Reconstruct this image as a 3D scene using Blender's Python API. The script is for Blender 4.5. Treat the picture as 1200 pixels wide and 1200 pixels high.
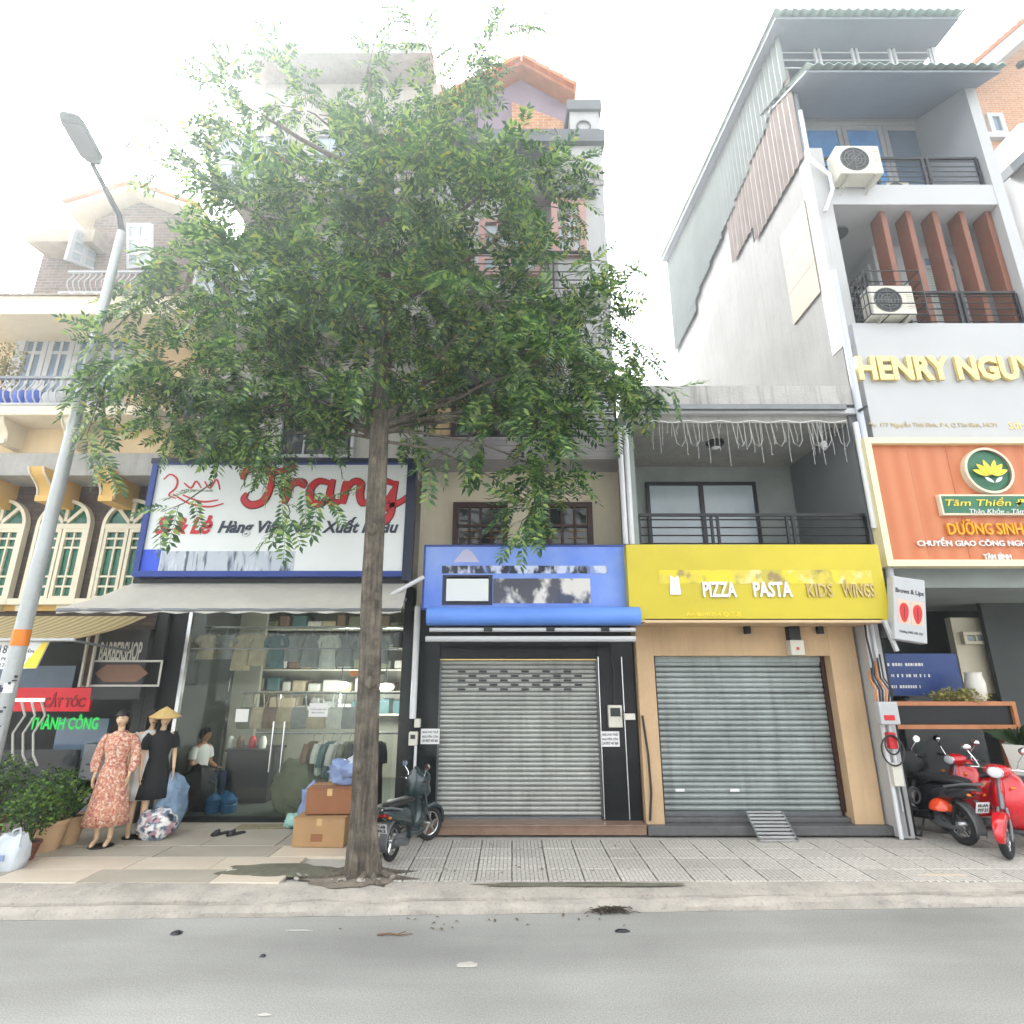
import bpy, bmesh, math, random
import numpy as np
from mathutils import Vector, Matrix, noise

random.seed(11)
RNG = np.random.default_rng(11)
for o in list(bpy.data.objects):
    bpy.data.objects.remove(o, do_unlink=True)
SC = bpy.context.scene
COL = SC.collection
rad = math.radians

# ------------------------------------------------------------------ camera
FPX, YH = 660.0, 790.0                       # focal length in pixels of the 1200 px photo, horizon row
CAMZ = 2.35
PITCH = math.atan2(YH - 600.0, FPX)
CP, SP = math.cos(PITCH), math.sin(PITCH)
cam = bpy.data.cameras.new('camera')
cam.sensor_width = 36.0
cam.lens = 36.0 * FPX / 1200.0
cam.clip_start = 0.05
cam.clip_end = 3000.0
camo = bpy.data.objects.new('camera', cam)
camo.location = (0, 0, CAMZ)
camo.rotation_euler = (math.pi / 2 + PITCH, 0, 0)
COL.objects.link(camo)
SC.camera = camo
SC.render.resolution_x = 1024
SC.render.resolution_y = 1024

# ------------------------------------------------------------------ sky, sun, exposure
SUN_EL, SUN_AZ = rad(50), rad(-32)           # azimuth from +Y towards +X: the sun stands behind the roofs, left
w = bpy.data.worlds.new('World')
SC.world = w
w.use_nodes = True
nt = w.node_tree
nt.nodes.clear()
sky = nt.nodes.new('ShaderNodeTexSky')
sky.sky_type = 'NISHITA'
sky.sun_disc = False
sky.sun_elevation = SUN_EL
sky.sun_rotation = SUN_AZ
sky.dust_density = 4.0
sky.air_density = 1.2
sky.ozone_density = 1.0
hs = nt.nodes.new('ShaderNodeHueSaturation')
hs.inputs['Saturation'].default_value = 0.08
bg = nt.nodes.new('ShaderNodeBackground')
bg.inputs['Strength'].default_value = 0.15
wo = nt.nodes.new('ShaderNodeOutputWorld')
nt.links.new(sky.outputs[0], hs.inputs['Color'])
nt.links.new(hs.outputs[0], bg.inputs['Color'])
nt.links.new(bg.outputs[0], wo.inputs['Surface'])
sl = bpy.data.lights.new('sun', 'SUN')
sl.energy = 1.2
sl.angle = rad(14)
sl.color = (1.0, 0.96, 0.9)
so = bpy.data.objects.new('sun', sl)
COL.objects.link(so)
sdir = Vector((math.sin(SUN_AZ) * math.cos(SUN_EL), math.cos(SUN_AZ) * math.cos(SUN_EL), math.sin(SUN_EL)))
so.rotation_euler = sdir.to_track_quat('Z', 'Y').to_euler()
so.location = (-20, 30, 40)
SC.view_settings.view_transform = 'Standard'
SC.view_settings.look = 'None'
SC.view_settings.gamma = 1.0
SC.view_settings.exposure = 2.62
SC.view_settings.use_curve_mapping = False
SC.render.engine = 'CYCLES'
SC.cycles.max_bounces = 8
SC.cycles.diffuse_bounces = 4
SC.cycles.transparent_max_bounces = 16

# ------------------------------------------------------------------ photo pixel -> point on a plane of the street
def ray(px, py):
    u = (px - 600.0) / FPX
    v = (600.0 - py) / FPX
    return u, CP - v * SP, SP + v * CP
def P(px, py, Y):
    u, d, h = ray(px, py)
    t = Y / d
    return Vector((u * t, Y, CAMZ + h * t))
def G(px, py, z=0.15):
    u, d, h = ray(px, py)
    t = (z - CAMZ) / h
    return Vector((u * t, d * t, z))
def X(px, py, Y): return P(px, py, Y).x
def Z(py, Y): return P(600, py, Y).z
def R(x0, y0, x1, y1, Y):                    # photo rectangle on plane Y -> x0, x1, z0, z1
    ym = (y0 + y1) / 2
    return X(x0, ym, Y), X(x1, ym, Y), Z(y1, Y), Z(y0, Y)

# ------------------------------------------------------------------ mesh helpers
class MB:
    def __init__(self):
        self.v = []; self.f = []
    def add(self, vs, fs):
        b = len(self.v)
        self.v += [tuple(p) for p in vs]
        self.f += [tuple(i + b for i in f) for f in fs]
        return self
    def box(self, x0, x1, y0, y1, z0, z1):
        vs = [(x, y, z) for z in (z0, z1) for y in (y0, y1) for x in (x0, x1)]
        return self.add(vs, [(0, 2, 3, 1), (4, 5, 7, 6), (0, 1, 5, 4), (2, 6, 7, 3), (0, 4, 6, 2), (1, 3, 7, 5)])
    def obox(self, c, size, rot=None):
        m = (rot.to_matrix() if hasattr(rot, 'to_matrix') else rot) if rot is not None else Matrix.Identity(3)
        sx, sy, sz = size[0] / 2, size[1] / 2, size[2] / 2
        vs = [Vector(c) + m @ Vector((x, y, z)) for z in (-sz, sz) for y in (-sy, sy) for x in (-sx, sx)]
        return self.add(vs, [(0, 2, 3, 1), (4, 5, 7, 6), (0, 1, 5, 4), (2, 6, 7, 3), (0, 4, 6, 2), (1, 3, 7, 5)])
    def bar(self, a, b, wd, ht=None):
        a, b = Vector(a), Vector(b)
        d = b - a
        q = d.to_track_quat('X', 'Z').to_matrix()
        return self.obox((a + b) / 2, (d.length, wd, ht or wd), q)
    def loft(self, rings, cap=True, close=True):
        n = len(rings[0]); b = len(self.v)
        for r in rings: self.v += [tuple(p) for p in r]
        m = n if close else n - 1
        for i in range(len(rings) - 1):
            for j in range(m):
                k = (j + 1) % n
                self.f.append((b + i * n + j, b + i * n + k, b + (i + 1) * n + k, b + (i + 1) * n + j))
        if cap:
            self.f.append(tuple(b + j for j in range(n))[::-1])
            self.f.append(tuple(b + (len(rings) - 1) * n + j for j in range(n)))
        return self
    def tube(self, pts, r, n=8, cap=True):
        pts = [Vector(p) for p in pts]
        rr = r if isinstance(r, (list, tuple)) else [r] * len(pts)
        rings = []; ref = None
        for i, p in enumerate(pts):
            d = (pts[min(i + 1, len(pts) - 1)] - pts[max(i - 1, 0)])
            d = d.normalized() if d.length > 1e-9 else Vector((0, 0, 1))
            if ref is None:
                ref = d.orthogonal().normalized()
            ref = (ref - d * ref.dot(d))
            ref = ref.normalized() if ref.length > 1e-6 else d.orthogonal().normalized()
            bn = d.cross(ref)
            rings.append([p + (ref * math.cos(2 * math.pi * k / n) + bn * math.sin(2 * math.pi * k / n)) * rr[i] for k in range(n)])
        return self.loft(rings, cap)
    def lathe(self, prof, c=(0, 0, 0), n=20, sx=1, sy=1, cap=True):
        rings = [[(c[0] + r * sx * math.cos(2 * math.pi * k / n), c[1] + r * sy * math.sin(2 * math.pi * k / n), c[2] + z) for k in range(n)] for r, z in prof]
        return self.loft(rings, cap)
    def ellip(self, c, r, n=14, m=9, rot=None):
        rings = []
        for i in range(m + 1):
            a = math.pi * (0.02 + 0.96 * i / m) - math.pi / 2
            ring = []
            for k in range(n):
                p = Vector((r[0] * math.cos(a) * math.cos(2 * math.pi * k / n), r[1] * math.cos(a) * math.sin(2 * math.pi * k / n), r[2] * math.sin(a)))
                if rot is not None: p = rot @ p
                ring.append(Vector(c) + p)
            rings.append(ring)
        return self.loft(rings)
    def prism(self, poly, y0, y1):           # outline in x,z pushed from y0 to y1
        n = len(poly)
        vs = [(x, y0, z) for x, z in poly] + [(x, y1, z) for x, z in poly]
        fs = [tuple(range(n)), tuple(range(2 * n - 1, n - 1, -1))]
        fs += [(i, i + n, (i + 1) % n + n, (i + 1) % n) for i in range(n)]
        return self.add(vs, fs)
    def prismx(self, poly, x0, x1):          # outline in y,z pushed from x0 to x1
        n = len(poly)
        vs = [(x0, y, z) for y, z in poly] + [(x1, y, z) for y, z in poly]
        fs = [tuple(range(n)), tuple(range(2 * n - 1, n - 1, -1))]
        fs += [(i, i + n, (i + 1) % n + n, (i + 1) % n) for i in range(n)]
        return self.add(vs, fs)
    def prismz(self, poly, z0, z1):
        n = len(poly)
        vs = [(x, y, z0) for x, y in poly] + [(x, y, z1) for x, y in poly]
        fs = [tuple(range(n)), tuple(range(2 * n - 1, n - 1, -1))]
        fs += [(i, i + n, (i + 1) % n + n, (i + 1) % n) for i in range(n)]
        return self.add(vs, fs)
    def frame(self, x0, x1, z0, z1, y0, y1, t):
        self.box(x0, x0 + t, y0, y1, z0, z1); self.box(x1 - t, x1, y0, y1, z0, z1)
        self.box(x0 + t, x1 - t, y0 + .0015, y1 - .0015, z0, z0 + t); self.box(x0 + t, x1 - t, y0 + .0015, y1 - .0015, z1 - t, z1)
        return self
    def mesh(self, name, m=None, smooth=False):
        me = bpy.data.meshes.new(name)
        me.from_pydata(self.v, [], self.f)
        bm = bmesh.new(); bm.from_mesh(me)
        bmesh.ops.recalc_face_normals(bm, faces=bm.faces)
        bm.to_mesh(me); bm.free()
        if m: me.materials.append(m)
        if smooth:
            me.polygons.foreach_set('use_smooth', [True] * len(me.polygons))
            me.set_sharp_from_angle(angle=rad(40))
        return me
    def build(self, name, m=None, parent=None, smooth=False, bevel=0, local=False):
        return link(name, self.mesh(name, m, smooth), parent, bevel, local)

def link(name, me, parent=None, bevel=0, local=False):
    o = bpy.data.objects.new(name, me)
    COL.objects.link(o)
    if parent is not None:
        o.parent = parent
        if not local:
            o.matrix_parent_inverse = WORLD[parent.name].inverted()
            WORLD[o.name] = Matrix.Identity(4)
        else:
            WORLD[o.name] = Matrix.Identity(4)
    else:
        WORLD[o.name] = Matrix.Identity(4)
    if bevel:
        b = o.modifiers.new('edge', 'BEVEL'); b.width = bevel; b.segments = 2; b.limit_method = 'ANGLE'
    return o
WORLD = {}
def tag(o, label, cat, group=None):
    o['label'] = label; o['category'] = cat
    if group: o['group'] = group
    return o
def thing(name, label, cat, loc=(0, 0, 0), group=None, rz=0, rx=0, ry=0):
    o = bpy.data.objects.new(name, None)
    COL.objects.link(o)
    o.empty_display_size = .2
    o.location = loc; o.rotation_euler = (rx, ry, rz)
    WORLD[o.name] = Matrix.Translation(loc) @ o.rotation_euler.to_matrix().to_4x4()
    return tag(o, label, cat, group)
def struct(o):
    o['kind'] = 'structure'; return o
def stuff(o):
    o['kind'] = 'stuff'; return o
def copy_tree(o, parent=None, loc=None, rz=None, label=None):
    c = o.copy(); COL.objects.link(c)
    if parent is not None: c.parent = parent
    if loc is not None: c.location = loc
    if rz is not None: c.rotation_euler.z = rz
    if label: c['label'] = label
    for ch in list(o.children): copy_tree(ch, c)
    return c

def text(s, x0, x1, z0, z1, y, m, parent, depth=.012, shear=0, bold=0, name='lettering', rot=0, local=False, keep=False):
    cu = bpy.data.curves.new('text', 'FONT')
    cu.body = s; cu.shear = shear; cu.offset = bold; cu.extrude = .05; cu.resolution_u = 2
    cu.align_x = 'LEFT'
    to = bpy.data.objects.new('text', cu)
    COL.objects.link(to)
    dg = bpy.context.evaluated_depsgraph_get(); dg.update()
    me = bpy.data.meshes.new_from_object(to.evaluated_get(dg))
    bpy.data.objects.remove(to, do_unlink=True)
    n = len(me.vertices)
    co = np.zeros(n * 3); me.vertices.foreach_get('co', co); co = co.reshape(-1, 3)
    lo, hi = co.min(0), co.max(0)
    q = np.zeros_like(co)
    q[:, 0] = x0 + (co[:, 0] - lo[0]) / (hi[0] - lo[0]) * (x1 - x0)
    q[:, 2] = z0 + (co[:, 1] - lo[1]) / (hi[1] - lo[1]) * (z1 - z0)
    q[:, 1] = y - (co[:, 2] - lo[2]) / (hi[2] - lo[2]) * depth
    if rot:
        cx, cz = (x0 + x1) / 2, (z0 + z1) / 2
        a = q[:, 0] - cx; b = q[:, 2] - cz
        q[:, 0] = cx + a * math.cos(rot) - b * math.sin(rot); q[:, 2] = cz + a * math.sin(rot) + b * math.cos(rot)
    me.vertices.foreach_set('co', q.ravel()); me.update()
    me.materials.clear(); me.materials.append(m)
    return link(name, me, parent, local=local)
def ptext(s, x0, y0, x1, y1, Y, m, parent, **k):
    a = R(x0, y0, x1, y1, Y)
    return text(s, a[0], a[1], a[2], a[3], Y, m, parent, **k)
def stroke(mb, pts, wd, y0, y1):             # flat ribbon letter stroke with round ends, pts in x,z
    ps = [Vector((p[0], p[1])) for p in pts]
    fine = []
    for i in range(len(ps) - 1):
        p0 = ps[max(i - 1, 0)]; p1 = ps[i]; p2 = ps[i + 1]; p3 = ps[min(i + 2, len(ps) - 1)]
        for k in range(5):
            t = k / 5
            fine.append(.5 * ((2 * p1) + (p2 - p0) * t + (2 * p0 - 5 * p1 + 4 * p2 - p3) * t * t + (3 * p1 - p0 - 3 * p2 + p3) * t ** 3))
    fine.append(ps[-1])
    L, Rr = [], []
    for i, p in enumerate(fine):
        d = fine[min(i + 1, len(fine) - 1)] - fine[max(i - 1, 0)]
        d = d.normalized() if d.length > 1e-9 else Vector((1, 0))
        nrm = Vector((-d.y, d.x))
        ww = wd * (.55 + .45 * math.sin(math.pi * min(1, max(0, (i + .8) / len(fine))))) / 2
        L.append(p + nrm * ww); Rr.append(p - nrm * ww)
    rings = [[(a.x, y1, a.y), (b.x, y1, b.y), (b.x, y0, b.y), (a.x, y0, a.y)] for a, b in zip(L, Rr)]
    mb.loft(rings)

# ------------------------------------------------------------------ materials
def lin(h):
    c = [int(h[i:i + 2], 16) / 255 for i in (0, 2, 4)]
    return tuple(x / 12.92 if x <= .04045 else ((x + .055) / 1.055) ** 2.4 for x in c)
def mat(name, col, rough=.7, var=.14, scale=2.5, bump=0, bscale=60, metal=0, spec=.5, streak=0, spots=0, emis=0, coat=0, alt=None):
    if isinstance(col, str): col = lin(col)
    m = bpy.data.materials.new(name); m.use_nodes = True
    t = m.node_tree; N = t.nodes; Lk = t.links
    b = N['Principled BSDF']
    tc = N.new('ShaderNodeTexCoord')
    no = N.new('ShaderNodeTexNoise'); no.inputs['Scale'].default_value = scale; no.inputs['Detail'].default_value = 8; no.inputs['Roughness'].default_value = .65
    Lk.new(tc.outputs['Object'], no.inputs['Vector'])
    mr = N.new('ShaderNodeMapRange'); mr.inputs[1].default_value = .3; mr.inputs[2].default_value = .7
    Lk.new(no.outputs['Fac'], mr.inputs[0])
    mx = N.new('ShaderNodeMix'); mx.data_type = 'RGBA'
    lo = tuple(c * (1 - var) for c in col); hi = tuple(min(1, c * (1 + var * .5)) for c in (col if alt is None else col))
    if alt is not None: lo = lin(alt) if isinstance(alt, str) else alt
    mx.inputs[6].default_value = (*lo, 1); mx.inputs[7].default_value = (*hi, 1)
    Lk.new(mr.outputs[0], mx.inputs[0])
    out = mx.outputs[2]
    if streak:
        mp = N.new('ShaderNodeMapping'); mp.inputs['Scale'].default_value = (5, 5, .35)
        Lk.new(tc.outputs['Object'], mp.inputs['Vector'])
        n2 = N.new('ShaderNodeTexNoise'); n2.inputs['Scale'].default_value = 1.6; n2.inputs['Detail'].default_value = 7; n2.inputs['Roughness'].default_value = .7
        Lk.new(mp.outputs[0], n2.inputs['Vector'])
        r2 = N.new('ShaderNodeMapRange'); r2.inputs[1].default_value = .48; r2.inputs[2].default_value = .8
        r2.inputs[3].default_value = 0; r2.inputs[4].default_value = streak
        Lk.new(n2.outputs['Fac'], r2.inputs[0])
        m2 = N.new('ShaderNodeMix'); m2.data_type = 'RGBA'
        Lk.new(r2.outputs[0], m2.inputs[0]); Lk.new(out, m2.inputs[6])
        m2.inputs[7].default_value = (.09, .085, .075, 1)
        out = m2.outputs[2]
    if spots:
        vo = N.new('ShaderNodeTexNoise'); vo.inputs['Scale'].default_value = scale * 9; vo.inputs['Detail'].default_value = 4
        Lk.new(tc.outputs['Object'], vo.inputs['Vector'])
        r3 = N.new('ShaderNodeMapRange'); r3.inputs[1].default_value = .56; r3.inputs[2].default_value = .72
        r3.inputs[4].default_value = spots
        Lk.new(vo.outputs['Fac'], r3.inputs[0])
        m3 = N.new('ShaderNodeMix'); m3.data_type = 'RGBA'
        Lk.new(r3.outputs[0], m3.inputs[0]); Lk.new(out, m3.inputs[6])
        m3.inputs[7].default_value = (*[c * .4 for c in col], 1)
        out = m3.outputs[2]
    Lk.new(out, b.inputs['Base Color'])
    b.inputs['Roughness'].default_value = rough
    b.inputs['Metallic'].default_value = metal
    b.inputs['Specular IOR Level'].default_value = spec
    if coat: b.inputs['Coat Weight'].default_value = coat
    if emis:
        Lk.new(out, b.inputs['Emission Color']); b.inputs['Emission Strength'].default_value = emis
    if bump:
        n4 = N.new('ShaderNodeTexNoise'); n4.inputs['Scale'].default_value = bscale; n4.inputs['Detail'].default_value = 5
        Lk.new(tc.outputs['Object'], n4.inputs['Vector'])
        bp = N.new('ShaderNodeBump'); bp.inputs['Strength'].default_value = bump; bp.inputs['Distance'].default_value = .02
        Lk.new(n4.outputs['Fac'], bp.inputs['Height']); Lk.new(bp.outputs[0], b.inputs['Normal'])
    m.diffuse_color = (*col, 1)
    return m
def brickmat(name, c1, c2, mortar, w_=.22, h_=.075, axis='xz', rough=.85, dist=.004):
    m = bpy.data.materials.new(name); m.use_nodes = True
    t = m.node_tree; N = t.nodes; Lk = t.links; b = N['Principled BSDF']
    tc = N.new('ShaderNodeTexCoord'); sx = N.new('ShaderNodeSeparateXYZ'); cb = N.new('ShaderNodeCombineXYZ')
    Lk.new(tc.outputs['Object'], sx.inputs[0])
    a = {'x': 0, 'y': 1, 'z': 2}
    Lk.new(sx.outputs[a[axis[0]]], cb.inputs[0]); Lk.new(sx.outputs[a[axis[1]]], cb.inputs[1])
    br = N.new('ShaderNodeTexBrick')
    br.inputs['Color1'].default_value = (*lin(c1), 1); br.inputs['Color2'].default_value = (*lin(c2), 1); br.inputs['Mortar'].default_value = (*lin(mortar), 1)
    br.inputs['Scale'].default_value = 1; br.inputs['Brick Width'].default_value = w_; br.inputs['Row Height'].default_value = h_
    br.inputs['Mortar Size'].default_value = min(.008, h_ * .12)
    Lk.new(cb.outputs[0], br.inputs['Vector'])
    no = N.new('ShaderNodeTexNoise'); no.inputs['Scale'].default_value = 9; no.inputs['Detail'].default_value = 6
    Lk.new(tc.outputs['Object'], no.inputs['Vector'])
    mx = N.new('ShaderNodeMix'); mx.data_type = 'RGBA'; mx.blend_type = 'MULTIPLY'; mx.inputs[0].default_value = .5
    Lk.new(br.outputs['Color'], mx.inputs[6]); Lk.new(no.outputs['Fac'], mx.inputs[7])
    Lk.new(mx.outputs[2], b.inputs['Base Color'])
    b.inputs['Roughness'].default_value = rough
    bp = N.new('ShaderNodeBump'); bp.inputs['Strength'].default_value = .6; bp.inputs['Distance'].default_value = dist; bp.invert = True
    Lk.new(br.outputs['Fac'], bp.inputs['Height']); Lk.new(bp.outputs[0], b.inputs['Normal'])
    return m
def stripemat(name, c1, c2, axis=0, scale=10, rough=.8, soft=.1):
    m = bpy.data.materials.new(name); m.use_nodes = True
    t = m.node_tree; N = t.nodes; Lk = t.links; b = N['Principled BSDF']
    tc = N.new('ShaderNodeTexCoord'); wv = N.new('ShaderNodeTexWave'); wv.bands_direction = 'XYZ'[axis]
    wv.inputs['Scale'].default_value = scale; wv.inputs['Distortion'].default_value = .4
    Lk.new(tc.outputs['Object'], wv.inputs['Vector'])
    mr = N.new('ShaderNodeMapRange'); mr.inputs[1].default_value = .5 - soft; mr.inputs[2].default_value = .5 + soft
    Lk.new(wv.outputs['Fac'], mr.inputs[0])
    mx = N.new('ShaderNodeMix'); mx.data_type = 'RGBA'
    mx.inputs[6].default_value = (*lin(c1), 1); mx.inputs[7].default_value = (*lin(c2), 1)
    Lk.new(mr.outputs[0], mx.inputs[0]); Lk.new(mx.outputs[2], b.inputs['Base Color'])
    b.inputs['Roughness'].default_value = rough
    return m
def printmat(name, base, cols, sc=(3, 1, 8), rough=.4, w_=.5, seed=0.0):     # a worn, smeared flat print
    m = bpy.data.materials.new(name); m.use_nodes = True
    t = m.node_tree; N = t.nodes; Lk = t.links; b = N['Principled BSDF']
    tc = N.new('ShaderNodeTexCoord'); mp = N.new('ShaderNodeMapping'); mp.inputs['Scale'].default_value = sc; mp.inputs['Location'].default_value = (seed, seed, seed)
    Lk.new(tc.outputs['Object'], mp.inputs['Vector'])
    out = None
    prev = None
    for i, c in enumerate(cols):
        no = N.new('ShaderNodeTexNoise'); no.noise_dimensions = '4D'; no.inputs['W'].default_value = i * 3.7 + seed
        no.inputs['Scale'].default_value = 1; no.inputs['Detail'].default_value = 4
        Lk.new(mp.outputs[0], no.inputs['Vector'])
        mr = N.new('ShaderNodeMapRange'); mr.inputs[1].default_value = w_; mr.inputs[2].default_value = w_ + .07
        Lk.new(no.outputs['Fac'], mr.inputs[0])
        mx = N.new('ShaderNodeMix'); mx.data_type = 'RGBA'
        if prev is None: mx.inputs[6].default_value = (*lin(base), 1)
        else: Lk.new(prev, mx.inputs[6])
        mx.inputs[7].default_value = (*lin(c), 1)
        Lk.new(mr.outputs[0], mx.inputs[0])
        prev = mx.outputs[2]
    Lk.new(prev, b.inputs['Base Color']); b.inputs['Roughness'].default_value = rough
    return m
def glassmat(name, tint=(.85, .95, .92), refl=1.0):
    m = bpy.data.materials.new(name); m.use_nodes = True
    t = m.node_tree; N = t.nodes; Lk = t.links
    N.clear()
    o = N.new('ShaderNodeOutputMaterial'); tr = N.new('ShaderNodeBsdfTransparent'); gl = N.new('ShaderNodeBsdfGlossy')
    tr.inputs[0].default_value = (*tint, 1); gl.inputs['Roughness'].default_value = .02
    fr = N.new('ShaderNodeFresnel'); fr.inputs[0].default_value = 1.5
    mu = N.new('ShaderNodeMath'); mu.operation = 'MULTIPLY'; mu.inputs[1].default_value = refl; mu.use_clamp = True
    mx = N.new('ShaderNodeMixShader')
    Lk.new(fr.outputs[0], mu.inputs[0]); Lk.new(mu.outputs[0], mx.inputs[0]); Lk.new(tr.outputs[0], mx.inputs[1]); Lk.new(gl.outputs[0], mx.inputs[2]); Lk.new(mx.outputs[0], o.inputs[0])
    return m
def leafmat(name, c1, c2, c3, tl=.35):
    m = bpy.data.materials.new(name); m.use_nodes = True
    t = m.node_tree; N = t.nodes; Lk = t.links
    b = N['Principled BSDF']; o = N['Material Output']
    ge = N.new('ShaderNodeNewGeometry'); cr = N.new('ShaderNodeValToRGB')
    e = cr.color_ramp.elements
    e[0].color = (*lin(c1), 1); e[1].color = (*lin(c3), 1); e[1].position = .97
    k = cr.color_ramp.elements.new(.55); k.color = (*lin(c2), 1)
    k = cr.color_ramp.elements.new(1.0); k.color = (*lin('b09a44'), 1)
    Lk.new(ge.outputs['Random Per Island'], cr.inputs[0])
    Lk.new(cr.outputs[0], b.inputs['Base Color']); b.inputs['Roughness'].default_value = .42
    ts = N.new('ShaderNodeBsdfTranslucent'); 
    br = N.new('ShaderNodeMix'); br.data_type = 'RGBA'; br.blend_type = 'MULTIPLY'; br.inputs[0].default_value = 1; br.inputs[7].default_value = (1.2, 1.4, .75, 1)
    Lk.new(cr.outputs[0], br.inputs[6]); Lk.new(br.outputs[2], ts.inputs[0])
    mx = N.new('ShaderNodeMixShader'); mx.inputs[0].default_value = tl
    Lk.new(b.outputs[0], mx.inputs[1]); Lk.new(ts.outputs[0], mx.inputs[2]); Lk.new(mx.outputs[0], o.inputs[0])
    return m

MW = mat('white_paint', (.44, .445, .445), .75, .08, 1.2, .15, 30, streak=.18)
MWc = mat('clean_white', (.44, .45, .46), .5, .04, 1.5)
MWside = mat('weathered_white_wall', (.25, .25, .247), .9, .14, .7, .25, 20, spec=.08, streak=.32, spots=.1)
MCream = mat('cream_wall', 'd8cdb6', .8, .1, 1.0, .15, 30, streak=.15)
MBeige = mat('beige_render', 'c6a884', .8, .16, 1.2, .15, 40, streak=.25, spots=.06)
MYel = mat('ochre_wall', 'd8c098', .8, .12, 1.0, .15, 30, streak=.2)
MYelC = mat('ochre_corbel', 'd2ab62', .7, .1, 2)
MConc = mat('grey_concrete', (.36, .35, .33), .9, .22, 1.5, .4, 25, streak=.45, spots=.2)
MConcL = mat('pale_concrete', (.47, .45, .41), .9, .18, 1.3, .3, 25, streak=.25)
MGreyW = mat('grey_green_render', (.27, .30, .29), .85, .2, 1.3, .2, 20)
MGreyD = mat('dark_grey_wall', (.15, .16, .17), .8, .15, 1.3)
MBlk = mat('black_granite', (.006, .007, .009), .14, .5, 3, spots=.0, alt=(.014, .016, .018), spec=.3)
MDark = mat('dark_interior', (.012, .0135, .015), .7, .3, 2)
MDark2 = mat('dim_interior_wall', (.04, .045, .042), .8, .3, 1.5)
MBlkM = mat('black_metal', (.012, .013, .016), .35, .2, 4, metal=.3)
MGreyM = mat('grey_metal', (.18, .19, .2), .4, .15, 4, metal=.6)
MSteel = mat('bright_steel', (.62, .63, .64), .22, .1, 4, metal=1)
MGalv = mat('galvanised_slat', (.40, .41, .385), .45, .25, 1.4, metal=.5, streak=.5)
MGalvD = mat('galvanised_slat_green', (.31, .345, .338), .45, .25, 1.2, metal=.45, streak=.5)
MBrownStep = mat('brown_granite', (.26, .17, .12), .35, .25, 8, spots=.3)
MDkStep = mat('dark_granite_step', (.11, .11, .11), .5, .3, 6, spots=.3)
MWood = mat('brown_fin', '7c4a33', .5, .2, 3)
MWoodDk = mat('dark_wood', '3a1f18', .5, .3, 6)
MWoodOr = mat('orange_wood', 'b5754c', .5, .25, 5)
MBlue = mat('navy_frame', '1c3a8a', .4, .15, 3)
MNavy = mat('dark_navy_frame', '141d3a', .4, .2, 3)
MRed = mat('sign_red', 'c21f28', .4, .08, 4)
MRedD = mat('sign_dark_red', '6d1519', .4, .08, 4)
MInk = mat('ink_black', (.012, .012, .018), .4, .1, 5)
MInkN = mat('ink_navy', (.02, .03, .06), .4, .1, 5)
MSignW = mat('sign_white', (.72, .75, .75), .35, .05, 1.0)
MSignB = mat('sign_blue', '4a74d2', .38, .22, .9, alt='86a2e2')
MSignY = mat('sign_yellow', 'c2b120', .38, .12, .8)
MSignO = stripemat('sign_orange', 'b8693f', 'c0774e', 0, 1.1, .5, .5)
MGold = mat('gold_letter', 'ead08a', .3, .08, 3, metal=.35)
MGoldD = mat('gold_edge', '8a6a22', .35, .1, 3, metal=.4)
MGreenS = mat('sign_green', '2f6b4d', .5, .1, 3)
MYelP = mat('petal_yellow', 'f0d23a', .5, .06, 3)
MOrg = mat('letter_orange', 'f2a413', .45, .05, 3)
MCan = mat('canopy_cloth', (.84, .82, .77), .85, .1, 1.2, .1, 20, streak=.1)
def cloth(m, k=.5):
    t = m.node_tree; b = t.nodes['Principled BSDF']; o = t.nodes['Material Output']
    ts = t.nodes.new('ShaderNodeBsdfTranslucent'); mx = t.nodes.new('ShaderNodeMixShader'); mx.inputs[0].default_value = k
    t.links.new(b.inputs['Base Color'].links[0].from_socket, ts.inputs[0])
    t.links.new(b.outputs[0], mx.inputs[1]); t.links.new(ts.outputs[0], mx.inputs[2]); t.links.new(mx.outputs[0], o.inputs[0])
    return m
cloth(MCan, .6)
MCanB = mat('canopy_blue', '5f8cdc', .5, .12, 1.5)
MStripe = stripemat('striped_awning', 'd8cba4', 'b9a878', 0, 2.2, .85)
cloth(MStripe)
MTile = mat('roof_tile_orange', 'c8713c', .7, .25, 5)
MTileG = mat('roof_tile_grey', '9a8d7c', .8, .25, 4, spots=.3)
MCard = mat('cardboard', 'a8865f', .85, .12, 3, .1, 30)
MCardD = mat('cardboard_dark', '8f6040', .8, .12, 3)
MTape = mat('tape', 'c9a878', .25, .08, 3)
MRubber = mat('rubber', (.018, .018, .019), .8, .3, 8, .2, 60)
MChrome = mat('chrome', (.75, .76, .78), .08, .05, 3, metal=1)
MScRed = mat('scooter_red', 'c8101e', .2, .06, 2, coat=.8)
MScBlk = mat('scooter_black', (.015, .016, .02), .22, .2, 2, coat=.7)
MScDk = mat('scooter_slate', '2c3a3e', .25, .2, 2, coat=.6)
MScGr = mat('scooter_grey', (.12, .125, .13), .5, .2, 3)
MSeat = mat('black_vinyl', (.02, .02, .022), .5, .2, 5, .1, 60)
MLamp = mat('lamp_glass', (.7, .72, .74), .08, .05, 3)
MTail = mat('tail_red', '8c1018', .15, .1, 5)
MAmber = mat('amber', 'd97a1a', .2, .1, 5)
MMirror = mat('mirror_face', (.9, .92, .95), .03, .02, 3, metal=1)
MSkin = mat('mannequin_skin', 'd8b795', .4, .05, 6)
MSkinP = mat('skin', 'b98566', .5, .1, 8)
MHair = mat('black_hair', (.012, .01, .01), .45, .3, 30, .3, 80)
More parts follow.
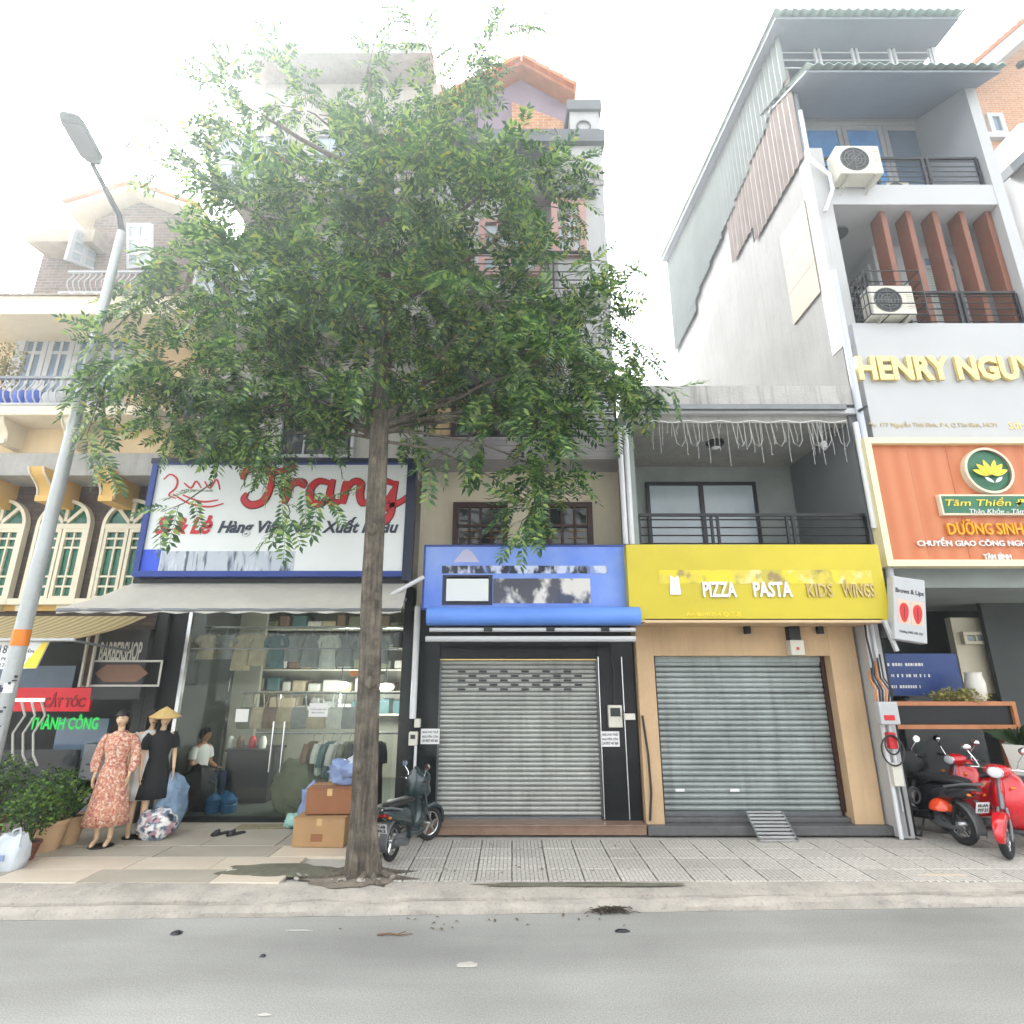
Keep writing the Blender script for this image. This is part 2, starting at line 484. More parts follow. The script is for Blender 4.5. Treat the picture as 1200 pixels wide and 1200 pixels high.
MBlackDress = mat('black_cloth', (.012, .013, .014), .85, .3, 8)
MWhiteDress = mat('white_cloth', (.62, .62, .6), .85, .08, 5)
MStraw = mat('straw', 'd8b878', .8, .15, 20, .3, 90)
MTerra = mat('pale_pot', 'c2a07a', .75, .15, 4)
MTerraD = mat('brown_pot', '7a4a36', .75, .2, 5)
MPotW = mat('white_pot', (.68, .66, .6), .5, .06, 3)
MSoil = mat('soil', (.06, .045, .032), .95, .4, 12, .6, 40)
MPole = mat('galvanised_pole', (.40, .42, .42), .5, .12, 2, metal=.35, spots=.2)
MBagB = mat('blue_plastic_bag', '8a9cc4', .3, .25, 6, .3, 18)
MBagW = mat('white_plastic_bag', 'c9d0d6', .3, .15, 6, .3, 18)
MBagX = printmat('mixed_bundle', '5d6b80', ['cfd2d8', '232a38', 'b98a90', 'e4e2de'], (9, 9, 11), .5, .5, 2.0)
MPaper = mat('paper', (.75, .75, .74), .7, .04, 3)
MPlastG = mat('grey_plastic', (.5, .49, .44), .5, .08, 3)
MPlastW = mat('ivory_plastic', (.62, .6, .52), .5, .08, 3)
MCable = mat('cable', (.03, .03, .032), .6, .2, 5)
MPipe = mat('white_pvc_pipe', (.66, .67, .69), .4, .1, 2)
MPipeL = mat('lilac_grey_pipe', (.50, .53, .62), .45, .1, 2)
MMoss = mat('moss', (.15, .15, .105), .95, .35, 7, .5, 40)
MGlassD = mat('dark_window_glass', (.02, .025, .03), .05, .3, 2)
MGlassG = mat('green_window_glass', '1f6a52', .08, .3, 2, alt='123c33')
MGlassB = mat('blue_curtain_glass', '6aa8e4', .15, .15, 1.5, alt='4a8cd0')
MGlassGy = mat('grey_blue_glass', '6f8298', .12, .2, 1.2)
MGlassP = mat('pale_window_glass', 'a8b4bc', .12, .15, 1.2)
MBlind = stripemat('venetian_blind', 'b4bdb4', '8d988f', 2, 5.5, .6)
MGlass = glassmat('shop_glass', (.93, .96, .94), .65)
MCorrG = mat('corrugated_green', (.17, .195, .188), .85, .12, 1.0, spec=.05, streak=.2)
MCorrP = mat('corrugated_rust', (.235, .2, .185), .85, .15, 1.5, spec=.05, streak=.4)
MAwnG = mat('corrugated_pale_green', (.42, .52, .48), .5, .1, 1.5, metal=.1)
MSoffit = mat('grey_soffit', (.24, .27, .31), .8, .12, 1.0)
MBrickDk = brickmat('dark_brick_wall', '6a5a50', '574b44', '4a433e', .24, .08)
MBrickGy = brickmat('greyish_brick', '8d786c', '7a6a62', '9a8d84', .24, .08)
MBrickOr = brickmat('orange_brick', 'c88a5e', 'd49d74', 'cfc0aa', .24, .085)
MBrickY = brickmat('yellow_stone', 'd4b98c', 'c4a676', '8d7a5c', .3, .12)
MGreyBand = mat('grey_band', (.34, .32, .33), .7, .15, 2)
MFlor = printmat('floral_cloth', 'c48a70', ['d4ac92', 'b05a4a', 'a06a62', 'dcc0ac'], (30, 30, 30), .8, .53, 1.0)
MLeafL = mat('dead_leaf', '6d5236', .8, .4, 10)
# ================================================================== GROUND
def kerb_y(x): return 6.80 + .037 * x
# road
def asphalt():
    m = bpy.data.materials.new('asphalt'); m.use_nodes = True
    t = m.node_tree; N = t.nodes; Lk = t.links; b = N['Principled BSDF']
    tc = N.new('ShaderNodeTexCoord')
    n1 = N.new('ShaderNodeTexNoise'); n1.inputs['Scale'].default_value = .55; n1.inputs['Detail'].default_value = 6
    n2 = N.new('ShaderNodeTexNoise'); n2.inputs['Scale'].default_value = 75; n2.inputs['Detail'].default_value = 3
    mp = N.new('ShaderNodeMapping'); mp.inputs['Scale'].default_value = (.25, 1.6, 1)
    n3 = N.new('ShaderNodeTexNoise'); n3.inputs['Scale'].default_value = .9; n3.inputs['Detail'].default_value = 5
    Lk.new(tc.outputs['Object'], n1.inputs[0]); Lk.new(tc.outputs['Object'], n2.inputs[0]); Lk.new(tc.outputs['Object'], mp.inputs[0]); Lk.new(mp.outputs[0], n3.inputs[0])
    c = N.new('ShaderNodeValToRGB'); c.color_ramp.elements[0].position = .36; c.color_ramp.elements[0].color = (.215, .213, .200, 1)
    c.color_ramp.elements[1].position = .64; c.color_ramp.elements[1].color = (.325, .322, .300, 1)
    ad = N.new('ShaderNodeMath'); ad.operation = 'ADD'; ml = N.new('ShaderNodeMath'); ml.operation = 'MULTIPLY'; ml.inputs[1].default_value = .5
    Lk.new(n1.outputs[0], ad.inputs[0]); Lk.new(n3.outputs[0], ad.inputs[1]); Lk.new(ad.outputs[0], ml.inputs[0]); Lk.new(ml.outputs[0], c.inputs[0])
    mx = N.new('ShaderNodeMix'); mx.data_type = 'RGBA'; mx.blend_type = 'OVERLAY'; mx.inputs[0].default_value = .55
    Lk.new(c.outputs[0], mx.inputs[6]); Lk.new(n2.outputs[0], mx.inputs[7]); Lk.new(mx.outputs[2], b.inputs['Base Color'])
    b.inputs['Roughness'].default_value = .82
    bp = N.new('ShaderNodeBump'); bp.inputs['Strength'].default_value = .22; bp.inputs['Distance'].default_value = .006
    Lk.new(n2.outputs[0], bp.inputs['Height']); Lk.new(bp.outputs[0], b.inputs['Normal'])
    return m
MRoad = asphalt()
struct(MB().box(-140, 140, -120, 160, -.5, 0).build('road', MRoad))
pav = struct(MB().box(-40, 40, 7.0, 60, .004, .118).build('pavement', MConcL))
# kerb: worn concrete strip with a crack line, real cross-section
def kerb_mesh():
    mb = MB()
    prof = [(-.17, .002), (-.16, .045), (-.135, .072), (-.064, .086), (-.05, .05), (-.036, .108), (.05, .13), (.105, .145), (.135, .146), (.14, .05)]
    rings = []
    nx = 320
    for i in range(nx + 1):
        x = -14 + 28 * i / nx
        ring = []
        for k, (dy, z) in enumerate(prof):
            n = noise.noise(Vector((x * 1.7, k * .8, 0))); n2 = noise.noise(Vector((x * 7, k * 1.3, 5)))
            a = 1 if 0 < k < 8 else .2
            dz = n * .014 * a + n2 * .007 * a
            cr = noise.noise(Vector((x * .9, 9, 2)))
            if k == 4: dz -= .012 + max(0, cr) * .06
            if k in (3, 5) and cr < -.1: dz -= .006
            ring.append((x, 6.98 + (kerb_y(x) - 6.80) * (.9 if dy < .1 else .25) + dy * 1.0 - .16 * (dy < .1) + n * .03 * a, max(.001, z + dz)))
        rings.append(ring)
    mb.loft(rings, cap=False, close=False)
    return mb
MKerb = mat('kerb_concrete', (.41, .37, .32), .95, .3, 3.0, .6, 35, spots=.45, alt=(.30, .28, .25))
struct(kerb_mesh().build('kerb', MKerb, smooth=True))

# paving tiles: one object per tile, right of the street tree
def tilemat():
    m = bpy.data.materials.new('grooved_tile'); m.use_nodes = True
    t = m.node_tree; N = t.nodes; Lk = t.links; b = N['Principled BSDF']
    tc = N.new('ShaderNodeTexCoord'); sx = N.new('ShaderNodeSeparateXYZ'); cb = N.new('ShaderNodeCombineXYZ')
    Lk.new(tc.outputs['Object'], sx.inputs[0]); Lk.new(sx.outputs[1], cb.inputs[0]); Lk.new(sx.outputs[0], cb.inputs[1])
    br = N.new('ShaderNodeTexBrick'); br.inputs['Scale'].default_value = 1; br.inputs['Brick Width'].default_value = .145; br.inputs['Row Height'].default_value = .049
    br.inputs['Mortar Size'].default_value = .0048; br.inputs['Mortar Smooth'].default_value = .2; br.offset = .37
    Lk.new(cb.outputs[0], br.inputs['Vector'])
    b2 = N.new('ShaderNodeTexBrick'); b2.inputs['Scale'].default_value = 1; b2.inputs['Brick Width'].default_value = .101; b2.inputs['Row Height'].default_value = .0505
    b2.inputs['Mortar Size'].default_value = .0048; b2.inputs['Mortar Smooth'].default_value = .2; Lk.new(tc.outputs['Object'], b2.inputs['Vector'])
    sn = N.new('ShaderNodeVectorMath'); sn.operation = 'SNAP'; sn.inputs[1].default_value = (.101, .101, 10)
    oi = N.new('ShaderNodeObjectInfo'); ao = N.new('ShaderNodeVectorMath'); ao.operation = 'ADD'
    Lk.new(tc.outputs['Object'], sn.inputs[0]); Lk.new(sn.outputs[0], ao.inputs[0]); Lk.new(oi.outputs['Random'], ao.inputs[1])
    wn = N.new('ShaderNodeTexWhiteNoise'); Lk.new(ao.outputs[0], wn.inputs['Vector'])
    gt = N.new('ShaderNodeMath'); gt.operation = 'GREATER_THAN'; gt.inputs[1].default_value = .72; Lk.new(wn.outputs['Value'], gt.inputs[0])
    fm_ = N.new('ShaderNodeMix'); fm_.data_type = 'FLOAT'; Lk.new(gt.outputs[0], fm_.inputs[0]); Lk.new(br.outputs['Fac'], fm_.inputs[2]); Lk.new(b2.outputs['Fac'], fm_.inputs[3])
    no = N.new('ShaderNodeTexNoise'); no.inputs['Scale'].default_value = 6; no.inputs['Detail'].default_value = 7
    geo = N.new('ShaderNodeNewGeometry'); Lk.new(geo.outputs['Position'], no.inputs['Vector'])
    n2 = N.new('ShaderNodeTexNoise'); n2.inputs['Scale'].default_value = .8; n2.inputs['Detail'].default_value = 5
    Lk.new(geo.outputs['Position'], n2.inputs['Vector'])
    c = N.new('ShaderNodeValToRGB'); c.color_ramp.elements[0].position = .3; c.color_ramp.elements[0].color = (.43, .403, .36, 1)
    c.color_ramp.elements[1].position = .72; c.color_ramp.elements[1].color = (.60, .57, .52, 1)
    av = N.new('ShaderNodeMix'); av.data_type = 'FLOAT'; av.inputs[0].default_value = .4
    Lk.new(n2.outputs[0], av.inputs[2]); Lk.new(no.outputs[0], av.inputs[3]); Lk.new(av.outputs[0], c.inputs[0])
    hv = N.new('ShaderNodeHueSaturation'); mr = N.new('ShaderNodeMapRange'); mr.inputs[3].default_value = .88; mr.inputs[4].default_value = 1.08
    Lk.new(oi.outputs['Random'], mr.inputs[0]); Lk.new(mr.outputs[0], hv.inputs['Value']); Lk.new(c.outputs[0], hv.inputs['Color'])
    gm = N.new('ShaderNodeMath'); gm.operation = 'MULTIPLY'
    mr2 = N.new('ShaderNodeMapRange'); mr2.inputs[1].default_value = .3; mr2.inputs[2].default_value = .55; mr2.inputs[3].default_value = .25; mr2.inputs[4].default_value = .85
    Lk.new(no.outputs[0], mr2.inputs[0]); Lk.new(fm_.outputs[0], gm.inputs[0]); Lk.new(mr2.outputs[0], gm.inputs[1])
    mx = N.new('ShaderNodeMix'); mx.data_type = 'RGBA'; Lk.new(gm.outputs[0], mx.inputs[0]); Lk.new(hv.outputs[0], mx.inputs[6]); mx.inputs[7].default_value = (.13, .125, .11, 1)
    Lk.new(mx.outputs[2], b.inputs['Base Color']); b.inputs['Roughness'].default_value = .85
    bp = N.new('ShaderNodeBump'); bp.invert = True; bp.inputs['Strength'].default_value = .8; bp.inputs['Distance'].default_value = .006
    Lk.new(fm_.outputs[0], bp.inputs['Height']); Lk.new(bp.outputs[0], b.inputs['Normal'])
    return m
MTilePav = tilemat()
TS = .405
def slab_mesh(name, sx, sy, h, m, bev=.006):
    mb = MB()
    a, b_, c = sx / 2, sy / 2, bev
    r0 = [(-a, -b_, -h), (a, -b_, -h), (a, b_, -h), (-a, b_, -h)]
    r1 = [(-a, -b_, -c), (a, -b_, -c), (a, b_, -c), (-a, b_, -c)]
    r2 = [(-a + c, -b_ + c, 0), (a - c, -b_ + c, 0), (a - c, b_ - c, 0), (-a + c, b_ - c, 0)]
    mb.loft([r0, r1, r2])
    return mb.mesh(name, m)
tm = slab_mesh('tile', TS - .007, TS - .007, .03, MTilePav)
x = -1.62
i = 0
while x < 8.6:
    for j in range(6):
        y = 7.28 + TS * j
        if y > 8.85 and x < 5.6: continue
        o = link('tile', tm, pav)
        o.location = (x + TS / 2, y + TS * .1, .1495 + random.uniform(-.002, .002))
        o.rotation_euler = (random.uniform(-.003, .003), random.uniform(-.003, .003), random.uniform(-.006, .006) + (math.pi if random.random() < .5 else 0))
        i += 1
    x += TS
# smooth big slabs before the clothes shop, with one broken edge row
MSlabL = mat('smooth_slab', 'cfc2b0', .45, .12, 1.2, spots=.12)
MSlabG = mat('grey_slab', 'aaa294', .6, .15, 1.5, spots=.15)
rows = [(7.06, 7.50, MSlabL), (7.515, 7.97, MSlabL), (7.985, 8.45, MSlabG), (8.465, 9.25, MSlabG), (9.265, 9.78, MSlabG)]
for (ya, yb, mm) in rows:
    x = -12.0 + random.uniform(0, .4)
    while x < -1.75:
        wd = random.choice([1.0, 1.2, 1.45, .8])
        x2 = min(x + wd, -1.66)
        lim = -2.55 if ya < 7.9 else -1.66
        if x2 > lim: x2 = lim
        if x2 - x > .15:
            pick = mm if random.random() > .12 else (MSlabG if mm is MSlabL else MSlabL)
            o = link('paving_slab', slab_mesh('paving_slab', x2 - x - .008, yb - ya, .03, pick, .004), pav)
            o.location = ((x + x2) / 2, (ya + yb) / 2, .1495 + random.uniform(-.0025, .0015) + (.006 if ya < 7.2 else 0))
        if x2 >= lim: break
        x = x2 + .004
# moss and dirt round the tree foot, thin uneven sheets
def blob(cx, cy, rx, ry, z, h, m, name, seed, n=40, parent=None):
    mb = MB()
    rings = []
    for s in (1.0, .8, .5, .2):
        rings.append([(cx + rx * s * (1 + .35 * noise.noise(Vector((math.cos(2 * math.pi * k / n) * 2.4, math.sin(2 * math.pi * k / n) * 2.4, seed)))) * math.cos(2 * math.pi * k / n),
                       cy + ry * s * (1 + .35 * noise.noise(Vector((math.cos(2 * math.pi * k / n) * 2.4, math.sin(2 * math.pi * k / n) * 2.4, seed)))) * math.sin(2 * math.pi * k / n),
                       z + (h * (1 - s * s) * (1 + .5 * noise.noise(Vector((k * .9, s * 9, seed)))) if s < 1 else 0)) for k in range(n)])
    mb.loft(rings)
    return mb.build(name, m, parent, smooth=True)
struct(blob(-2.75, 7.45, .75, .26, .152, .012, MMoss, 'moss_patch', 3.3))
struct(blob(-1.80, 7.2, .5, .26, .148, .03, mat('tree_pit_dirt', (.2, .17, .135), .95, .35, 9, .6, 40, spots=.4), 'tree_pit_soil', 8.1))
struct(blob(.8, 7.03, 1.1, .07, .147, .008, MMoss, 'moss_strip', 5.1))
for k in range(26):
    a = random.uniform(0, 6.28); rr = random.uniform(.3, .75)
    gx, gy = -1.80 + math.cos(a) * rr * .85, 7.2 + math.sin(a) * rr * .3
    mb = MB(); s = random.uniform(.015, .045)
    mb.ellip((0, 0, 0), (s * 1.4, s * .8, s * .35), 7, 4)
    o = mb.build('rubble_stone', MKerb)
    o.location = (gx, gy, .17); o.rotation_euler = (random.random(), random.random(), random.random() * 6)
    tag(o, 'small broken stone in the soil round the tree foot', 'stone', 'stones round the tree foot')
# litter on the road
def litter(px, py, rx, ry, m, label, name, cat, h=.02, seed=1.0):
    p = G(px, py, 0)
    o = blob(0, 0, rx, ry, .004, h, m, name, seed, 22)
    o.location = (p.x, p.y, 0)
    tag(o, label, cat)
litter(207, 1094, .055, .05, MInk, 'dark flat disc lying on the left half of the road', 'bottle_cap', 'litter', .02, 1)
p = G(716, 1070, .0)
mb = MB()
for k in range(110):
    a = random.random() * 6.28; q = Vector((p.x + random.gauss(0, .1), p.y + random.gauss(0, .022), random.uniform(.006, .05)))
    d = Vector((math.cos(a), math.sin(a) * .5, random.uniform(-.1, .25))) * random.uniform(.03, .1)
    mb.tube([q - d, q + Vector((0, .005, .012)), q + d], .0032, 4)
tag(mb.build('debris_clump', MSoil), 'dark wispy clump of debris against the kerb', 'debris')
litter(729, 1092, .075, .03, MInk, 'small black scrap on the road below the kerb debris', 'black_scrap', 'litter', .02, 3)
litter(1110, 1043, .28, .05, MSlabL, 'pale worn patch of mortar on the right kerb', 'mortar_patch', 'mortar', .004, 4)
bpy.data.objects['mortar_patch'].location.z = .145
litter(548, 1131, .09, .05, MConcL, 'pale dry splash on the middle of the road', 'pale_splash', 'stain', .006, 5)
litter(350, 1091, .12, .007, MConcL, 'thin white strip of paper on the road', 'paper_strip', 'litter', .008, 6)
p = G(462, 1097, 0)
tag(MB().tube([(p.x - .16, p.y, .012), (p.x - .05, p.y + .012, .016), (p.x + .06, p.y - .008, .012), (p.x + .17, p.y + .015, .014)], [.009, .008, .006, .004], 6).tube([(p.x + .02, p.y, .014), (p.x + .1, p.y + .05, .02)], .004, 5).build('twig', MLeafL), 'brown twig lying on the road below the tree', 'twig')
litter(310, 1190, .05, .015, MConcL, 'white scrap of paper at the bottom of the road', 'paper_scrap', 'litter', .01, 8)
litter(308, 1121, .03, .02, MInk, 'tiny dark pebble on the road', 'pebble', 'pebble', .015, 9)
for k in range(46):
    px = random.uniform(380, 760); py = random.choice([random.uniform(985, 1040), random.uniform(1045, 1075)])
    p = G(px, py, .16 if py < 1045 else .06)
    if py >= 1045: p = Vector((p.x, kerb_y(p.x) - random.uniform(.2, .5), .008))
    s = random.uniform(.02, .04)
    mb = MB().add([(-s, 0, 0), (0, s * .35, .006), (s, 0, .003), (0, -s * .35, .008)], [(0, 1, 2, 3)])
    o = mb.build('fallen_leaf', MLeafL); o.location = p; o.rotation_euler = (.1, .1, random.random() * 6)
    tag(o, 'small dry fallen leaf on the paving below the tree', 'leaf', 'fallen leaves below the tree')

# ================================================================== helpers for buildings
def window(parent, x0, x1, z0, z1, y, fm, gm, nx=2, nz=2, fw=.06, mw=.03, d=.07, name='window'):
    f = MB().frame(x0, x1, z0, z1, y - d, y + .02, fw)
    iw, ih = x1 - x0 - 2 * fw, z1 - z0 - 2 * fw
    for i in range(1, nx):
        xx = x0 + fw + iw * i / nx
        f.box(xx - mw / 2, xx + mw / 2, y - d * .8, y + .015, z0 + fw, z1 - fw)
    for j in range(1, nz):
        zz = z0 + fw + ih * j / nz
        f.box(x0 + fw, x1 - fw, y - d * .75, y + .013, zz - mw / 2, zz + mw / 2)
    wo_ = f.build(name, fm, parent)
    for i in range(nx):
        for j in range(nz):
            xa = x0 + fw + iw * i / nx + mw * .4; xb = x0 + fw + iw * (i + 1) / nx - mw * .4
            za = z0 + fw + ih * j / nz + mw * .4; zb = z0 + fw + ih * (j + 1) / nz - mw * .4
            MB().box(xa, xb, y - .012, y - .004, za, zb).build('pane', gm, wo_)
    return wo_
def railing(parent, x0, x1, z0, z1, y, m, nbars=5, posts=4, pw=.035, dbl=True, bm_=.012):
    r = MB().box(x0, x1, y - .025, y + .025, z1 - .045, z1).build('top_rail', m, parent)
    for k in range(posts):
        xx = x0 + (x1 - x0) * k / max(1, posts - 1)
        p = MB()
        for s in ((-.05, .05) if dbl and 0 < k < posts - 1 else (0,)):
            p.box(xx + s - pw / 2, xx + s + pw / 2, y - pw / 2, y + pw / 2, z0, z1 - .046)
        p.build('post', m, parent)
    for k in range(nbars):
        zz = z0 + .06 + (z1 - z0 - .16) * k / max(1, nbars - 1)
        MB().tube([(x0, y, zz), (x1, y, zz)], bm_, 6).build('bar', m, parent)
def shutter(parent, x0, x1, z0, z1, y, n, m, slot_rows=()):
    h = (z1 - z0) / n
    mb = MB()
    prof = [(0, 0), (-.006, h * .05), (-.02, h * .22), (-.024, h * .5), (-.02, h * .78), (-.006, h * .93), (0, h * .97), (.004, h * .97), (.004, 0)]
    mb.prismx(prof, x0, x1)
    me = mb.mesh('slat', m)
    for k in range(n):
        o = link('slat', me, parent); o.location = (0, random.uniform(-.002, .002), z0 + h * k); o.rotation_euler = (0, random.uniform(-.0012, .0012), 0)
        if (n - 1 - k) in slot_rows:
            r = slot_rows.index(n - 1 - k)
            q = x0 + .26 + (.17 if r % 2 else 0)
            while q < x1 - .3:
                MB().box(q, q + .12, -.029, -.019, h * .26, h * .74).build('vent_slot', MInk, o, local=True); q += .335
    for o in parent.children:
        if o.name.startswith('slat'): o.location.y += y
def ac_unit(name, label, x, y, z, w_=.8, h_=.55, d_=.32, brackets=True, group='air conditioner outdoor units'):
    t = thing(name, label, 'air conditioner', (x, y, z), group)
    MB().box(-w_ / 2, w_ / 2, -d_ / 2, d_ / 2, 0, h_).build('casing', MPlastW, t, bevel=.02, local=True)
    f = MB()
    cx = -w_ * .12
    for r in (.05, .1, .15, .2):
        rr = r * h_ / .5
        f.tube([(cx + rr * math.cos(a * math.pi / 10), -d_ / 2 - .012, h_ / 2 + rr * math.sin(a * math.pi / 10)) for a in range(21)], .006, 5)
    for a in range(8):
        f.bar((cx, -d_ / 2 - .012, h_ / 2), (cx + .2 * h_ / .5 * math.cos(a * math.pi / 4), -d_ / 2 - .012, h_ / 2 + .2 * h_ / .5 * math.sin(a * math.pi / 4)), .008)
    f.build('fan_guard', MGreyM, t, local=True)
    MB().lathe([(.001, 0), (.205 * h_ / .5, 0), (.205 * h_ / .5, .008), (.001, .008)], (0, 0, 0), 24).build('fan_opening', MDark2, t, local=True)
    o = [c for c in t.children if c.name.startswith('fan_opening')][0]
    o.location = (cx, -d_ / 2 - .001, h_ / 2); o.rotation_euler = (math.pi / 2, 0, 0)
    g = MB()
    for k in range(8):
        zz = h_ * .2 + k * h_ * .08
        g.box(w_ * .32, w_ * .46, -d_ / 2 - .006, -d_ / 2 + .01, zz, zz + .012)
    g.build('side_grille', MPlastG, t, local=True)
    if brackets:
        for s in (-.3, .3):
            b = MB(); b.bar((s * w_, -d_ / 2, -.012), (s * w_, d_ / 2 + .15, -.012), .025); b.bar((s * w_, -d_ / 2 + .02, -.02), (s * w_, d_ / 2 + .15, -.22), .02)
            b.build('bracket', MPlastG, t, local=True)
    return t

# ================================================================== BUILDING A : ochre colonial house, far left
A = thing('colonial_house', 'ochre colonial house with arched green windows and gabled roof, far left', 'house', (-8.4, 9.6, .15), 'terraced houses along the street')
XA0, XA1 = -14.0, -5.98
YW = 9.6
zb, zt = Z(722, YW), Z(557, YW)
MB().box(XA0, XA1, YW, YW + .25, zb - .25, zt + .5).build('brick_wall', MBrickDk, A)
MB().box(XA0, XA1, YW + .251, 18, 3.12, Z(486, 8.62) - .002).build('house_body', MYel, A)
# string course under windows
MB().box(XA0, XA1, YW - .12, YW - .002, Z(716, 9.55), Z(708, 9.55)).build('string_course', MYelC, A)
# arched windows
def arched_window(cx, wd, z0, zs, y):
    r = wd / 2
    n = 18
    fr = MB(); t = .06
    def arc(rr, k): return (cx + rr * math.cos(math.pi * k / n), zs + rr * math.sin(math.pi * k / n))
    fr.box(cx - r, cx - r + t, y - .09, y + .02, z0, zs); fr.box(cx + r - t, cx + r, y - .09, y + .02, z0, zs)
    rings = [[(arc(r, k)[0], y - .09, arc(r, k)[1]), (arc(r, k)[0], y + .02, arc(r, k)[1]), (arc(r - t, k)[0], y + .02, arc(r - t, k)[1]), (arc(r - t, k)[0], y - .09, arc(r - t, k)[1])] for k in range(n + 1)]
    fr.loft(rings)
    fr.box(cx - r + t, cx + r - t, y - .085, y + .018, zs - .06, zs + .03)
    fr.box(cx - r - .1, cx + r + .1, y - .2, y - .001, z0 - .1, z0)
    for s in (-1, 1):
        fr.box(cx + s * r * .72 - .09, cx + s * r * .72 + .09, y - .15, y - .002, z0 - .2, z0 - .102)
    for a in (60, 120, 90):
        fr.bar((cx, y - .04, zs + .02), (cx + (r - t * .5) * math.cos(rad(a + (a - 90) * .35)), y - .04, zs + (r - t * .5) * math.sin(rad(a + (a - 90) * .35))), .045, .06)
    wi = fr.build('arched_window', MCreamW, A)
    g = [(arc(r - t, k)) for k in range(n + 1)]
    MB().prism(g, y - .02, y - .01).build('fan_pane', MGlassG, wi)
    for s in (-1, 1):
        xa, xb = (cx - r + t, cx - .01) if s < 0 else (cx + .01, cx + r - t)
        lf = MB().frame(xa, xb, z0, zs - .06, y - .075, y + .01, .058)
        xm = (xa + xb) / 2; H = zs - .06 - z0
        lf.box(xm - .014, xm + .014, y - .06, y + .005, z0 + .058, zs - .118)
        for q in (.14, .27, .68, .82):
            zz = zs - .06 - H * q
            lf.box(xa + .058, xb - .058, y - .058, y + .004, zz - .016, zz + .016)
        lo = lf.build('casement', MCreamW, wi)
        MB().box(xa + .045, xb - .045, y - .02, y - .01, z0 + .045, zs - .105).build('pane', MGlassG, wi)
MCreamW = mat('cream_window_paint', 'd5cdb6', .55, .08, 3)
z0w, zsw = Z(703, YW - .05), Z(617, YW - .05)
for (pxa, pxb) in ((-30, 37), (47, 112), (123, 190)):
    c = (X(pxa, 618, YW) + X(pxb, 618, YW)) / 2 + .02
    arched_window(c, X(pxb, 618, YW) - X(pxa, 618, YW) - .04, z0w, zsw, YW - .05)
# beam, ochre band, corbels
yb_ = 9.0
MB().box(XA0, XA1, yb_, YW + .3, Z(557, yb_), Z(531, yb_)).build('concrete_beam', MConc, A)
MB().box(XA0, XA1, yb_ + .18, YW + .3, Z(530.5, yb_), Z(482, yb_ + .18)).build('ochre_band', MYel, A)
def corbel(px, y0, y1, m, top, bot, wd, name, Yb):
    cx = X(px, (top + bot) / 2, y0 + .2)
    zt_, zb_ = Z(top, y0), Z(bot, y0 + (Yb - y0) * .34)
    H = zt_ - zb_; D = Yb - y0
    prof = []
    for k in range(13):
        s = k / 12
        prof.append((y0 + D * (.34 * (1 / (1 + math.exp(-9 * (s - .38))))), zt_ - H * s * .92))
    poly = [(Yb, zt_)] + prof + [(prof[-1][0] - .05, zb_ + .1), (prof[-1][0] - .05, zb_), (Yb, zb_)]
    o = MB().prismx(poly, cx - wd / 2, cx + wd / 2).build(name, m, A)
    rim = MB()
    for s in (-1, 1):
        rim.tube([(cx + s * wd / 2, p[0] - .01, p[1]) for p in prof], .018, 6)
    rim.build('corbel_moulding', MCream, o)
for px in (50, 124, -28):
    corbel(px, 8.72, 0, MYelC, 546, 588, .24, 'corbel', 9.6)
# balcony
ybal = 8.62
zbf = Z(475, ybal)
MB().box(XA0, XA1 + .0, ybal, 10.4, Z(486, ybal), zbf).build('balcony_slab', MCream, A, bevel=.015)
for px in (8, 86):
    corbel(px, ybal + .06, 0, MCream, 487, 520, .16, 'white_bracket', yb_ + .18)
zrt = Z(441, ybal + .05)
MB().box(XA0, X(150, 441, ybal), ybal + .03, ybal + .1, zrt - .05, zrt).build('top_rail', MGreyM, A)
MB().box(XA0, X(150, 441, ybal), ybal + .04, ybal + .09, zbf + .03, zbf + .07).build('bottom_rail', MWc, A)
bz = MB()
hh = zrt - zbf
bz.tube([(0, .0, 0.05), (0, -.09, hh * .25), (0, -.11, hh * .42), (0, -.03, hh * .68), (0, 0, hh * .8), (0, 0, hh - .03)], .013, 6)
bme = bz.mesh('baluster', MWc, True)
bx = X(-10, 458, ybal)
while bx < X(150, 458, ybal):
    o = link('baluster', bme, A); o.location = (bx, ybal + .065, zbf); bx += .125
# first-floor wall with white French doors
y1 = 10.4
MB().box(XA0, XA1, y1, y1 + .2, zbf, Z(368, 9.3) + .08).build('upper_wall', MYel, A)
dx0, dx1, dz0, dz1 = X(25, 420, y1), X(150, 420, y1), zbf, Z(372, y1)
MB().frame(dx0 - .1, dx1 + .1, dz0, dz1 + .15, y1 - .1, y1 + .01, .2).build('door_surround', MWc, A)
nd = 4
for k in range(nd):
    xa = dx0 + (dx1 - dx0) * k / nd + .008; xb = dx0 + (dx1 - dx0) * (k + 1) / nd - .008
    lf = MB().frame(xa, xb, dz0, dz1, y1 - .07, y1, .11)
    xm = (xa + xb) / 2
    lf.box(xm - .03, xm + .03, y1 - .066, y1 - .004, dz0 + .11, dz1 - .11)
    for q in (.16, .30):
        zz = dz1 - (dz1 - dz0) * q; lf.box(xa + .11, xb - .11, y1 - .064, y1 - .005, zz - .035, zz + .035)
    lo = lf.build('french_door', MWc, A)
    MB().box(xa + .1, xb - .1, y1 - .03, y1 - .02, dz0 + .1, dz1 - .1).build('pane', MGlassGy, lo)
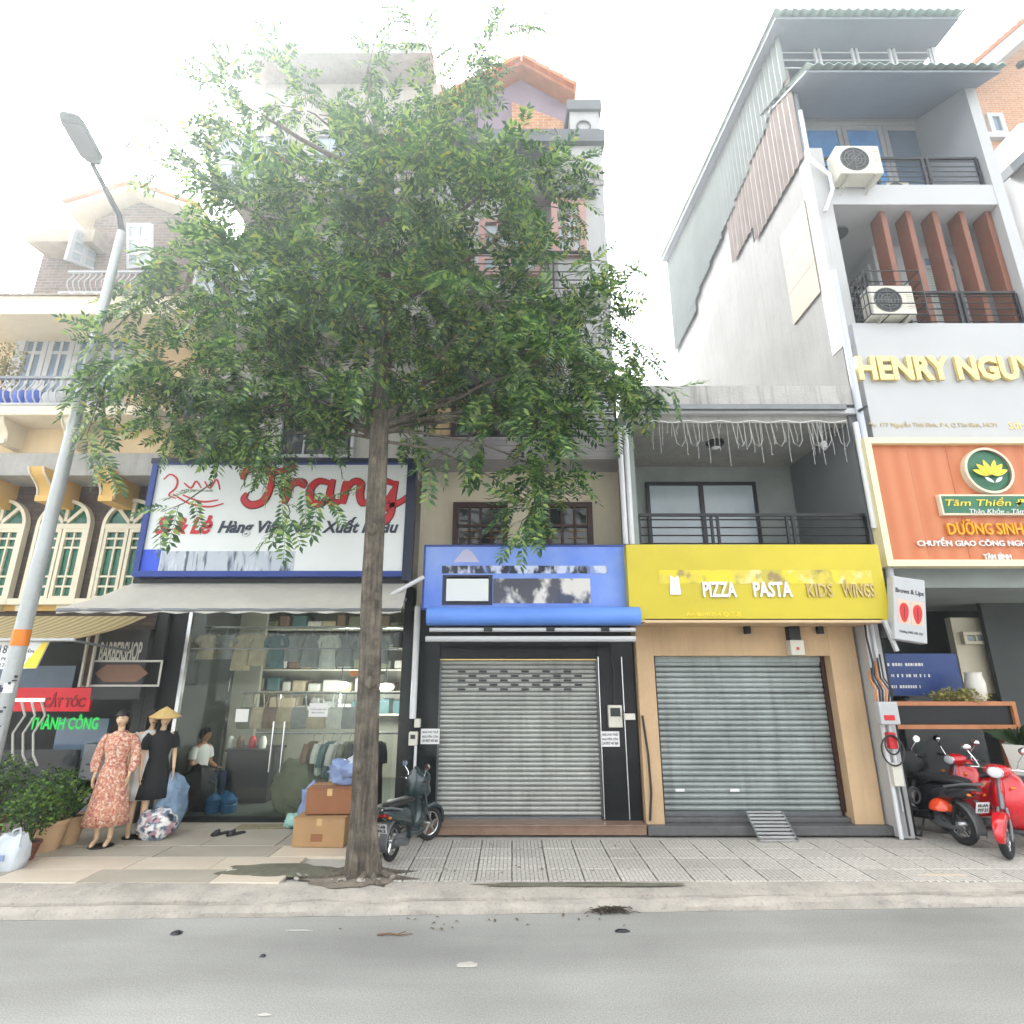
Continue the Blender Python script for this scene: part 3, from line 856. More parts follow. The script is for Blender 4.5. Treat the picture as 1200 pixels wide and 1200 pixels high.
# eave over the balcony, with tiles
ye = 9.3
ze0, ze1 = Z(368, ye), Z(347, ye)
MB().prismx([(ye, ze0), (ye, ze1), (11.2, ze1 + .75), (11.2, ze0 + .15)], XA0, XA1).build('eave', MCream, A)
tmx = MB()
tmx.loft([[(.11 * math.cos(math.pi * k / 6), 0, .05 * math.sin(math.pi * k / 6) - .01) for k in range(7)] + [(-.11, 0, -.03), (.11, 0, -.03)][:0],
          [(.11 * math.cos(math.pi * k / 6), 1.9, .72 + .05 * math.sin(math.pi * k / 6)) for k in range(7)]], close=True)
tme = tmx.mesh('roof_tile', MTileG, True)
xx = XA0
while xx < XA1 - .1:
    o = link('roof_tile', tme, A); o.location = (xx, ye - .05, ze1 + .005); xx += .235
lamp = MB().lathe([(.0, 0), (.09, .0), (.11, .04), (.09, .1), (.02, .12)], (0, 0, 0), 16).build('wall_lamp', MLamp, A)
pp = P(90, 376, y1 - .2); lamp.location = pp; lamp.rotation_euler = (math.pi / 2, 0, 0)
# second floor in brick with open shutters, and gable
y2 = 11.2
xl2 = X(47, 310, y2); zr2 = Z(282, y2)
MB().box(xl2, XA1 - .05, y2, 16, ze1 + .3, zr2).build('upper_brick_wall', MBrickGy, A)
MB().prismx([(y2 - .65, Z(283, y2 - .65)), (y2 - .65, Z(268, y2 - .65)), (y2 + 2.0, Z(268, y2 - .65) + .9), (y2 + 2, Z(283, y2 - .65) + .3)], X(32, 275, y2 - .65), X(110, 275, y2 - .65)).build('low_eave', MTileG, A)
yg = 10.7
gp = [(X(80, 241, yg), Z(243, yg)), (X(158, 218, yg), Z(220, yg)), (X(238, 245, yg), Z(247, yg))]
MB().prism([(gp[0][0] + .45, ze1 + .5), (gp[0][0] + .45, gp[0][1] - .1), (gp[1][0], gp[1][1] - .12), (gp[2][0] - .3, gp[2][1] - .1), (gp[2][0] - .3, ze1 + .5)], yg + .3, 16).build('gable_wall', MBrickGy, A)
for a, b in ((gp[0], gp[1]), (gp[1], gp[2])):
    MB().prism([(a[0], a[1]), (b[0], b[1]), (b[0], b[1] - .13), (a[0], a[1] - .13)], yg - .1, 16.2).build('gable_board', MCream, A)
    d = Vector((b[0] - a[0], 0, b[1] - a[1])); L = d.length; n_ = int(L / .3)
    for k in range(n_):
        p = Vector((a[0], yg - .18, a[1] + .002)) + d * (k + .5) / n_
        q = MB().prism([(-.17, 0), (.15, 0), (.15, .05), (-.17, .085)], 0, 5.6).build('roof_tile', MTile, A)
        q.location = p; q.rotation_euler = (0, -math.atan2(d.z, d.x), 0)
# window recess behind the shutters + open shutters
MB().box(X(112, 290, y2), X(165, 290, y2), y2 - .04, y2 - .002, Z(320, y2), Z(268, y2)).build('window_opening', MGlassGy, A)
def open_shutter(pts, Yc):
    ps = [P(*q) for q in pts]
    e1 = (ps[1] - ps[0]); e2 = (ps[3] - ps[0])
    nn = e1.cross(e2).normalized() * .035
    def at(s, t): return ps[0] * (1 - s) * (1 - t) + ps[1] * s * (1 - t) + ps[2] * s * t + ps[3] * (1 - s) * t
    f = MB()
    def strip(s0, s1, t0, t1, k=1.0):
        q = [at(s0, t0), at(s1, t0), at(s1, t1), at(s0, t1)]
        f.add([p + nn * k for p in q] + [p - nn * k for p in q], [(0, 1, 2, 3), (7, 6, 5, 4), (0, 4, 5, 1), (1, 5, 6, 2), (2, 6, 7, 3), (3, 7, 4, 0)])
    for s in (0, .44, .88): strip(s, s + .12, 0, 1)
    for t in (0, .3, .62, .92): strip(.12, .44, t, t + .08, .9); strip(.56, .88, t, t + .08, .9)
    o = f.build('window_shutter', MWc, A)
    g = MB(); q = [at(.03, .03), at(.97, .03), at(.97, .97), at(.03, .97)]
    g.add([p + nn * .2 for p in q] + [p - nn * .2 for p in q], [(0, 1, 2, 3), (7, 6, 5, 4), (0, 4, 5, 1), (1, 5, 6, 2), (2, 6, 7, 3), (3, 7, 4, 0)])
    g.build('pane', MGlassP, o)
open_shutter([(76, 304, 10.3), (113, 318, 11.1), (119, 288, 11.1), (87, 266, 10.3)], 10.5)
open_shutter([(150, 262, 10.6), (178, 262, 10.2), (178, 312, 10.2), (150, 316, 10.9)], 10.5)
# small second-floor balcony
zb2 = Z(343, 10.5)
MB().box(X(70, 343, 10.5), X(180, 343, 10.5), 10.45, 11.2, zb2 - .12, zb2).build('small_balcony', MWc, A)
MB().box(X(80, 316, 10.5), X(180, 316, 10.5), 10.5, 10.56, Z(317, 10.5) - .04, Z(317, 10.5)).build('small_rail', MWc, A)
for k in range(14):
    o = link('baluster', bme, A); o.location = (X(80, 330, 10.5) + k * .125 + .05, 10.53, zb2); o.scale.z = (Z(317, 10.5) - zb2) / hh
# ground floor of A: dark shop
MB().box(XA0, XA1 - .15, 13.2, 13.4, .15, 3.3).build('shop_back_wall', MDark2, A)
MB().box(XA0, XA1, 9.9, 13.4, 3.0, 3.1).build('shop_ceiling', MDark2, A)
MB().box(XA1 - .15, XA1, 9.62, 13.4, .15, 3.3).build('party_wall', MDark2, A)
MB().box(XA0, XA1, 9.55, 9.75, Z(738, 9.55), zb - .26).build('shop_lintel', MBlkM, A)

# ================================================================== BUILDING B : the clothes shop's house
B = thing('shop_house', 'pale house behind the tree with a white and blue clothes shop sign', 'house', (-3.8, 9.8, .15), 'terraced houses along the street')
XB0, XB1 = -5.97, -1.66
yB = 10.3
zfl = Z(690, 9.7)                            # shop ceiling height
zB5 = Z(62, 9.6)
MB().box(XB0, XB1, yB, 20, zfl + .06, zB5 - .02).build('front_wall', MConcL, B)
MB().box(XB0 - .25, XB1 - .2, 9.6, 20.2, zB5, Z(50, 9.6)).build('roof_slab', MConc, B)
for k, (pa, pb) in enumerate(((190, 300), (320, 425))):
    for zz in (6.2, 9.4, 12.6):
        window(B, X(pa, 480, yB) + .2, X(pb, 480, yB) - .1, zz + .2, zz + 1.9, yB - .02, MWc, MGlassP if zz > 8 else MGlassD, 3, 2)
for zz in (5.86, 9.0, 12.2):
    MB().box(XB0, XB1, 9.5, yB - .001, zz - .18, zz).build('balcony_slab', MConcL, B)
    if zz > 6:
        railing(B, XB0 + .05, XB1 - .05, zz, zz + .9, 9.55, MGreyM, 5, 5)
# side jambs, shop room
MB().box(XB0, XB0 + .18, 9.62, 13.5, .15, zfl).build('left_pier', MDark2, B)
MB().box(XB1 - .14, XB1, 9.5, 13.5, .15, zfl).build('right_pier', MBlk, B)
MIntW = mat('shop_wall', '9d9d90', .7, .12, 1.5)
MIntF = mat('shop_floor', '5a625c', .3, .12, 1.5)
MB().box(XB0 + .18, XB1 - .14, 13.3, 13.5, .15, zfl).build('shop_back_wall', MIntW, B)
MB().box(XB0 + .181, XB1 - .141, 9.72, 13.3, .1, .2).build('shop_floor', MIntF, B)
MB().box(XB0, XB1, 9.5, 13.5, zfl, zfl + .055).build('shop_ceiling', MIntW, B)
MB().box(XB0 + .182, X(262, 850, 10.9), 12.2, 12.3, .2, zfl - .002).build('partition', MIntW, B)

# ================================================================== BUILDING C : tall house with orange gable
C_ = thing('tall_house', 'tall white house with orange tiled gable and blue shop sign', 'house', (.2, 9.3, .15), 'terraced houses along the street')
XC0, XC1 = -1.62, 1.92
yC = 9.6
z2 = Z(640, yC)
MB().box(XC0, XC1, yC, 20, 2.75, Z(540, yC)).build('first_floor_wall', MCream, C_)
MB().box(XC0 + .002, XC1 - .08, yC + .4, 20.01, Z(540, yC) + .001, Z(165, yC)).build('front_wall', MW, C_)
MB().box(XC0 + .01, XC1 - .02, 8.95, yC - .001, Z(538, 8.95), Z(512, 8.95)).build('balcony_slab', MGreyBand, C_)
for k in range(4):
    zz = Z(538, 8.95) + (Z(512, 8.95) - Z(538, 8.95)) * (k + .5) / 4
    MB().box(XC0 + .008, XC1 - .018, 8.935, 8.951, zz - .012, zz + .012).build('slab_moulding', MGreyBand, C_)
MRose = mat('rose_frame', 'b08a84', .6, .12, 3)
for (a, b) in ((531, 595), (623, 694)):
    r = R(a, 590, b, 638, yC)
    window(C_, r[0], r[1], r[2] - .1, r[3], yC - .02, MWoodDk, MGlassD, 4, 2, .09, .045)
    gr = MB()
    for k in range(3):
        for s in range(2):
            xa = r[0] + .2 + (r[1] - r[0] - .2) / 2 * s; zz = r[2] + .1 + k * .12
            gr.box(xa, xa + .3, yC - .06, yC - .05, zz, zz + .012)
    gr.build('window_grille', MGoldD, C_)
# brick column glimpsed through leaves, dark doors of second floor
r = R(505, 470, 530, 512, yC + .35)
MB().box(r[0], r[1], yC + .3, yC + .399, r[2], r[3] + 1.2).build('stone_pier', MBrickY, C_)
zf = Z(512, 8.95)
window(C_, X(530, 450, yC + .4), X(640, 450, yC + .4), zf + .05, zf + 2.3, yC + .37, MWoodDk, MGlassD, 4, 2, .1, .06)
railing(C_, XC0 + .1, XC1 - .1, zf, zf + .85, 9.05, MBlkM, 6, 5)
# right pilaster with bands, storeys
yP = 9.45
MB().box(X(655, 330, yP), XC1 - .004, yP, yC + .399, zf, Z(163, yP)).build('pilaster', MW, C_)
for (pa, pb) in ((197, 218), (345, 362)):
    MB().box(X(600, 330, yP), XC1 + .012, yP - .04, yC + .398, Z(pb, yP), Z(pa, yP)).build('grey_band', MGreyBand, C_)
for zf_ in (zf + 3.1, zf + 6.2):
    if zf_ < 12: 
        MB().box(XC0, XC1 - .3, 9.1, yC + .39, zf_ - .18, zf_).build('balcony_slab', MGreyBand, C_)
        railing(C_, XC0 + .05, XC1 - .4, zf_, zf_ + .9, 9.15, MBlkM, 5, 5)
window(C_, X(560, 267, yP), X(635, 267, yP), Z(303, yP), Z(236, yP), yC + .37, MRose, MGlassP, 4, 4, .12, .04)
window(C_, X(646, 267, yP), X(686, 267, yP), Z(303, yP), Z(236, yP), yP - .02, MRose, MGlassP, 3, 4, .14, .03)
MB().box(X(640, 228, yP), X(697, 228, yP), yP - .16, yP - .001, Z(233, yP), Z(223, yP)).build('window_hood', MGreyD, C_)
# cornice
MB().box(XC0, XC1 + .06, yP - .12, yC + .5, Z(171, yP), Z(157, yP)).build('cornice', MGreyD, C_)
MB().box(XC0 - .01, XC1 + .0, yP - .02, yC + .45, Z(157, yP), Z(153, yP)).build('cornice_cap', MW, C_)
# roof stack with round boss
xs0, xs1 = X(668, 140, yP), X(702, 140, yP)
MB().box(xs0, xs1, yP + .02, yP + 1.0, Z(153, yP) - .01, Z(122, yP)).build('roof_stack', MW, C_)
MB().box(xs0 - .06, xs1 + .06, yP - .05, yP + 1.05, Z(130, yP), Z(119, yP)).build('stack_cap', MGreyD, C_)
bo = MB().lathe([(.13, -.03), (.16, -.03), (.16, .02), (.13, .02)], (0, 0, 0), 24, cap=False).build('round_boss', MGreyD, C_)
bo.location = P(684, 148, yP); bo.rotation_euler = (math.pi / 2, 0, 0)
# gable
yG = 9.9
ga, gb, gc = P(520, 130, yG), P(611, 84, yG), P(672, 118, yG)
MGabW = mat('mauve_gable', '8d7f8c', .8, .12, 2)
MB().prism([(ga.x, Z(165, yC)), (ga.x, ga.z - .1), (gb.x, gb.z - .1), (gc.x, gc.z - .1), (gc.x, Z(165, yC))], yG + .12, 16).build('gable_wall', MGabW, C_)
MB().prism([(X(600, 135, yG), Z(160, yG)), (X(600, 135, yG), Z(118, yG)), (X(660, 150, yG), Z(140, yG)), (X(662, 150, yG), Z(160, yG))], yG + .03, yG + .118).build('brick_gable_panel', MBrickOr, C_)
for a, b in ((ga, gb), (gb, gc)):
    d = b - a; n_ = max(3, int(d.length / .33))
    MB().prism([(a.x, a.z), (b.x, b.z), (b.x, b.z - .1), (a.x, a.z - .1)], yG - .25, 16.2).build('verge_board', MWoodOr, C_)
    for k in range(n_):
        p = a + d * (k + .5) / n_
        s = -1 if d.z > 0 else 1
        q = MB().prism([(-.19, 0), (.17, 0), (.17, .06 if s < 0 else .11), (-.19, .11 if s < 0 else .06)], 0, 6.2).build('roof_tile', MTile, C_)
        q.location = (p.x, yG - .36, p.z + .003); q.rotation_euler = (0, -math.atan2(d.z, d.x), 0)
# ground floor: black granite piers, header, steps, roller shutter
YS = 9.32
hx0, hx1 = X(515, 865, YS), X(701, 865, YS)
zs0, zs1 = Z(956, YS), Z(774, YS)
MB().box(XC0, hx0 - .02, YS - .12, YS + .3, .15, Z(752, YS)).build('granite_pier', MBlk, C_)
MB().box(hx1 + .02, XC1 - .0, YS - .12, YS + .3, .15, Z(752, YS)).build('granite_pier', MBlk, C_)
for xx_ in (hx1 + .03, hx1 + .40):
    MB().box(xx_ - .008, xx_ + .008, YS - .13, YS - .119, .3, Z(770, YS)).build('steel_edge', MSteel, C_)
MB().box(hx0 - .02, hx1 + .02, YS - .05, YS + .3, zs1, Z(740, YS)).build('header_box', MBlk, C_)
MB().box(hx0 - .02, XC1, YS - .06, YS - .049, zs1 + .002, zs1 + .02).build('brass_strip', MGold, C_)
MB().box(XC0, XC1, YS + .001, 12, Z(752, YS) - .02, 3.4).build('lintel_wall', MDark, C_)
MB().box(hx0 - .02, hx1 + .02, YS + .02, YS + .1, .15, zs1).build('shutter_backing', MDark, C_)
for a_ in (hx0 - .03, hx1): MB().box(a_, a_ + .03, YS - .06, YS + .02, zs0, zs1).build('shutter_guide', MGreyM, C_)
for m_ in (MGalv, MGalvD):                   # dirt runs on over the whole shutter, not slat by slat
    t_ = m_.node_tree; g_ = t_.nodes.new('ShaderNodeNewGeometry')
    for l_ in [l for l in t_.links if l.from_node.type == 'TEX_COORD']: t_.links.new(g_.outputs['Position'], l_.to_socket)
SH1 = thing('roller_shutter', 'closed grey roller shutter with rows of vent slots below the blue sign', 'roller shutter', ((hx0 + hx1) / 2, YS, zs0), 'closed roller shutters')
shutter(SH1, hx0 + .002, hx1 - .002, zs0, zs1, YS, 33, MGalv, (2, 3, 4, 5, 6))
MB().box(hx0, hx1, YS - .04, YS + .01, zs0 - .05, zs0 - .001).build('bottom_bar', MGreyM, SH1)
MB().box(XC0, XC1 - .002, 8.95, 9.6, .15, .265).build('step', MBrownStep, C_, bevel=.008)
MB().box(XC0 - .01, XC1 - .004, 8.93, 9.6, .266, .285).build('step_nosing', MBrownStep, C_, bevel=.004)
MB().box(hx0 - .02, hx1 + .02, 9.2, 9.6, .286, zs0 - .052).build('upper_step', MBrownStep, C_, bevel=.008)

# ================================================================== BUILDING D : two-storey house, yellow sign
D_ = thing('low_house', 'low grey house with a recessed balcony and beige shopfront', 'house', (3.8, 9.3, .15), 'terraced houses along the street')
XD0, XD1 = 1.93, 5.72
yD = 8.7
zfD = Z(640, yD)
zc0, zc1 = Z(494, yD), Z(452, yD)
MB().box(XD0, XD1, 10.9, 18, 2.9, zc1 - .25).build('back_wall', MGreyW, D_)
MB().box(XD1 - .0, XD1 + .14, yD + .05, 10.9, 2.9, zc1 - .15).build('right_side_wall', MGreyD, D_)
MB().box(XD0 + .0, XD0 + .1, yD + .05, 10.9, zfD, zc0).build('left_side_wall', MGreyW, D_)
MB().box(XD0, XD1 + .12, yD + .02, 10.9, zfD - .3, zfD).build('balcony_floor', MConcL, D_)
MB().box(XD0, XD1 + .1, yD + .1, 18, zc0 + .02, zc1 - .24).build('ceiling_slab', MConc, D_)
MParap = mat('stained_parapet', (.42, .41, .39), .9, .2, 1.6, .3, 25, streak=.9)
MB().box(XD0 - .02, XD1 + .1, yD, yD + .22, Z(474, yD), zc1).build('parapet', MParap, D_)
MB().box(XD0 - .02, XD1 + .1, yD - .02, yD + .2, Z(485, yD), Z(479, yD)).build('fascia_strip', MWc, D_)
MB().box(XD0, XD1 - .1, yD - .1, yD - .03, Z(479, yD - .1), Z(473.5, yD - .1)).build('gutter', MGreyM, D_)
r = R(758, 566, 888, 640, 10.9)
wd_ = MB().frame(r[0], r[1], zfD, r[3], 10.82, 10.9, .07).box((r[0] + r[1]) / 2 - .04, (r[0] + r[1]) / 2 + .04, 10.815, 10.895, zfD + .07, r[3] - .07).build('sliding_door', MBlkM, D_)
MB().box(r[0] + .06, (r[0] + r[1]) / 2, 10.87, 10.88, zfD + .05, r[3] - .05).build('pane', MGlassP, wd_)
MB().box((r[0] + r[1]) / 2, r[1] - .06, 10.85, 10.86, zfD + .05, r[3] - .05).build('pane', MGlassP, wd_)
rl = thing('balcony_railing', 'dark horizontal bar railing above the yellow sign', 'railing', (3.8, yD + .08, zfD), 'balcony railings')
railing(rl, XD0 + .12, XD1 - .02, zfD, Z(602, yD + .08), yD + .08, MBlkM, 4, 4, .04)
for nm, lb, px, py in (('ceiling_lamp', 'small dark lamp under the balcony ceiling by the string lights', 836, 502),):
    p = P(px, py, 9.6)
    lt = thing(nm, lb, 'lamp', (p.x, 9.6, zc0 - .02))
    MB().lathe([(.16, .04), (.17, 0), (.12, -.06), (.05, -.09)], (p.x, 9.6, zc0 - .02), 16).build('shade', MBlkM, lt)
    MB().lathe([(.09, -.065), (.06, -.1), (.01, -.12)], (p.x, 9.6, zc0 - .02), 12).build('diffuser', MLamp, lt)
sp = P(962, 500, 8.95)
fl = thing('flood_lamp', 'white bulb on a bracket in the balcony ceiling corner', 'lamp', (sp.x, 8.95, zc0 - .1))
MB().bar((sp.x, 9.0, zc0), (sp.x, 8.95, zc0 - .25), .02).bar((sp.x, 8.95, zc0 - .12), (sp.x + .18, 8.95, zc0 - .02), .02).build('bracket', MBlkM, fl)
MB().lathe([(.01, -.42), (.05, -.38), (.055, -.3), (.03, -.25)], (sp.x, 8.95, zc0), 12).build('bulb', MWc, fl)
# icicle string lights
MStrand = mat('dull_string', (.42, .42, .41), .6, .1, 4)
st = thing('string_lights', 'white icicle string lights hanging from the balcony ceiling', 'string lights', (3.8, yD + .05, zc0))
mc = MB()
za = Z(494, yD + .05)
xa, xb = X(760, 494, yD), XD1 - .05
mc.tube([(xa + (xb - xa) * k / 30, yD + .05, za + .02 * math.sin(k * 1.3)) for k in range(31)], .009, 5)
mc.build('main_cable', MPaper, st)
k = 0
x = xa
while x < xb:
    L = random.uniform(.3, .85) if random.random() < .7 else random.uniform(.15, .3)
    s = random.uniform(-.06, .06); y_ = yD + .05
    dd = MB()
    dd.tube([(x, y_, za), (x + s * .3, y_, za - L * .3), (x + s, y_, za - L * .7), (x + s * .8, y_, za - L)], .0038, 4)
    for q in np.arange(.1, L, .1):
        dd.ellip((x + s * q / L, y_ - .004, za - q), (.008, .008, .012), 5, 3)
    if random.random() < .35:
        dd.tube([(x, y_ - .01, za), (x + .05, y_ - .01, za - .4), (x + .13, y_ - .01, za - .46), (x + .2, y_ - .01, za - .35), (x + .2, y_ - .01, za)], .006, 4)
    dd.build('strand', MStrand, st)
    x += random.uniform(.06, .13)
# ground floor, beige piers and shutter
YD = 9.3
sx0, sx1 = X(768, 865, YD), X(977, 865, YD)
szt, szb = Z(769, YD), Z(950, YD)
MB().box(XD0 + .01, sx0, 9.05, YD + .3, .15, 3.35).build('left_pier', MBeige, D_, bevel=.01)
MB().box(sx1, 5.38, 9.05, YD + .3, .15, 3.35).build('right_pier', MBeige, D_, bevel=.01)
MB().box(sx0 + .001, sx1 - .001, 9.06, YD + .3, szt, 3.34).build('shop_header', MBeige, D_)
MB().box(XD0 + .01, 5.42, 8.35, 9.049, Z(730, 8.35), Z(730, 8.35) + .06).build('sign_soffit', MBeige, D_)
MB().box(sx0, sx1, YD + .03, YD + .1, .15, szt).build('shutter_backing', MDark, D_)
for a_ in (sx0 + .001, sx1 - .06): MB().box(a_, a_ + .059, YD - .07, YD + .02, szb, szt - .001).build('shutter_guide', MWoodDk, D_)
SH2 = thing('roller_shutter', 'closed plain green grey roller shutter below the yellow sign', 'roller shutter', ((sx0 + sx1) / 2, YD, szb), 'closed roller shutters')
shutter(SH2, sx0 + .062, sx1 - .062, szb, szt - .002, YD, 28, MGalvD)
MB().box(sx0 + .06, sx1 - .06, YD - .04, YD + .01, szb - .06, szb - .001).build('bottom_bar', MGreyM, SH2)
MB().box(sx0 + .05, sx1 - .05, YD - .05, YD + .02, szt - .09, szt - .003).build('shutter_box', MGalvD, SH2)
MB().box(XD0 + .003, 5.46, 8.93, 9.6, .15, .27).build('step', MDkStep, D_, bevel=.008)
MB().box(sx0 - .1, sx1 + .15, 9.15, 9.6, .271, szb - .062).build('upper_step', MDkStep, D_, bevel=.008)
for px in (878, 964):
    p = P(px, 738, 8.9)
    dl = thing('downlight', 'black cylinder downlight under the yellow sign, ' + ('left of the meter box' if px < 900 else 'right of the meter box'), 'lamp', (p.x, 8.9, p.z), 'black downlights under the yellow sign')
    MB().lathe([(.001, -.06), (.05, -.06), (.055, -.055), (.055, .1), (.001, .1)], (p.x, 8.98, p.z), 16).build('housing', MBlkM, dl)
    MB().lathe([(.001, -.068), (.042, -.065), (.042, -.061)], (p.x, 8.98, p.z), 12).build('lens', MLamp, dl)
r = R(922, 733, 938, 768, 9.0)
mbx = thing('meter_box', 'small beige electric box with dark top on the beige wall above the shutter', 'electric box', ((r[0] + r[1]) / 2, 9.04, r[2]))
MB().box(r[0], r[1], 8.9, 9.058, r[2], (r[2] + r[3]) / 2).build('box_body', MPlastW, mbx, bevel=.01)
MB().box(r[0] + .02, r[1] - .02, 8.93, 9.057, (r[2] + r[3]) / 2 + .002, r[3]).build('box_top', MBlkM, mbx)
MB().box((r[0] + r[1]) / 2 - .02, (r[0] + r[1]) / 2 + .02, 8.893, 8.899, r[2] + .08, r[2] + .12).build('red_lamp', MRed, mbx)
for px, lb in ((797, 'left'), (861, 'right')):
    p = P(px, 926, YD - .03)
    o = MB().box(p.x - .07, p.x + .07, YD - .032, YD - .026, p.z - .02, p.z + .02).build('sticker', MPaper)
    tag(o, 'small white sticker low on the green grey shutter, the %s one' % lb, 'sticker', 'white stickers on the shutter')
# ================================================================== BUILDING E : tall white house, right
E = thing('white_tower_house', 'tall white house with balconies, brown fins and corrugated side, right', 'house', (7.8, 8.9, .15), 'terraced houses along the street')
XE0, XE1 = 5.9, 9.62
zF0 = Z(664, 8.7); zF1 = Z(378, 8.7)
zs4a, zs4b = Z(240, 8.85), Z(217, 8.85)      # level-4 slab
zside = 14.6
# party side wall
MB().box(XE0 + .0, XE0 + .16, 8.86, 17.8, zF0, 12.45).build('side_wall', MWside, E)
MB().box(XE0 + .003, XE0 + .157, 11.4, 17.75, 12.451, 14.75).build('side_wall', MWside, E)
MB().box(XE0 + .16, XE1 + .2, 8.72, 17.8, zF0, zF1).build('fascia_block', MWc, E)
MB().box(XE0 + .162, XE1 - .002, 11.0, 17.79, zF1 + .001, zs4a).build('third_floor_body', MW, E)
MB().box(XE0 + .161, XE1, 8.84, 17.8, zs4a, zs4b).build('fourth_floor_slab', MWc, E)
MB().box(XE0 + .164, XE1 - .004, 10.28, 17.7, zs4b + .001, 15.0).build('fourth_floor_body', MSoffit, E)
# right pier
MB().box(XE1 - .2, XE1 + .02, 8.83, 10.8, zF1 - .01, Z(100, 9.3)).build('right_pier', MWc, E)
MB().box(XE0 - .01, XE0 + .3, 8.82, 9.15, zF1 - .4, Z(175, 8.85)).build('left_pier', MW, E)
# hoarding patch on the side wall, boards
for k in range(3):
    z0 = 9.35 + k * .72
    MB().box(XE0 - .03, XE0 - .002, 9.15, 10.2, z0, z0 + .71).build('board', mat('beige_board', '8f8678', .8, .08, 1.5, streak=.1) if k == 0 else bpy.data.materials['beige_board'], E)
# corrugated sheets
def corr(x, y0, y1, z0, z1, m, zsl=0.0, name='corrugated_sheet'):
    n = max(4, int((y1 - y0) / .05))
    mb = MB()
    r0, r1, r2, r3 = [], [], [], []
    for k in range(n + 1):
        y = y0 + (y1 - y0) * k / n
        d = .022 * math.cos(k * math.pi / 2.0)
        zt_ = z1 + zsl * (y - y0)
        r0.append((x + d, y, z0)); r1.append((x + d, y, zt_)); r2.append((x + d + .006, y, zt_)); r3.append((x + d + .006, y, z0))
    mb.loft([r0, r1, r2, r3], cap=False, close=False)
    mb.loft([r3, r0], cap=False, close=False)
    return mb.build(name, m, E)
y = 8.92
while y < 12.4:
    corr(XE0 - .05, y, min(y + .78, 12.5), 12.35 + (.0 if y < 11.2 else .45), 14.75, MCorrP); y += .76
y = 8.95; k = 0
while y < 15.4:
    corr(XE0 - .085, y, y + 1.02, 14.5 - .12 * k, 16.25 + (y - 8.95) * .19, MCorrG, .19); y += 1.0; k += 1
y = 15.4
while y < 17.6:
    corr(XE0 - .085, y, y + .8, 13.4, 17.3, MCorrG, .05); y += .78
# top storey: rail, roof
zt5 = 15.02
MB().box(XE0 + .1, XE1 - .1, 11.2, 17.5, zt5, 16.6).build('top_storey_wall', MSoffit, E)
MB().box(XE0 + .0, XE1 - .02, 9.9, 17.5, zt5 - .2, zt5 - .002).build('top_floor_slab', MWc, E)
r5 = thing('terrace_railing', 'thin white railing on the top terrace under the highest roof', 'railing', (7.8, 9.25, zt5), 'balcony railings')
railing(r5, XE0 + .1, XE1 - .25, Z(82, 9.3), Z(49, 9.3), 9.3, MPipe, 4, 5, .05)
for xx in (XE0 + .05, XE1 - .22):
    MB().box(xx, xx + .08, 9.25, 9.33, zt5 - .4, 16.4).build('roof_post', MPipe, E)
def corrx(x0, x1, ya, za, yb, zb_, m, name, amp=.03, pitch=.19):
    n = int((x1 - x0) / pitch * 6)
    r0, r1, r2, r3 = [], [], [], []
    for k in range(n + 1):
        x = x0 + (x1 - x0) * k / n
        d = amp * math.sin(2 * math.pi * k / 6)
        r0.append((x, ya, za + d)); r1.append((x, yb, zb_ + d)); r2.append((x, yb, zb_ + d - .015)); r3.append((x, ya, za + d - .015))
    mb = MB(); mb.loft([r0, r1, r2, r3], cap=False, close=False); mb.loft([r3, r0], cap=False, close=False)
    return mb.build(name, m, E)
xr0, xr1 = X(908, 12, 8.5), X(1134, 14, 8.5)
zr = Z(10, 8.5)
corrx(xr0, xr1, 8.5, zr, 17.8, zr + 1.5, MAwnG, 'top_roof')
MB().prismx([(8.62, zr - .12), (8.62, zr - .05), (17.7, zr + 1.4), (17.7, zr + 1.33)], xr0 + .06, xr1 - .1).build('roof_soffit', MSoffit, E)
xw0, xw1 = X(944, 74, 8.2), X(1180, 74, 8.2)
zw = Z(74, 8.2)
corrx(xw0, xw1, 8.2, zw, 10.1, zw + 1.0, MAwnG, 'awning_roof', .035, .2)
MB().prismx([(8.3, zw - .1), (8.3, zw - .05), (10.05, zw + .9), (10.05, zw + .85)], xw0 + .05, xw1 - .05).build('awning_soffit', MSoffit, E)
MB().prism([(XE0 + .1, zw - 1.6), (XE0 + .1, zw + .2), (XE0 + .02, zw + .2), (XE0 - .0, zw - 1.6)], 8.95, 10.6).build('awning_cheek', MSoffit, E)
# level-4 doors
dzt, dzb = Z(150, 10.2), zs4b
n = 4
xa0, xa1 = X(942, 180, 10.2), X(1135, 180, 10.2)
dr = MB().frame(xa0 - .1, xa1 + .15, dzb, dzt + .12, 10.13, 10.27, .1).build('door_frame', MWc, E)
for k in range(n):
    a = xa0 + (xa1 - xa0) * k / n; b = xa0 + (xa1 - xa0) * (k + 1) / n
    lf = MB().frame(a + .01, b - .01, dzb + .02, dzt, 10.15, 10.22, .1).build('glass_door', MWc, E)
    MB().box(a + .1, b - .1, 10.18, 10.19, dzb + .1, dzt - .09).build('pane', MGlassB if k != 2 else MGlassGy, lf)
r4 = thing('balcony_railing', 'dark railing with an air conditioner on the upper balcony of the white house', 'railing', (7.8, 8.95, zs4b), 'balcony railings')
railing(r4, XE0 + .3, XE1 - .27, zs4b, Z(185, 8.95), 8.95, MBlkM, 6, 4, .05)
side = MB()
r3_ = thing('balcony_railing', 'dark railing with a caged air conditioner on the lower balcony of the white house', 'railing', (7.8, 8.95, zF1), 'balcony railings')
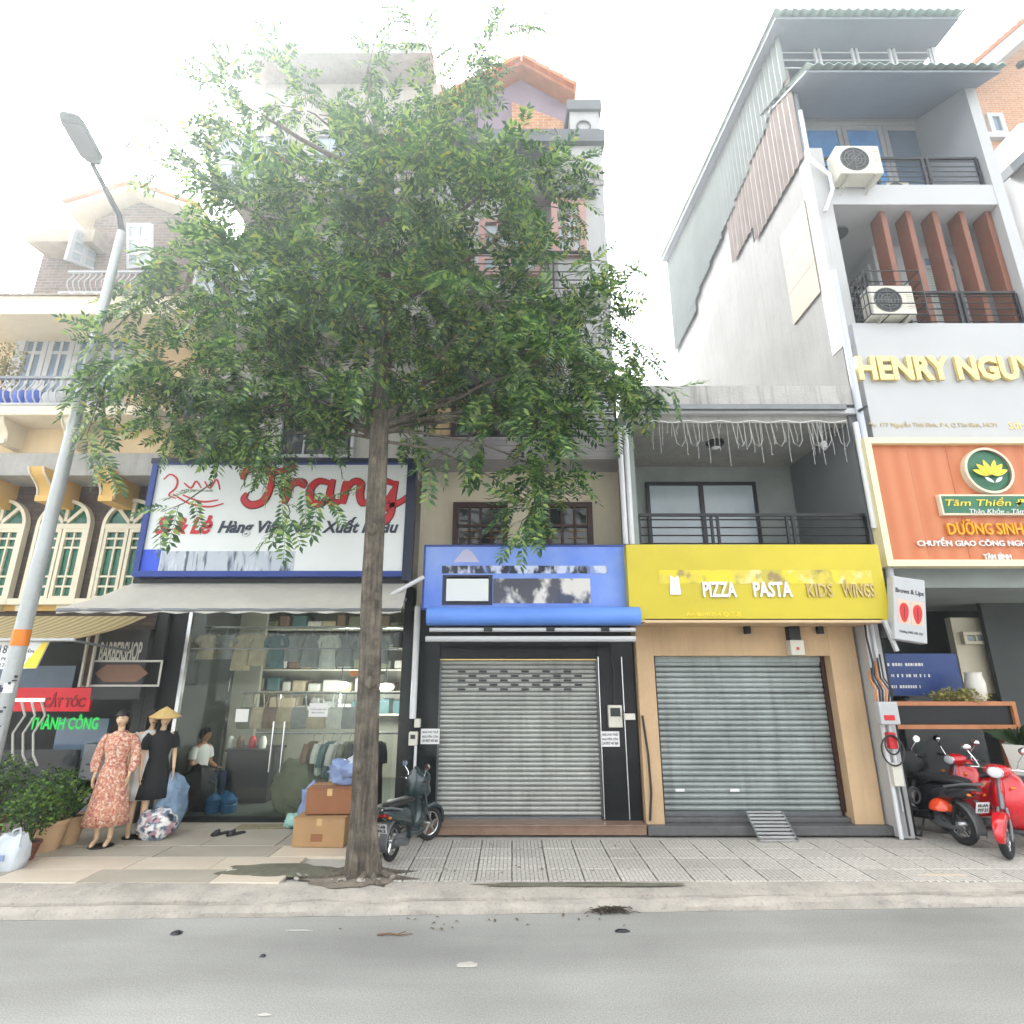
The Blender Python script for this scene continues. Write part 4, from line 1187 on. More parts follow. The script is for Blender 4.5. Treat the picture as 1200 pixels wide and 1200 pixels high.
railing(r3_, XE0 + .3, XE1 - .27, zF1, Z(342, 8.95), 8.95, MBlkM, 6, 4, .05)
def acpos(x0, y0, x1, y1, Y):
    r = R(x0, y0, x1, y1, Y); return r
r = R(976, 178, 1029, 210, 8.62)
ac_unit('air_conditioner', 'beige air conditioner unit hung outside the upper balcony railing', (r[0] + r[1]) / 2, 8.65, r[2], r[1] - r[0] - .05, r[3] - r[2], .34)
r = R(1030, 198, 1056, 216, 9.4)
ac_unit('air_conditioner', 'small air conditioner unit standing behind the upper balcony railing', (r[0] + r[1]) / 2, 9.4, zs4b + .02, r[1] - r[0], .5, .3, False)
r = R(1014, 340, 1068, 374, 8.7)
ac_unit('air_conditioner', 'white air conditioner unit inside a black bar cage on the lower balcony', (r[0] + r[1]) / 2, 8.72, r[2], r[1] - r[0] - .06, r[3] - r[2], .3)
# cage
cg = thing('bar_cage', 'black bar cage around the lower balcony air conditioner', 'cage', ((r[0] + r[1]) / 2, 8.72, r[2] - .03))
x0, x1, z0, z1 = r[0] - .08, r[1] + .1, r[2] - .04, Z(322, 8.6)
cm = MB()
for yy in (8.5, 8.9):
    for zz in np.linspace(z0, z1, 5): cm.tube([(x0, yy, zz), (x1, yy, zz)], .011, 5)
    for xx in (x0, x1): cm.tube([(xx, yy, z0), (xx, yy, z1)], .013, 5)
for zz in np.linspace(z0, z1, 5):
    for xx in (x0, x1): cm.tube([(xx, 8.5, zz), (xx, 8.9, zz)], .011, 5)
for xx in np.linspace(x0, x1, 4)[1:-1]: cm.tube([(xx, 8.5, z0), (xx, 8.9, z0)], .011, 5)
for yy in np.linspace(8.5, 8.9, 5)[1:-1]: cm.tube([(x0, yy, z0), (x0, yy, z1)], .009, 5); 
cm.build('cage_bars', MBlkM, cg)
# decorative lattice at left end of the lower balcony
lt = MB()
for k in range(5):
    zz = zF1 + .1 + k * .17
    lt.tube([(XE0 + .32, 9.0 + .02 * k, zz), (XE0 + .32, 10.6, zz)], .011, 5)
for k in range(12): lt.tube([(XE0 + .32, 9.0 + k * .14, zF1), (XE0 + .32, 9.0 + k * .14, zF1 + .85)], .009, 5)
lt.build('end_lattice', MBlkM, r3_)
# level-3 facade: side bay, window wall, fins
x3 = X(1026, 300, 9.9)
MB().box(x3, XE1 - .262, 9.95, 11.0, zF1 + .002, zs4a - .001).build('window_bay', MWc, E)
window(E, X(960, 345, 11) , X(1003, 345, 11), zF1 + .3, zF1 + 1.9, 10.97, MWc, MGlassD, 1, 3)
sd = MB().box(x3 - .05, x3 - .001, 10.1, 10.8, zF1 + .1, zF1 + 2.4).build('side_window', MWc, E)
MB().box(x3 - .056, x3 - .051, 10.2, 10.7, zF1 + 1.75, zF1 + 2.25).build('pane', MGlassD, sd)
MB().box(x3 - .056, x3 - .051, 10.2, 10.7, zF1 + .25, zF1 + 1.6).build('pane', MBlind, sd)
bx0, bx1 = x3 + .12, XE1 - .3
nb = 4
for k in range(nb):
    a = bx0 + (bx1 - bx0) * k / nb; b = bx0 + (bx1 - bx0) * (k + 1) / nb
    fr = MB().frame(a, b, zF1 + .02, zs4a - .25, 9.88, 9.96, .1).box(a + .1, b - .1, 9.885, 9.955, zs4a - .62, zs4a - .54).build('balcony_window', MWc, E)
    MB().box(a + .09, b - .09, 9.92, 9.93, zF1 + .1, zs4a - .6).build('pane', MBlind, fr)
    MB().box(a + .09, b - .09, 9.921, 9.931, zs4a - .56, zs4a - .34).build('transom_pane', MGlassGy, fr)
for px in (1040, 1070, 1101, 1133, 1164):
    xx = X(px - 4, 256, 9.0)
    MB().box(xx - .055, xx + .055, 9.0, 9.32, zF1 + .001, zs4a - .001).build('fin', MWood, E, bevel=.01)
cl = MB().lathe([(.001, -.03), (.2, -.03), (.22, -.02), (.22, 0), (.001, 0)], (0, 0, 0), 24).build('ceiling_light', MGreyM, E)
cl.location = P(979, 268, 9.8); cl.location.z = zs4a - .001
cl.location.x, cl.location.y = X(979, 268, 9.6), 9.6
# hanging white cable/pipe
pp = [P(938, 130, 8.75), P(948, 185, 8.72), P(972, 205, 8.7), P(976, 222, 8.7), P(967, 248, 8.75)]
MB().tube(pp, .035, 8).build('drain_hose', MPipe, E, smooth=True)
# pipes at the party line with D
for k, (xp, rr, m) in enumerate(((5.86, .055, MPipeL), (5.74, .045, MPipe))):
    o = MB().tube([(xp, 8.66 - .02 * k, zF0 - .6 + 1.2 * k), (xp, 8.66 - .02 * k, zc1 + 2.3 if k == 0 else zc0 - .05)], rr, 10).build('drain_pipe', m, None, smooth=True)
    tag(o, ('lilac grey drain pipe beside the orange sign' if k == 0 else 'white drain pipe at the right end of the balcony'), 'pipe', 'vertical drain pipes')
MB().bar((5.8, 8.6, Z(482, 8.6)), (5.93, 8.55, Z(478, 8.6)), .04).build('pipe_clip', MBlkM, E)
# fascia letters
ptext('HENRY NGUYEN', 1003, 419, 1252, 447, 8.70, MGold, E, depth=.06, bold=.04)
ptext('Đc: 177 Nguyễn Thái Bình, P.4, Q.Tân Bình, HCM', 1018, 494, 1168, 502, 8.715, mat('ink_beige', 'b9a67a', .4, .05, 3), E, depth=.006)
ptext('Sđt: 0909', 1182, 494, 1225, 503, 8.715, MGold, E, depth=.006)
# orange sign box
so_ = thing('orange_sign', 'orange wood-grain sign with a green lotus disc and cream frame', 'sign', (7.8, 8.6, zF0), 'shop signs along the street')
ox0, ox1, oz0, oz1 = X(1024, 588, 8.55), 9.75, Z(664, 8.55), Z(514, 8.55)
MB().frame(ox0, ox1, oz0, oz1, 8.5, 8.715, .1).build('frame', mat('cream_frame', 'e6d9b0', .4, .06, 3), so_)
nb = 6
for k in range(nb):
    a = ox0 + .1 + (ox1 - ox0 - .2) * k / nb; b = ox0 + .1 + (ox1 - ox0 - .2) * (k + 1) / nb
    MB().box(a + .002, b - .002, 8.6 + .002 * (k % 2), 8.7, oz0 + .1, oz1 - .1).build('panel', MSignO, so_)
c = P(1155, 553, 8.58); rr = .39
dsc = MB().lathe([(.001, -.05), (rr * .9, -.05), (rr * .9, .0), (.001, 0)], (0, 0, 0), 40).build('lotus_disc', MGreenS, so_)
dsc.location = (c.x, 8.598, c.z); dsc.rotation_euler = (-math.pi / 2, 0, 0); dsc.rotation_euler = (math.pi / 2, 0, 0); dsc.location.y = 8.55
rg = MB().lathe([(rr * .9, -.06), (rr, -.06), (rr, .05), (rr * .9, .05)], (0, 0, 0), 40, cap=False).build('disc_rim', MCream, so_)
rg.location = (c.x, 8.55, c.z); rg.rotation_euler = (math.pi / 2, 0, 0)
for o in (dsc, rg):
    pass
def petal(ang, L, wd, base, m, yy, name):
    pts = []
    for k in range(9):
        s = k / 8; pts.append((s * L, wd * math.sin(math.pi * s) ** .8 * (1 - .25 * s)))
    poly = pts + [(p[0], -p[1]) for p in pts[-2:0:-1]]
    ca, sa = math.cos(ang), math.sin(ang)
    MB().prism([(c.x + base[0] + p[0] * ca - p[1] * sa, c.z + base[1] + p[0] * sa + p[1] * ca) for p in poly], yy - .006, yy).build(name, m, so_)
yy = 8.494
for k, (a, L, wd_, bx_) in enumerate(((20, .27, .05, .03), (160, .27, .05, -.03), (45, .27, .055, .02), (135, .27, .055, -.02), (72, .27, .05, .01), (108, .27, .05, -.01))):
    petal(rad(a), L, wd_, (bx_, -.09), MYelP, yy - .004 * k, 'petal')
for s in (-1, 1):
    petal(rad(90 + s * 125), .0 + .16, .03, (s * -.0 + s * -.02 + s * .16, -.13), MPaper, yy - .03, 'hand')
zr_ = R(1101, 580, 1240, 604, 8.55)
bd = MB().box(zr_[0], zr_[1], 8.52, 8.598, zr_[2], zr_[3]).build('name_board', MCream, so_)
MB().box(zr_[0] + .03, zr_[1], 8.515, 8.5195, zr_[2] + .03, zr_[3] - .03).build('board_face', MGreenS, bd)
ptext('Tâm Thiền Đạo', 1108, 583, 1222, 595, 8.51, MYelP, so_, depth=.006, shear=.25)
ptext('Thân Khỏe - Tâm An', 1136, 596, 1214, 602, 8.51, MPaper, so_, depth=.006, shear=.25)
ptext('DƯỠNG SINH ĐÔNG Y', 1109, 609, 1258, 627, 8.58, MOrg, so_, depth=.03, bold=.012)
ptext('CHUYỂN GIAO CÔNG NGHỆ & DỊCH VỤ', 1074, 630, 1262, 642, 8.58, MPaper, so_, depth=.02, bold=.012)
ptext('TÂN BÌNH', 1152, 648, 1184, 656, 8.58, MPaper, so_, depth=.02, bold=.02)
# ground floor of E
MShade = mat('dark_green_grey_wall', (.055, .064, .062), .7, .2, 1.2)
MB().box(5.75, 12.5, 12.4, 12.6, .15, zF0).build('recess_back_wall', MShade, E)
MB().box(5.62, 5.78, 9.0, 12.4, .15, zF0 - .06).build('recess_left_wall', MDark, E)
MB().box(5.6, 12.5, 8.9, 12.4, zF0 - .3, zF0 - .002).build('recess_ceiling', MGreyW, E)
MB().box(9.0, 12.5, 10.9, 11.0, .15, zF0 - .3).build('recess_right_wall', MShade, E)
MB().box(5.79, 8.3, 10.6, 10.7, .15, 2.0).build('lower_glass_wall', MGlassD, E)
r = R(1122, 724, 1166, 830, 11.2)
MB().box(r[0], r[1], 11.15, 11.3, 2.0, r[3]).build('white_panel', MCreamW, E)
window(E, r[0] + .1, r[1] - .12, 2.9, r[3] - .28, 11.1, MCreamW, MGlassP, 2, 1)
o = tag(MB().box(R(1028, 765, 1124, 815, 9.9)[0], R(1028, 765, 1124, 815, 9.9)[1], 9.88, 9.92, Z(815, 9.9), Z(766, 9.9)).build('blue_poster', mat('poster_blue', '24407c', .4, .1, 2)), 'dark blue poster with faint white lines behind the planter shelf', 'poster')
for k, (a, b) in enumerate(((1040, 1085), (1040, 1092), (1045, 1080))):
    y0 = 777 + k * 13
    rr_ = R(a, y0, b, y0 + 3.5, 9.87)
    l = MB()
    q = rr_[0]
    while q < rr_[1]:
        wq = random.uniform(.012, .04); l.box(q, q + wq, 9.872, 9.879, rr_[2], rr_[3]); q += wq + random.choice([.015, .05])
    l.build('faint_print', MPaper, o)
# planter shelf
ps = thing('planter_shelf', 'long black planter box with an orange wood rim above the scooters', 'planter', (6.9, 9.2, 1.6))
r = R(1036, 822, 1190, 854, 9.2)
MB().frame(r[0], r[1], r[2], r[3], 9.15, 9.25, .06).build('wood_frame', MWoodOr, ps)
MB().box(r[0] + .06, r[1] - .06, 9.2, 9.6, r[2] + .06, r[3] - .06).build('box_body', MBlkM, ps)
MB().box(r[0], r[1], 9.26, 9.65, r[3] - .05, r[3] - .01).build('top_board', MWoodOr, ps)
for xx in (r[0] + .1, r[1] - .15):
    MB().box(xx, xx + .08, 9.35, 9.43, .15, r[2]).build('leg', MWoodOr, ps)
zps = r[3]
r = R(1132, 788, 1155, 824, 9.45)
vs = thing('white_vase', 'plain white vase standing on the planter shelf', 'vase', ((r[0] + r[1]) / 2, 9.45, zps))
hv = r[3] - zps
MB().lathe([(.001, 0), (.1, 0), (.13, hv * .2), (.14, hv * .6), (.11, hv * .9), (.12, hv), (.1, hv), (.09, hv * .9)], ((r[0] + r[1]) / 2, 9.45, zps), 20).build('vase_body', MPotW, vs, smooth=True)
# ================================================================== SIGNS AND AWNINGS
# --- clothes shop sign
YT = 8.5
sg = thing('clothes_shop_sign', 'white clothes shop sign with red script lettering and navy frame, behind the trunk', 'sign', (-3.8, YT, Z(675, YT)), 'shop signs along the street')
tx0, tx1, tz0, tz1 = X(169, 607, YT), X(484, 607, YT), Z(676, YT), Z(539, YT)
MB().frame(tx0, tx1, tz0, tz1, YT - .04, YT + .12, .085).build('frame', MBlue, sg)
MB().box(tx1 - .12, tx1 + .02, YT - .05, YT + .121, tz0 - .05, tz1 + .01).build('frame_post', MNavy, sg)
MB().box(tx0 - .03, tx1 + .01, YT - .045, YT + .122, tz1 - .07, tz1 + .015).build('top_bar', MNavy, sg)
MB().box(tx0 + .085, tx1 - .085, YT, YT + .1, tz0 + .085, tz1 - .085).build('panel', MSignW, sg)
def S(pts): return [(X(a, b, YT), Z(b, YT)) for a, b in pts]
strokes = [[(285, 562), (289, 552), (305, 549), (325, 553), (347, 546)], [(320, 552), (317, 572), (308, 588), (294, 592), (286, 585), (290, 578)],
           [(338, 563), (337, 578), (333, 591)], [(337, 576), (345, 566), (356, 566), (354, 572)],
           [(388, 567), (374, 564), (364, 574), (366, 588), (378, 590), (388, 576)], [(391, 562), (387, 578), (390, 590), (399, 587)],
           [(406, 564), (404, 578), (402, 591)], [(404, 577), (414, 565), (423, 567), (422, 580), (425, 590), (434, 586)],
           [(462, 567), (449, 564), (440, 574), (443, 587), (454, 586), (461, 574)], [(465, 564), (461, 582), (458, 602), (448, 612), (438, 606), (446, 598), (470, 588), (486, 574)]]
for wd, m, d, nm in ((.14, MRedD, .008, 'lettering_edge'), (.10, MRed, .02, 'lettering')):
    mb = MB()
    for i, s in enumerate(strokes): stroke(mb, S(s), wd, YT - d - .0006 * i, YT - .001)
    mb.build(nm, m, sg)
mb = MB()
for s in ([(192, 562), (200, 556), (208, 562), (206, 572), (198, 580), (206, 584)], [(203, 579), (222, 590), (245, 594), (262, 590)], [(214, 580), (236, 588), (256, 586)], [(216, 566), (224, 572), (230, 564), (236, 572)], [(240, 564), (246, 572), (254, 562), (258, 574)]):
    stroke(mb, S(s), .03, YT - .008, YT - .001)
mb.build('logo_swash', MRed, sg)
ptext('SỈ & LẺ TRÊN TOÀN QUỐC', 212, 573, 250, 576.5, YT - .001, MInk, sg, depth=.004)
ptext('Sỉ & Lẻ', 183, 604, 250, 626, YT - .001, MRed, sg, depth=.012, shear=.3, bold=.035)
ptext('Hàng Việt Nam Xuất Khẩu', 256, 606, 467, 629, YT - .001, MInkN, sg, depth=.012, shear=.3, bold=.03)
r = R(166, 644, 187, 671, YT)
MB().box(tx0 + .09, r[1], YT - .006, YT - .001, tz0 + .09, r[3]).build('blue_block', mat('print_blue', '2f55d8', .4, .2, 2), sg)
r = R(188, 646, 345, 671, YT)
MB().box(r[0], r[1], YT - .005, YT - .001, tz0 + .09, r[3]).build('photo_strip', printmat('photo_strip', 'b4bcc6', ['9aa3b4', '4a5464', 'cdd3da'], (11, 1, 1.6), .4, .55, 4.0), sg)
lp_ = thing('sign_lamp', 'black sign lamp on a curved bracket above the clothes shop sign, left of the trunk', 'lamp', (X(408, 535, 8.5), 8.5, tz1))
xq = X(408, 510, 8.45)
MB().tube([(xq, 8.58, tz1), (xq, 8.5, tz1 + .35), (xq - .02, 8.4, tz1 + .6), (xq - .08, 8.15, tz1 + .66)], .018, 8).build('bracket', MBlkM, lp_)
MB().box(xq - .2, xq + .12, 8.02, 8.2, tz1 + .62, tz1 + .7).build('lamp_head', MBlkM, lp_, bevel=.01)
# --- white canopy over the clothes shop
Yc0, Yc1 = 7.95, 8.62
cw = thing('white_canopy', 'off white cloth canopy over the clothes shop front', 'awning', (-3.8, 8.6, Z(690, 8.6)), 'shop awnings')
cz1 = Z(683, Yc1); cz0 = Z(713, 7.75)
ca = [X(156, 684, Yc1), X(478, 684, Yc1)]; cb = [X(66, 716, 7.75), X(470, 716, 7.75)]
mb = MB()
rings = []
for i in range(13):
    s = i / 12
    rings.append([(ca[0] * (1 - s) + cb[0] * s + ((ca[1] - ca[0]) * (1 - s) + (cb[1] - cb[0]) * s) * k / 20, Yc1 * (1 - s) + 7.75 * s, cz1 * (1 - s) + cz0 * s - .035 * math.sin(math.pi * s) * (1 + .3 * math.sin(k * 1.7))) for k in range(21)])
for s_ in (0,):
    top = rings; 
    for i in range(12):
        pass
mb.loft(rings, cap=False, close=False)
mb.loft([[(p[0], p[1], p[2] - .012) for p in r_] for r_ in rings], cap=False, close=False)
mb.build('canopy_sheet', MCan, cw, smooth=True)
vl = MB()
n = 60
vl.loft([[(cb[0] + (cb[1] - cb[0]) * k / n, 7.745 + .006 * math.sin(k), cz0) for k in range(n + 1)], [(cb[0] + (cb[1] - cb[0]) * k / n, 7.75 + .012 * math.sin(k * .9), cz0 - .06 - .012 * math.cos(k * 1.2)) for k in range(n + 1)]], cap=False, close=False)
vl.build('valance', MCan, cw)
MB().tube([(cb[0], 7.76, cz0 - .02), (cb[1], 7.76, cz0 - .02)], .025, 8).build('front_bar', MGreyM, cw)
for xx in (cb[0] + .9, (cb[0] + cb[1]) / 2, cb[1] - .1):
    MB().bar((xx, 7.78, cz0 - .03), (xx, 8.6, cz1 - .25), .03).build('support_arm', MGreyM, cw)
MB().box(ca[0], ca[1], 8.6, 8.75, cz1 - .02, cz1 + .1).build('roller_case', MBlkM, cw)
# --- striped awning of the barber
ya0, ya1 = 8.0, 9.3
sw = thing('striped_awning', 'cream striped cloth awning over the barber shop, far left', 'awning', (-8, 9.2, 2.9), 'shop awnings')
za1, za0 = Z(722, ya1), Z(748, ya0)
mb = MB()
xl, xr_a, xr_b = -12, X(172, 722, ya1), X(118, 745, ya0) - .35
rings = [[((xl) + ((xr_a * (1 - s) + xr_b * s) - xl) * k / 30, ya1 * (1 - s) + ya0 * s, za1 * (1 - s) + za0 * s - .05 * math.sin(math.pi * s) + .012 * math.sin(k * 2.1) * s) for k in range(31)] for s in [i / 8 for i in range(9)]]
mb.loft(rings, cap=False, close=False); mb.loft([[(p[0], p[1], p[2] - .012) for p in r_] for r_ in rings], cap=False, close=False)
mb.build('awning_sheet', MStripe, sw, smooth=True)
MB().tube([(xl, ya0, za0 - .02), (xr_b, ya0, za0 - .02)], .022, 8).build('front_bar', MWc, sw)
MB().bar((xr_b - .02, ya0, za0 - .03), (xr_a - .1, 9.5, za0 - .15), .03).build('support_arm', MGreyM, sw)
# --- blue sign
YBs = 8.55
bs = thing('blue_sign', 'blue shop sign with worn white and dark picture print', 'sign', (.2, YBs, Z(712, YBs)), 'shop signs along the street')
r = R(497, 640, 735, 713, YBs)
bx0_, bx1_, bz0_, bz1_ = r[0], XC1 - .01, r[2], r[3]
MB().box(bx0_, bx1_, YBs, YBs + .14, bz0_, bz1_).build('panel', MSignB, bs)
MB().frame(bx0_ - .02, bx1_ + .005, bz0_ - .02, bz1_ + .02, YBs - .012, YBs + .15, .03).build('frame', MBlue, bs)
r = R(518, 663, 712, 672, YBs)
MB().box(r[0], r[1], YBs - .006, YBs - .001, r[2], r[3]).build('dark_print', printmat('dark_print', '16203a', ['7f92c8', '0c1224', 'c2cae0'], (5, 1, 2.5), .4, .5, 1.5), bs)
r = R(523, 676, 574, 706, YBs)
MB().box(r[0], r[1], YBs - .0065, YBs - .001, r[2], r[3]).build('white_print', MSignW, bs)
MB().frame(r[0] - .06, r[1] + .04, r[2] - .04, r[3] + .03, YBs - .008, YBs - .002, .06).build('print_border', MNavy, bs)
r = R(578, 678, 692, 707, YBs)
MB().box(r[0], r[1], YBs - .007, YBs - .001, r[2], r[3]).build('picture_print', printmat('picture_print', '39425c', ['d8d6d2', '4a4a56', 'd0ccc6'], (2.8, 1, 2.0), .4, .5, 7.2), bs)
cx, cz = X(547, 648, YBs), Z(655, YBs)
MB().prism([(cx - .2, cz - .05), (cx + .2, cz - .05), (cx + .07, cz + .12), (cx, cz + .16), (cx - .07, cz + .12)], YBs - .006, YBs - .001).build('triangle_logo', mat('pale_peak', 'b8b6d4', .4, .1, 3), bs)
# --- blue rolled awning cassette
yc_ = 8.2
rb = thing('rolled_blue_awning', 'rolled blue awning with white bars above the grey shutter', 'awning', (.2, 8.3, Z(735, yc_)), 'shop awnings')
ax0, ax1 = X(499, 722, yc_), X(752, 722, yc_)
zc = Z(721, yc_)
MB().tube([(ax0, yc_ + .15, zc), (ax1, yc_ + .15, zc)], .135, 20).build('cloth_roll', MCanB, rb, smooth=True)
MB().tube([(ax0 + .06, yc_ + .02, Z(738, yc_)), (ax1 - .1, yc_ + .02, Z(738, yc_))], .03, 10).build('white_bar', MWc, rb)
MB().tube([(ax0 + .02, yc_ - .05, Z(749, yc_)), (ax1 - .12, yc_ - .05, Z(749, yc_))], .04, 10).build('white_bar', MWc, rb)
for px in (572, 645, 709):
    xx = X(px, 738, yc_)
    MB().box(xx - .06, xx + .06, yc_ - .02, yc_ + .06, Z(740, yc_), Z(735, yc_)).build('clamp', MBlkM, rb)
MB().box(ax0 + .05, ax1 - .05, yc_ + .2, 9.3, zc - .1, zc - .04).build('cassette_arm', MBlkM, rb)
# white fallen tube edge by the blue sign
o = MB().tube([P(430, 712, 8.35), P(497, 676, 8.3)], .03, 8).build('awning_strut', MPipe); tag(o, 'slanted white strut between the tree trunk and the blue sign', 'strut')
# --- yellow sign
YY = 8.35
ys = thing('yellow_sign', 'long yellow shop sign with white PIZZA PASTA lettering', 'sign', (3.8, YY, Z(728, YY)), 'shop signs along the street')
yx0, yx1, yz0, yz1 = X(736, 684, YY) + .0, X(1037, 684, YY), Z(727, YY), Z(638, YY)
MB().box(yx0, yx1, YY, YY + .32, yz0, yz1).build('panel', MSignY, ys, bevel=.006)
MB().box(yx0 - .012, yx1 + .012, YY - .008, YY + .33, yz0 - .02, yz0 - .001).build('bottom_trim', MYel, ys)
r = R(772, 668, 1022, 684, YY)
MB().box(r[0], r[1], YY - .005, YY - .001, r[2], r[3]).build('worn_band', printmat('worn_band', 'cbb83c', ['d9cc8a', 'b5a63c', '8d7a4a', 'd2c21e'], (4, 1, 3), .4, .5, 3.3), ys)
for (w_, a, b) in (('PIZZA', 823, 862), ('PASTA', 882, 927)):
    rr_ = R(a, 682, b, 700, YY)
    text(w_, rr_[0], rr_[1], rr_[2], rr_[3], YY - .006, MPaper, ys, depth=.03, bold=.03)
for (w_, a, b) in (('KIDS', 945, 975), ('WINGS', 986, 1024)):
    rr_ = R(a, 684, b, 700, YY)
    text(w_, rr_[0], rr_[1], rr_[2], rr_[3], YY - .006, mat('worn_letter', '9a8038', .5, .3, 8, alt='cbb98a') if w_ == 'KIDS' else bpy.data.materials['worn_letter'], ys, depth=.02, bold=.02)
r = R(784, 674, 797, 697, YY)
MB().prism([(r[0], r[2]), (r[1], r[2]), (r[1] - .02, r[3]), ((r[0] + r[1]) / 2, r[3] - .05), (r[0] + .02, r[3])], YY - .02, YY - .006).build('worn_emblem', MPaper, ys)
ptext('Ân Bình P.4 Q.T.B', 804, 716, 868, 723, YY - .001, MYelP, ys, depth=.006)
# --- hanging brows & lips light box
bl = thing('hanging_light_box', 'white hanging light box sign with two red lip pictures, beside the yellow sign', 'sign', (6.1, 8.2, Z(752, 8.2)), 'shop signs along the street')
cxx, czz = X(1067, 716, 8.2), Z(714, 8.2)
m4 = Matrix.Rotation(rad(-7), 3, 'Y')
hw, hh_ = .23, .46
q = Matrix.Rotation(rad(9), 3, 'Y')
MB().obox((cxx, 8.28, czz), (hw * 2, .16, hh_ * 2), q).build('light_box', MWc, bl, bevel=.015)
def on(u_, v_): return (cxx + u_ * math.cos(rad(9)) + v_ * math.sin(rad(9)), czz - u_ * math.sin(rad(9)) + v_ * math.cos(rad(9)))
def pic(u0, u1, v0, v1, m, nm, d=.006):
    ps_ = [on(u0, v0), on(u1, v0), on(u1, v1), on(u0, v1)]
    MB().prism(ps_, 8.2 - d, 8.199).build(nm, m, bl)
MPeach = mat('peach_print', 'e8b49c', .4, .1, 3)
pic(-.17, -.01, -.22, .12, MPeach, 'picture', .004); pic(.02, .18, -.22, .12, MPeach, 'picture', .004)
for u0 in (-.09, .10):
    n = 20
    outline = [(.062 * math.cos(2 * math.pi * k / n) * (1 + .25 * math.sin(2 * math.pi * k / n)), .14 * math.sin(2 * math.pi * k / n)) for k in range(n)]
    MB().prism([on(u0 + a, -.06 + b) for a, b in outline], 8.189, 8.1955).build('lips', MRed, bl)
    MB().prism([on(u0 + a * .12, -.06 + b * .7) for a, b in outline], 8.187, 8.1888).build('lip_line', MRedD, bl)
e = on(0, .24); text('Brows & Lips', e[0] - .2, e[0] + .2, e[1] - .04, e[1] + .05, 8.199, MInk, bl, depth=.004, bold=.015, rot=-rad(9))
e = on(0, -.34); text('Dương 0902 701 221', e[0] - .16, e[0] + .16, e[1] - .022, e[1] + .022, 8.199, MInk, bl, depth=.004, rot=-rad(9))
MB().bar((cxx - .02, 8.29, czz + hh_ - .05), (cxx - .02, 8.7, czz + hh_ - .05), .03).build('hanging_arm', MGreyM, bl)
o = MB().bar(P(1036, 727, 8.3), P(1051, 763, 8.3), .05).build('tube_light', MWc); tag(o, 'short white tube fixed below the left edge of the hanging light box', 'tube')
# --- utility post with boxes right of the beige shop
up = thing('utility_post', 'narrow white post with meter box and loose cables between beige shop and scooters', 'post', (5.5, 8.85, .15))
MB().box(5.42, 5.62, 8.8, 9.2, .15, 3.4).build('post', MW, up)
MB().tube([(5.41, 8.77, .15), (5.41, 8.77, 3.35)], .03, 8).build('pipe', MPipe, up)
MB().tube([(5.5, 8.75, .5), (5.5, 8.76, 3.35)], .022, 8).build('pipe', MPipe, up)
r = R(1012, 822, 1034, 846, 8.7)
bb = MB().box(5.30, 5.58, 8.6, 8.72, r[2] - .03, r[3]).build('meter_box', MWc, up, bevel=.015)
MB().box(5.35, 5.5, 8.592, 8.599, r[2] + .03, r[2] + .1).build('red_label', MRed, bb)
zz = r[3]
for k in range(6):
    xx = 5.33 + k * .04
    MB().tube([(xx, 8.66, zz - .02), (xx - .02 + .01 * k, 8.62, zz + .16), (xx - .05, 8.66, zz + .33), (xx, 8.74, zz + .42 + .05 * k)], .012, 6).build('cable', MCable if k % 3 else MAmber, up)
for k, (cz_, rr_) in enumerate(((r[2] - .38, .2), (r[2] - .3, .13), (r[2] - .95, .1), (r[2] - .97, .08))):
    cxk = 5.42 if k < 2 else 5.6
    MB().tube([(cxk + rr_ * .8 * math.cos(a * math.pi / 8), 8.64 - .01 * k, cz_ + rr_ * math.sin(a * math.pi / 8)) for a in range(17)], .012, 6).build('cable_loop', MCable, up)
MB().box(5.40, 5.52, 8.66, 8.74, r[2] - .36, r[2] - .14).build('red_switch', MRed, up, bevel=.01)
MB().box(5.38, 5.52, 8.66, 8.74, r[2] - .85, r[2] - .55).build('small_box', MPlastW, up, bevel=.01)
MB().tube([(5.38, 8.7, 3.3), (5.33, 8.66, 2.9), (5.36, 8.66, 2.5), (5.3, 8.66, 2.2)], .016, 6).build('cable', MCable, up)
MB().tube([(5.46, 8.68, r[2] - .85), (5.48, 8.7, .9), (5.5, 8.72, .2)], .014, 6).build('cable', MCable, up)
# --- things on the black piers
def notice(px, py, nm):
    r = R(px - 11, py - 9, px + 11, py + 9, YS - .13)
    o = MB().box(r[0], r[1], YS - .128, YS - .122, r[2], r[3]).build('rental_notice', MPaper)
    tag(o, 'white house-for-rent notice on the black pier %s the grey shutter' % nm, 'notice', 'rental notices')
    H = r[3] - r[2]; W = r[1] - r[0]
    for k, s in enumerate(('NHÀ CHO THUÊ', 'NGUYÊN CĂN', 'L/H 0937 447 868')):
        zt_ = r[3] - H * (.1 + .29 * k)
        text(s, r[0] + W * .08, r[1] - W * .08, zt_ - H * .2, zt_, YS - .1285, MNavy, o, depth=.002, bold=.02)
notice(504, 863, 'left of'); notice(715, 866, 'right of')
def ebox(px, py, w2, h2, lb, YY_=YS - .13, slotted=True, nm='electric_meter'):
    r = R(px - w2, py - h2, px + w2, py + h2, YY_)
    t = thing(nm, lb, 'electric box', ((r[0] + r[1]) / 2, YY_, r[2]), 'small electric boxes on the shop piers')
    MB().box(r[0], r[1], YY_ - .1, YY_ + .008, r[2], r[3]).build('casing', MPlastW, t, bevel=.012)
    if slotted:
        MB().box(r[0] + .03, r[1] - .03, YY_ - .108, YY_ - .101, (r[2] + r[3]) / 2, r[3] - .04).build('dial_window', MDark2, t)
    return r
r = ebox(720, 839, 8, 13, 'ivory electric meter on the black pier right of the grey shutter')
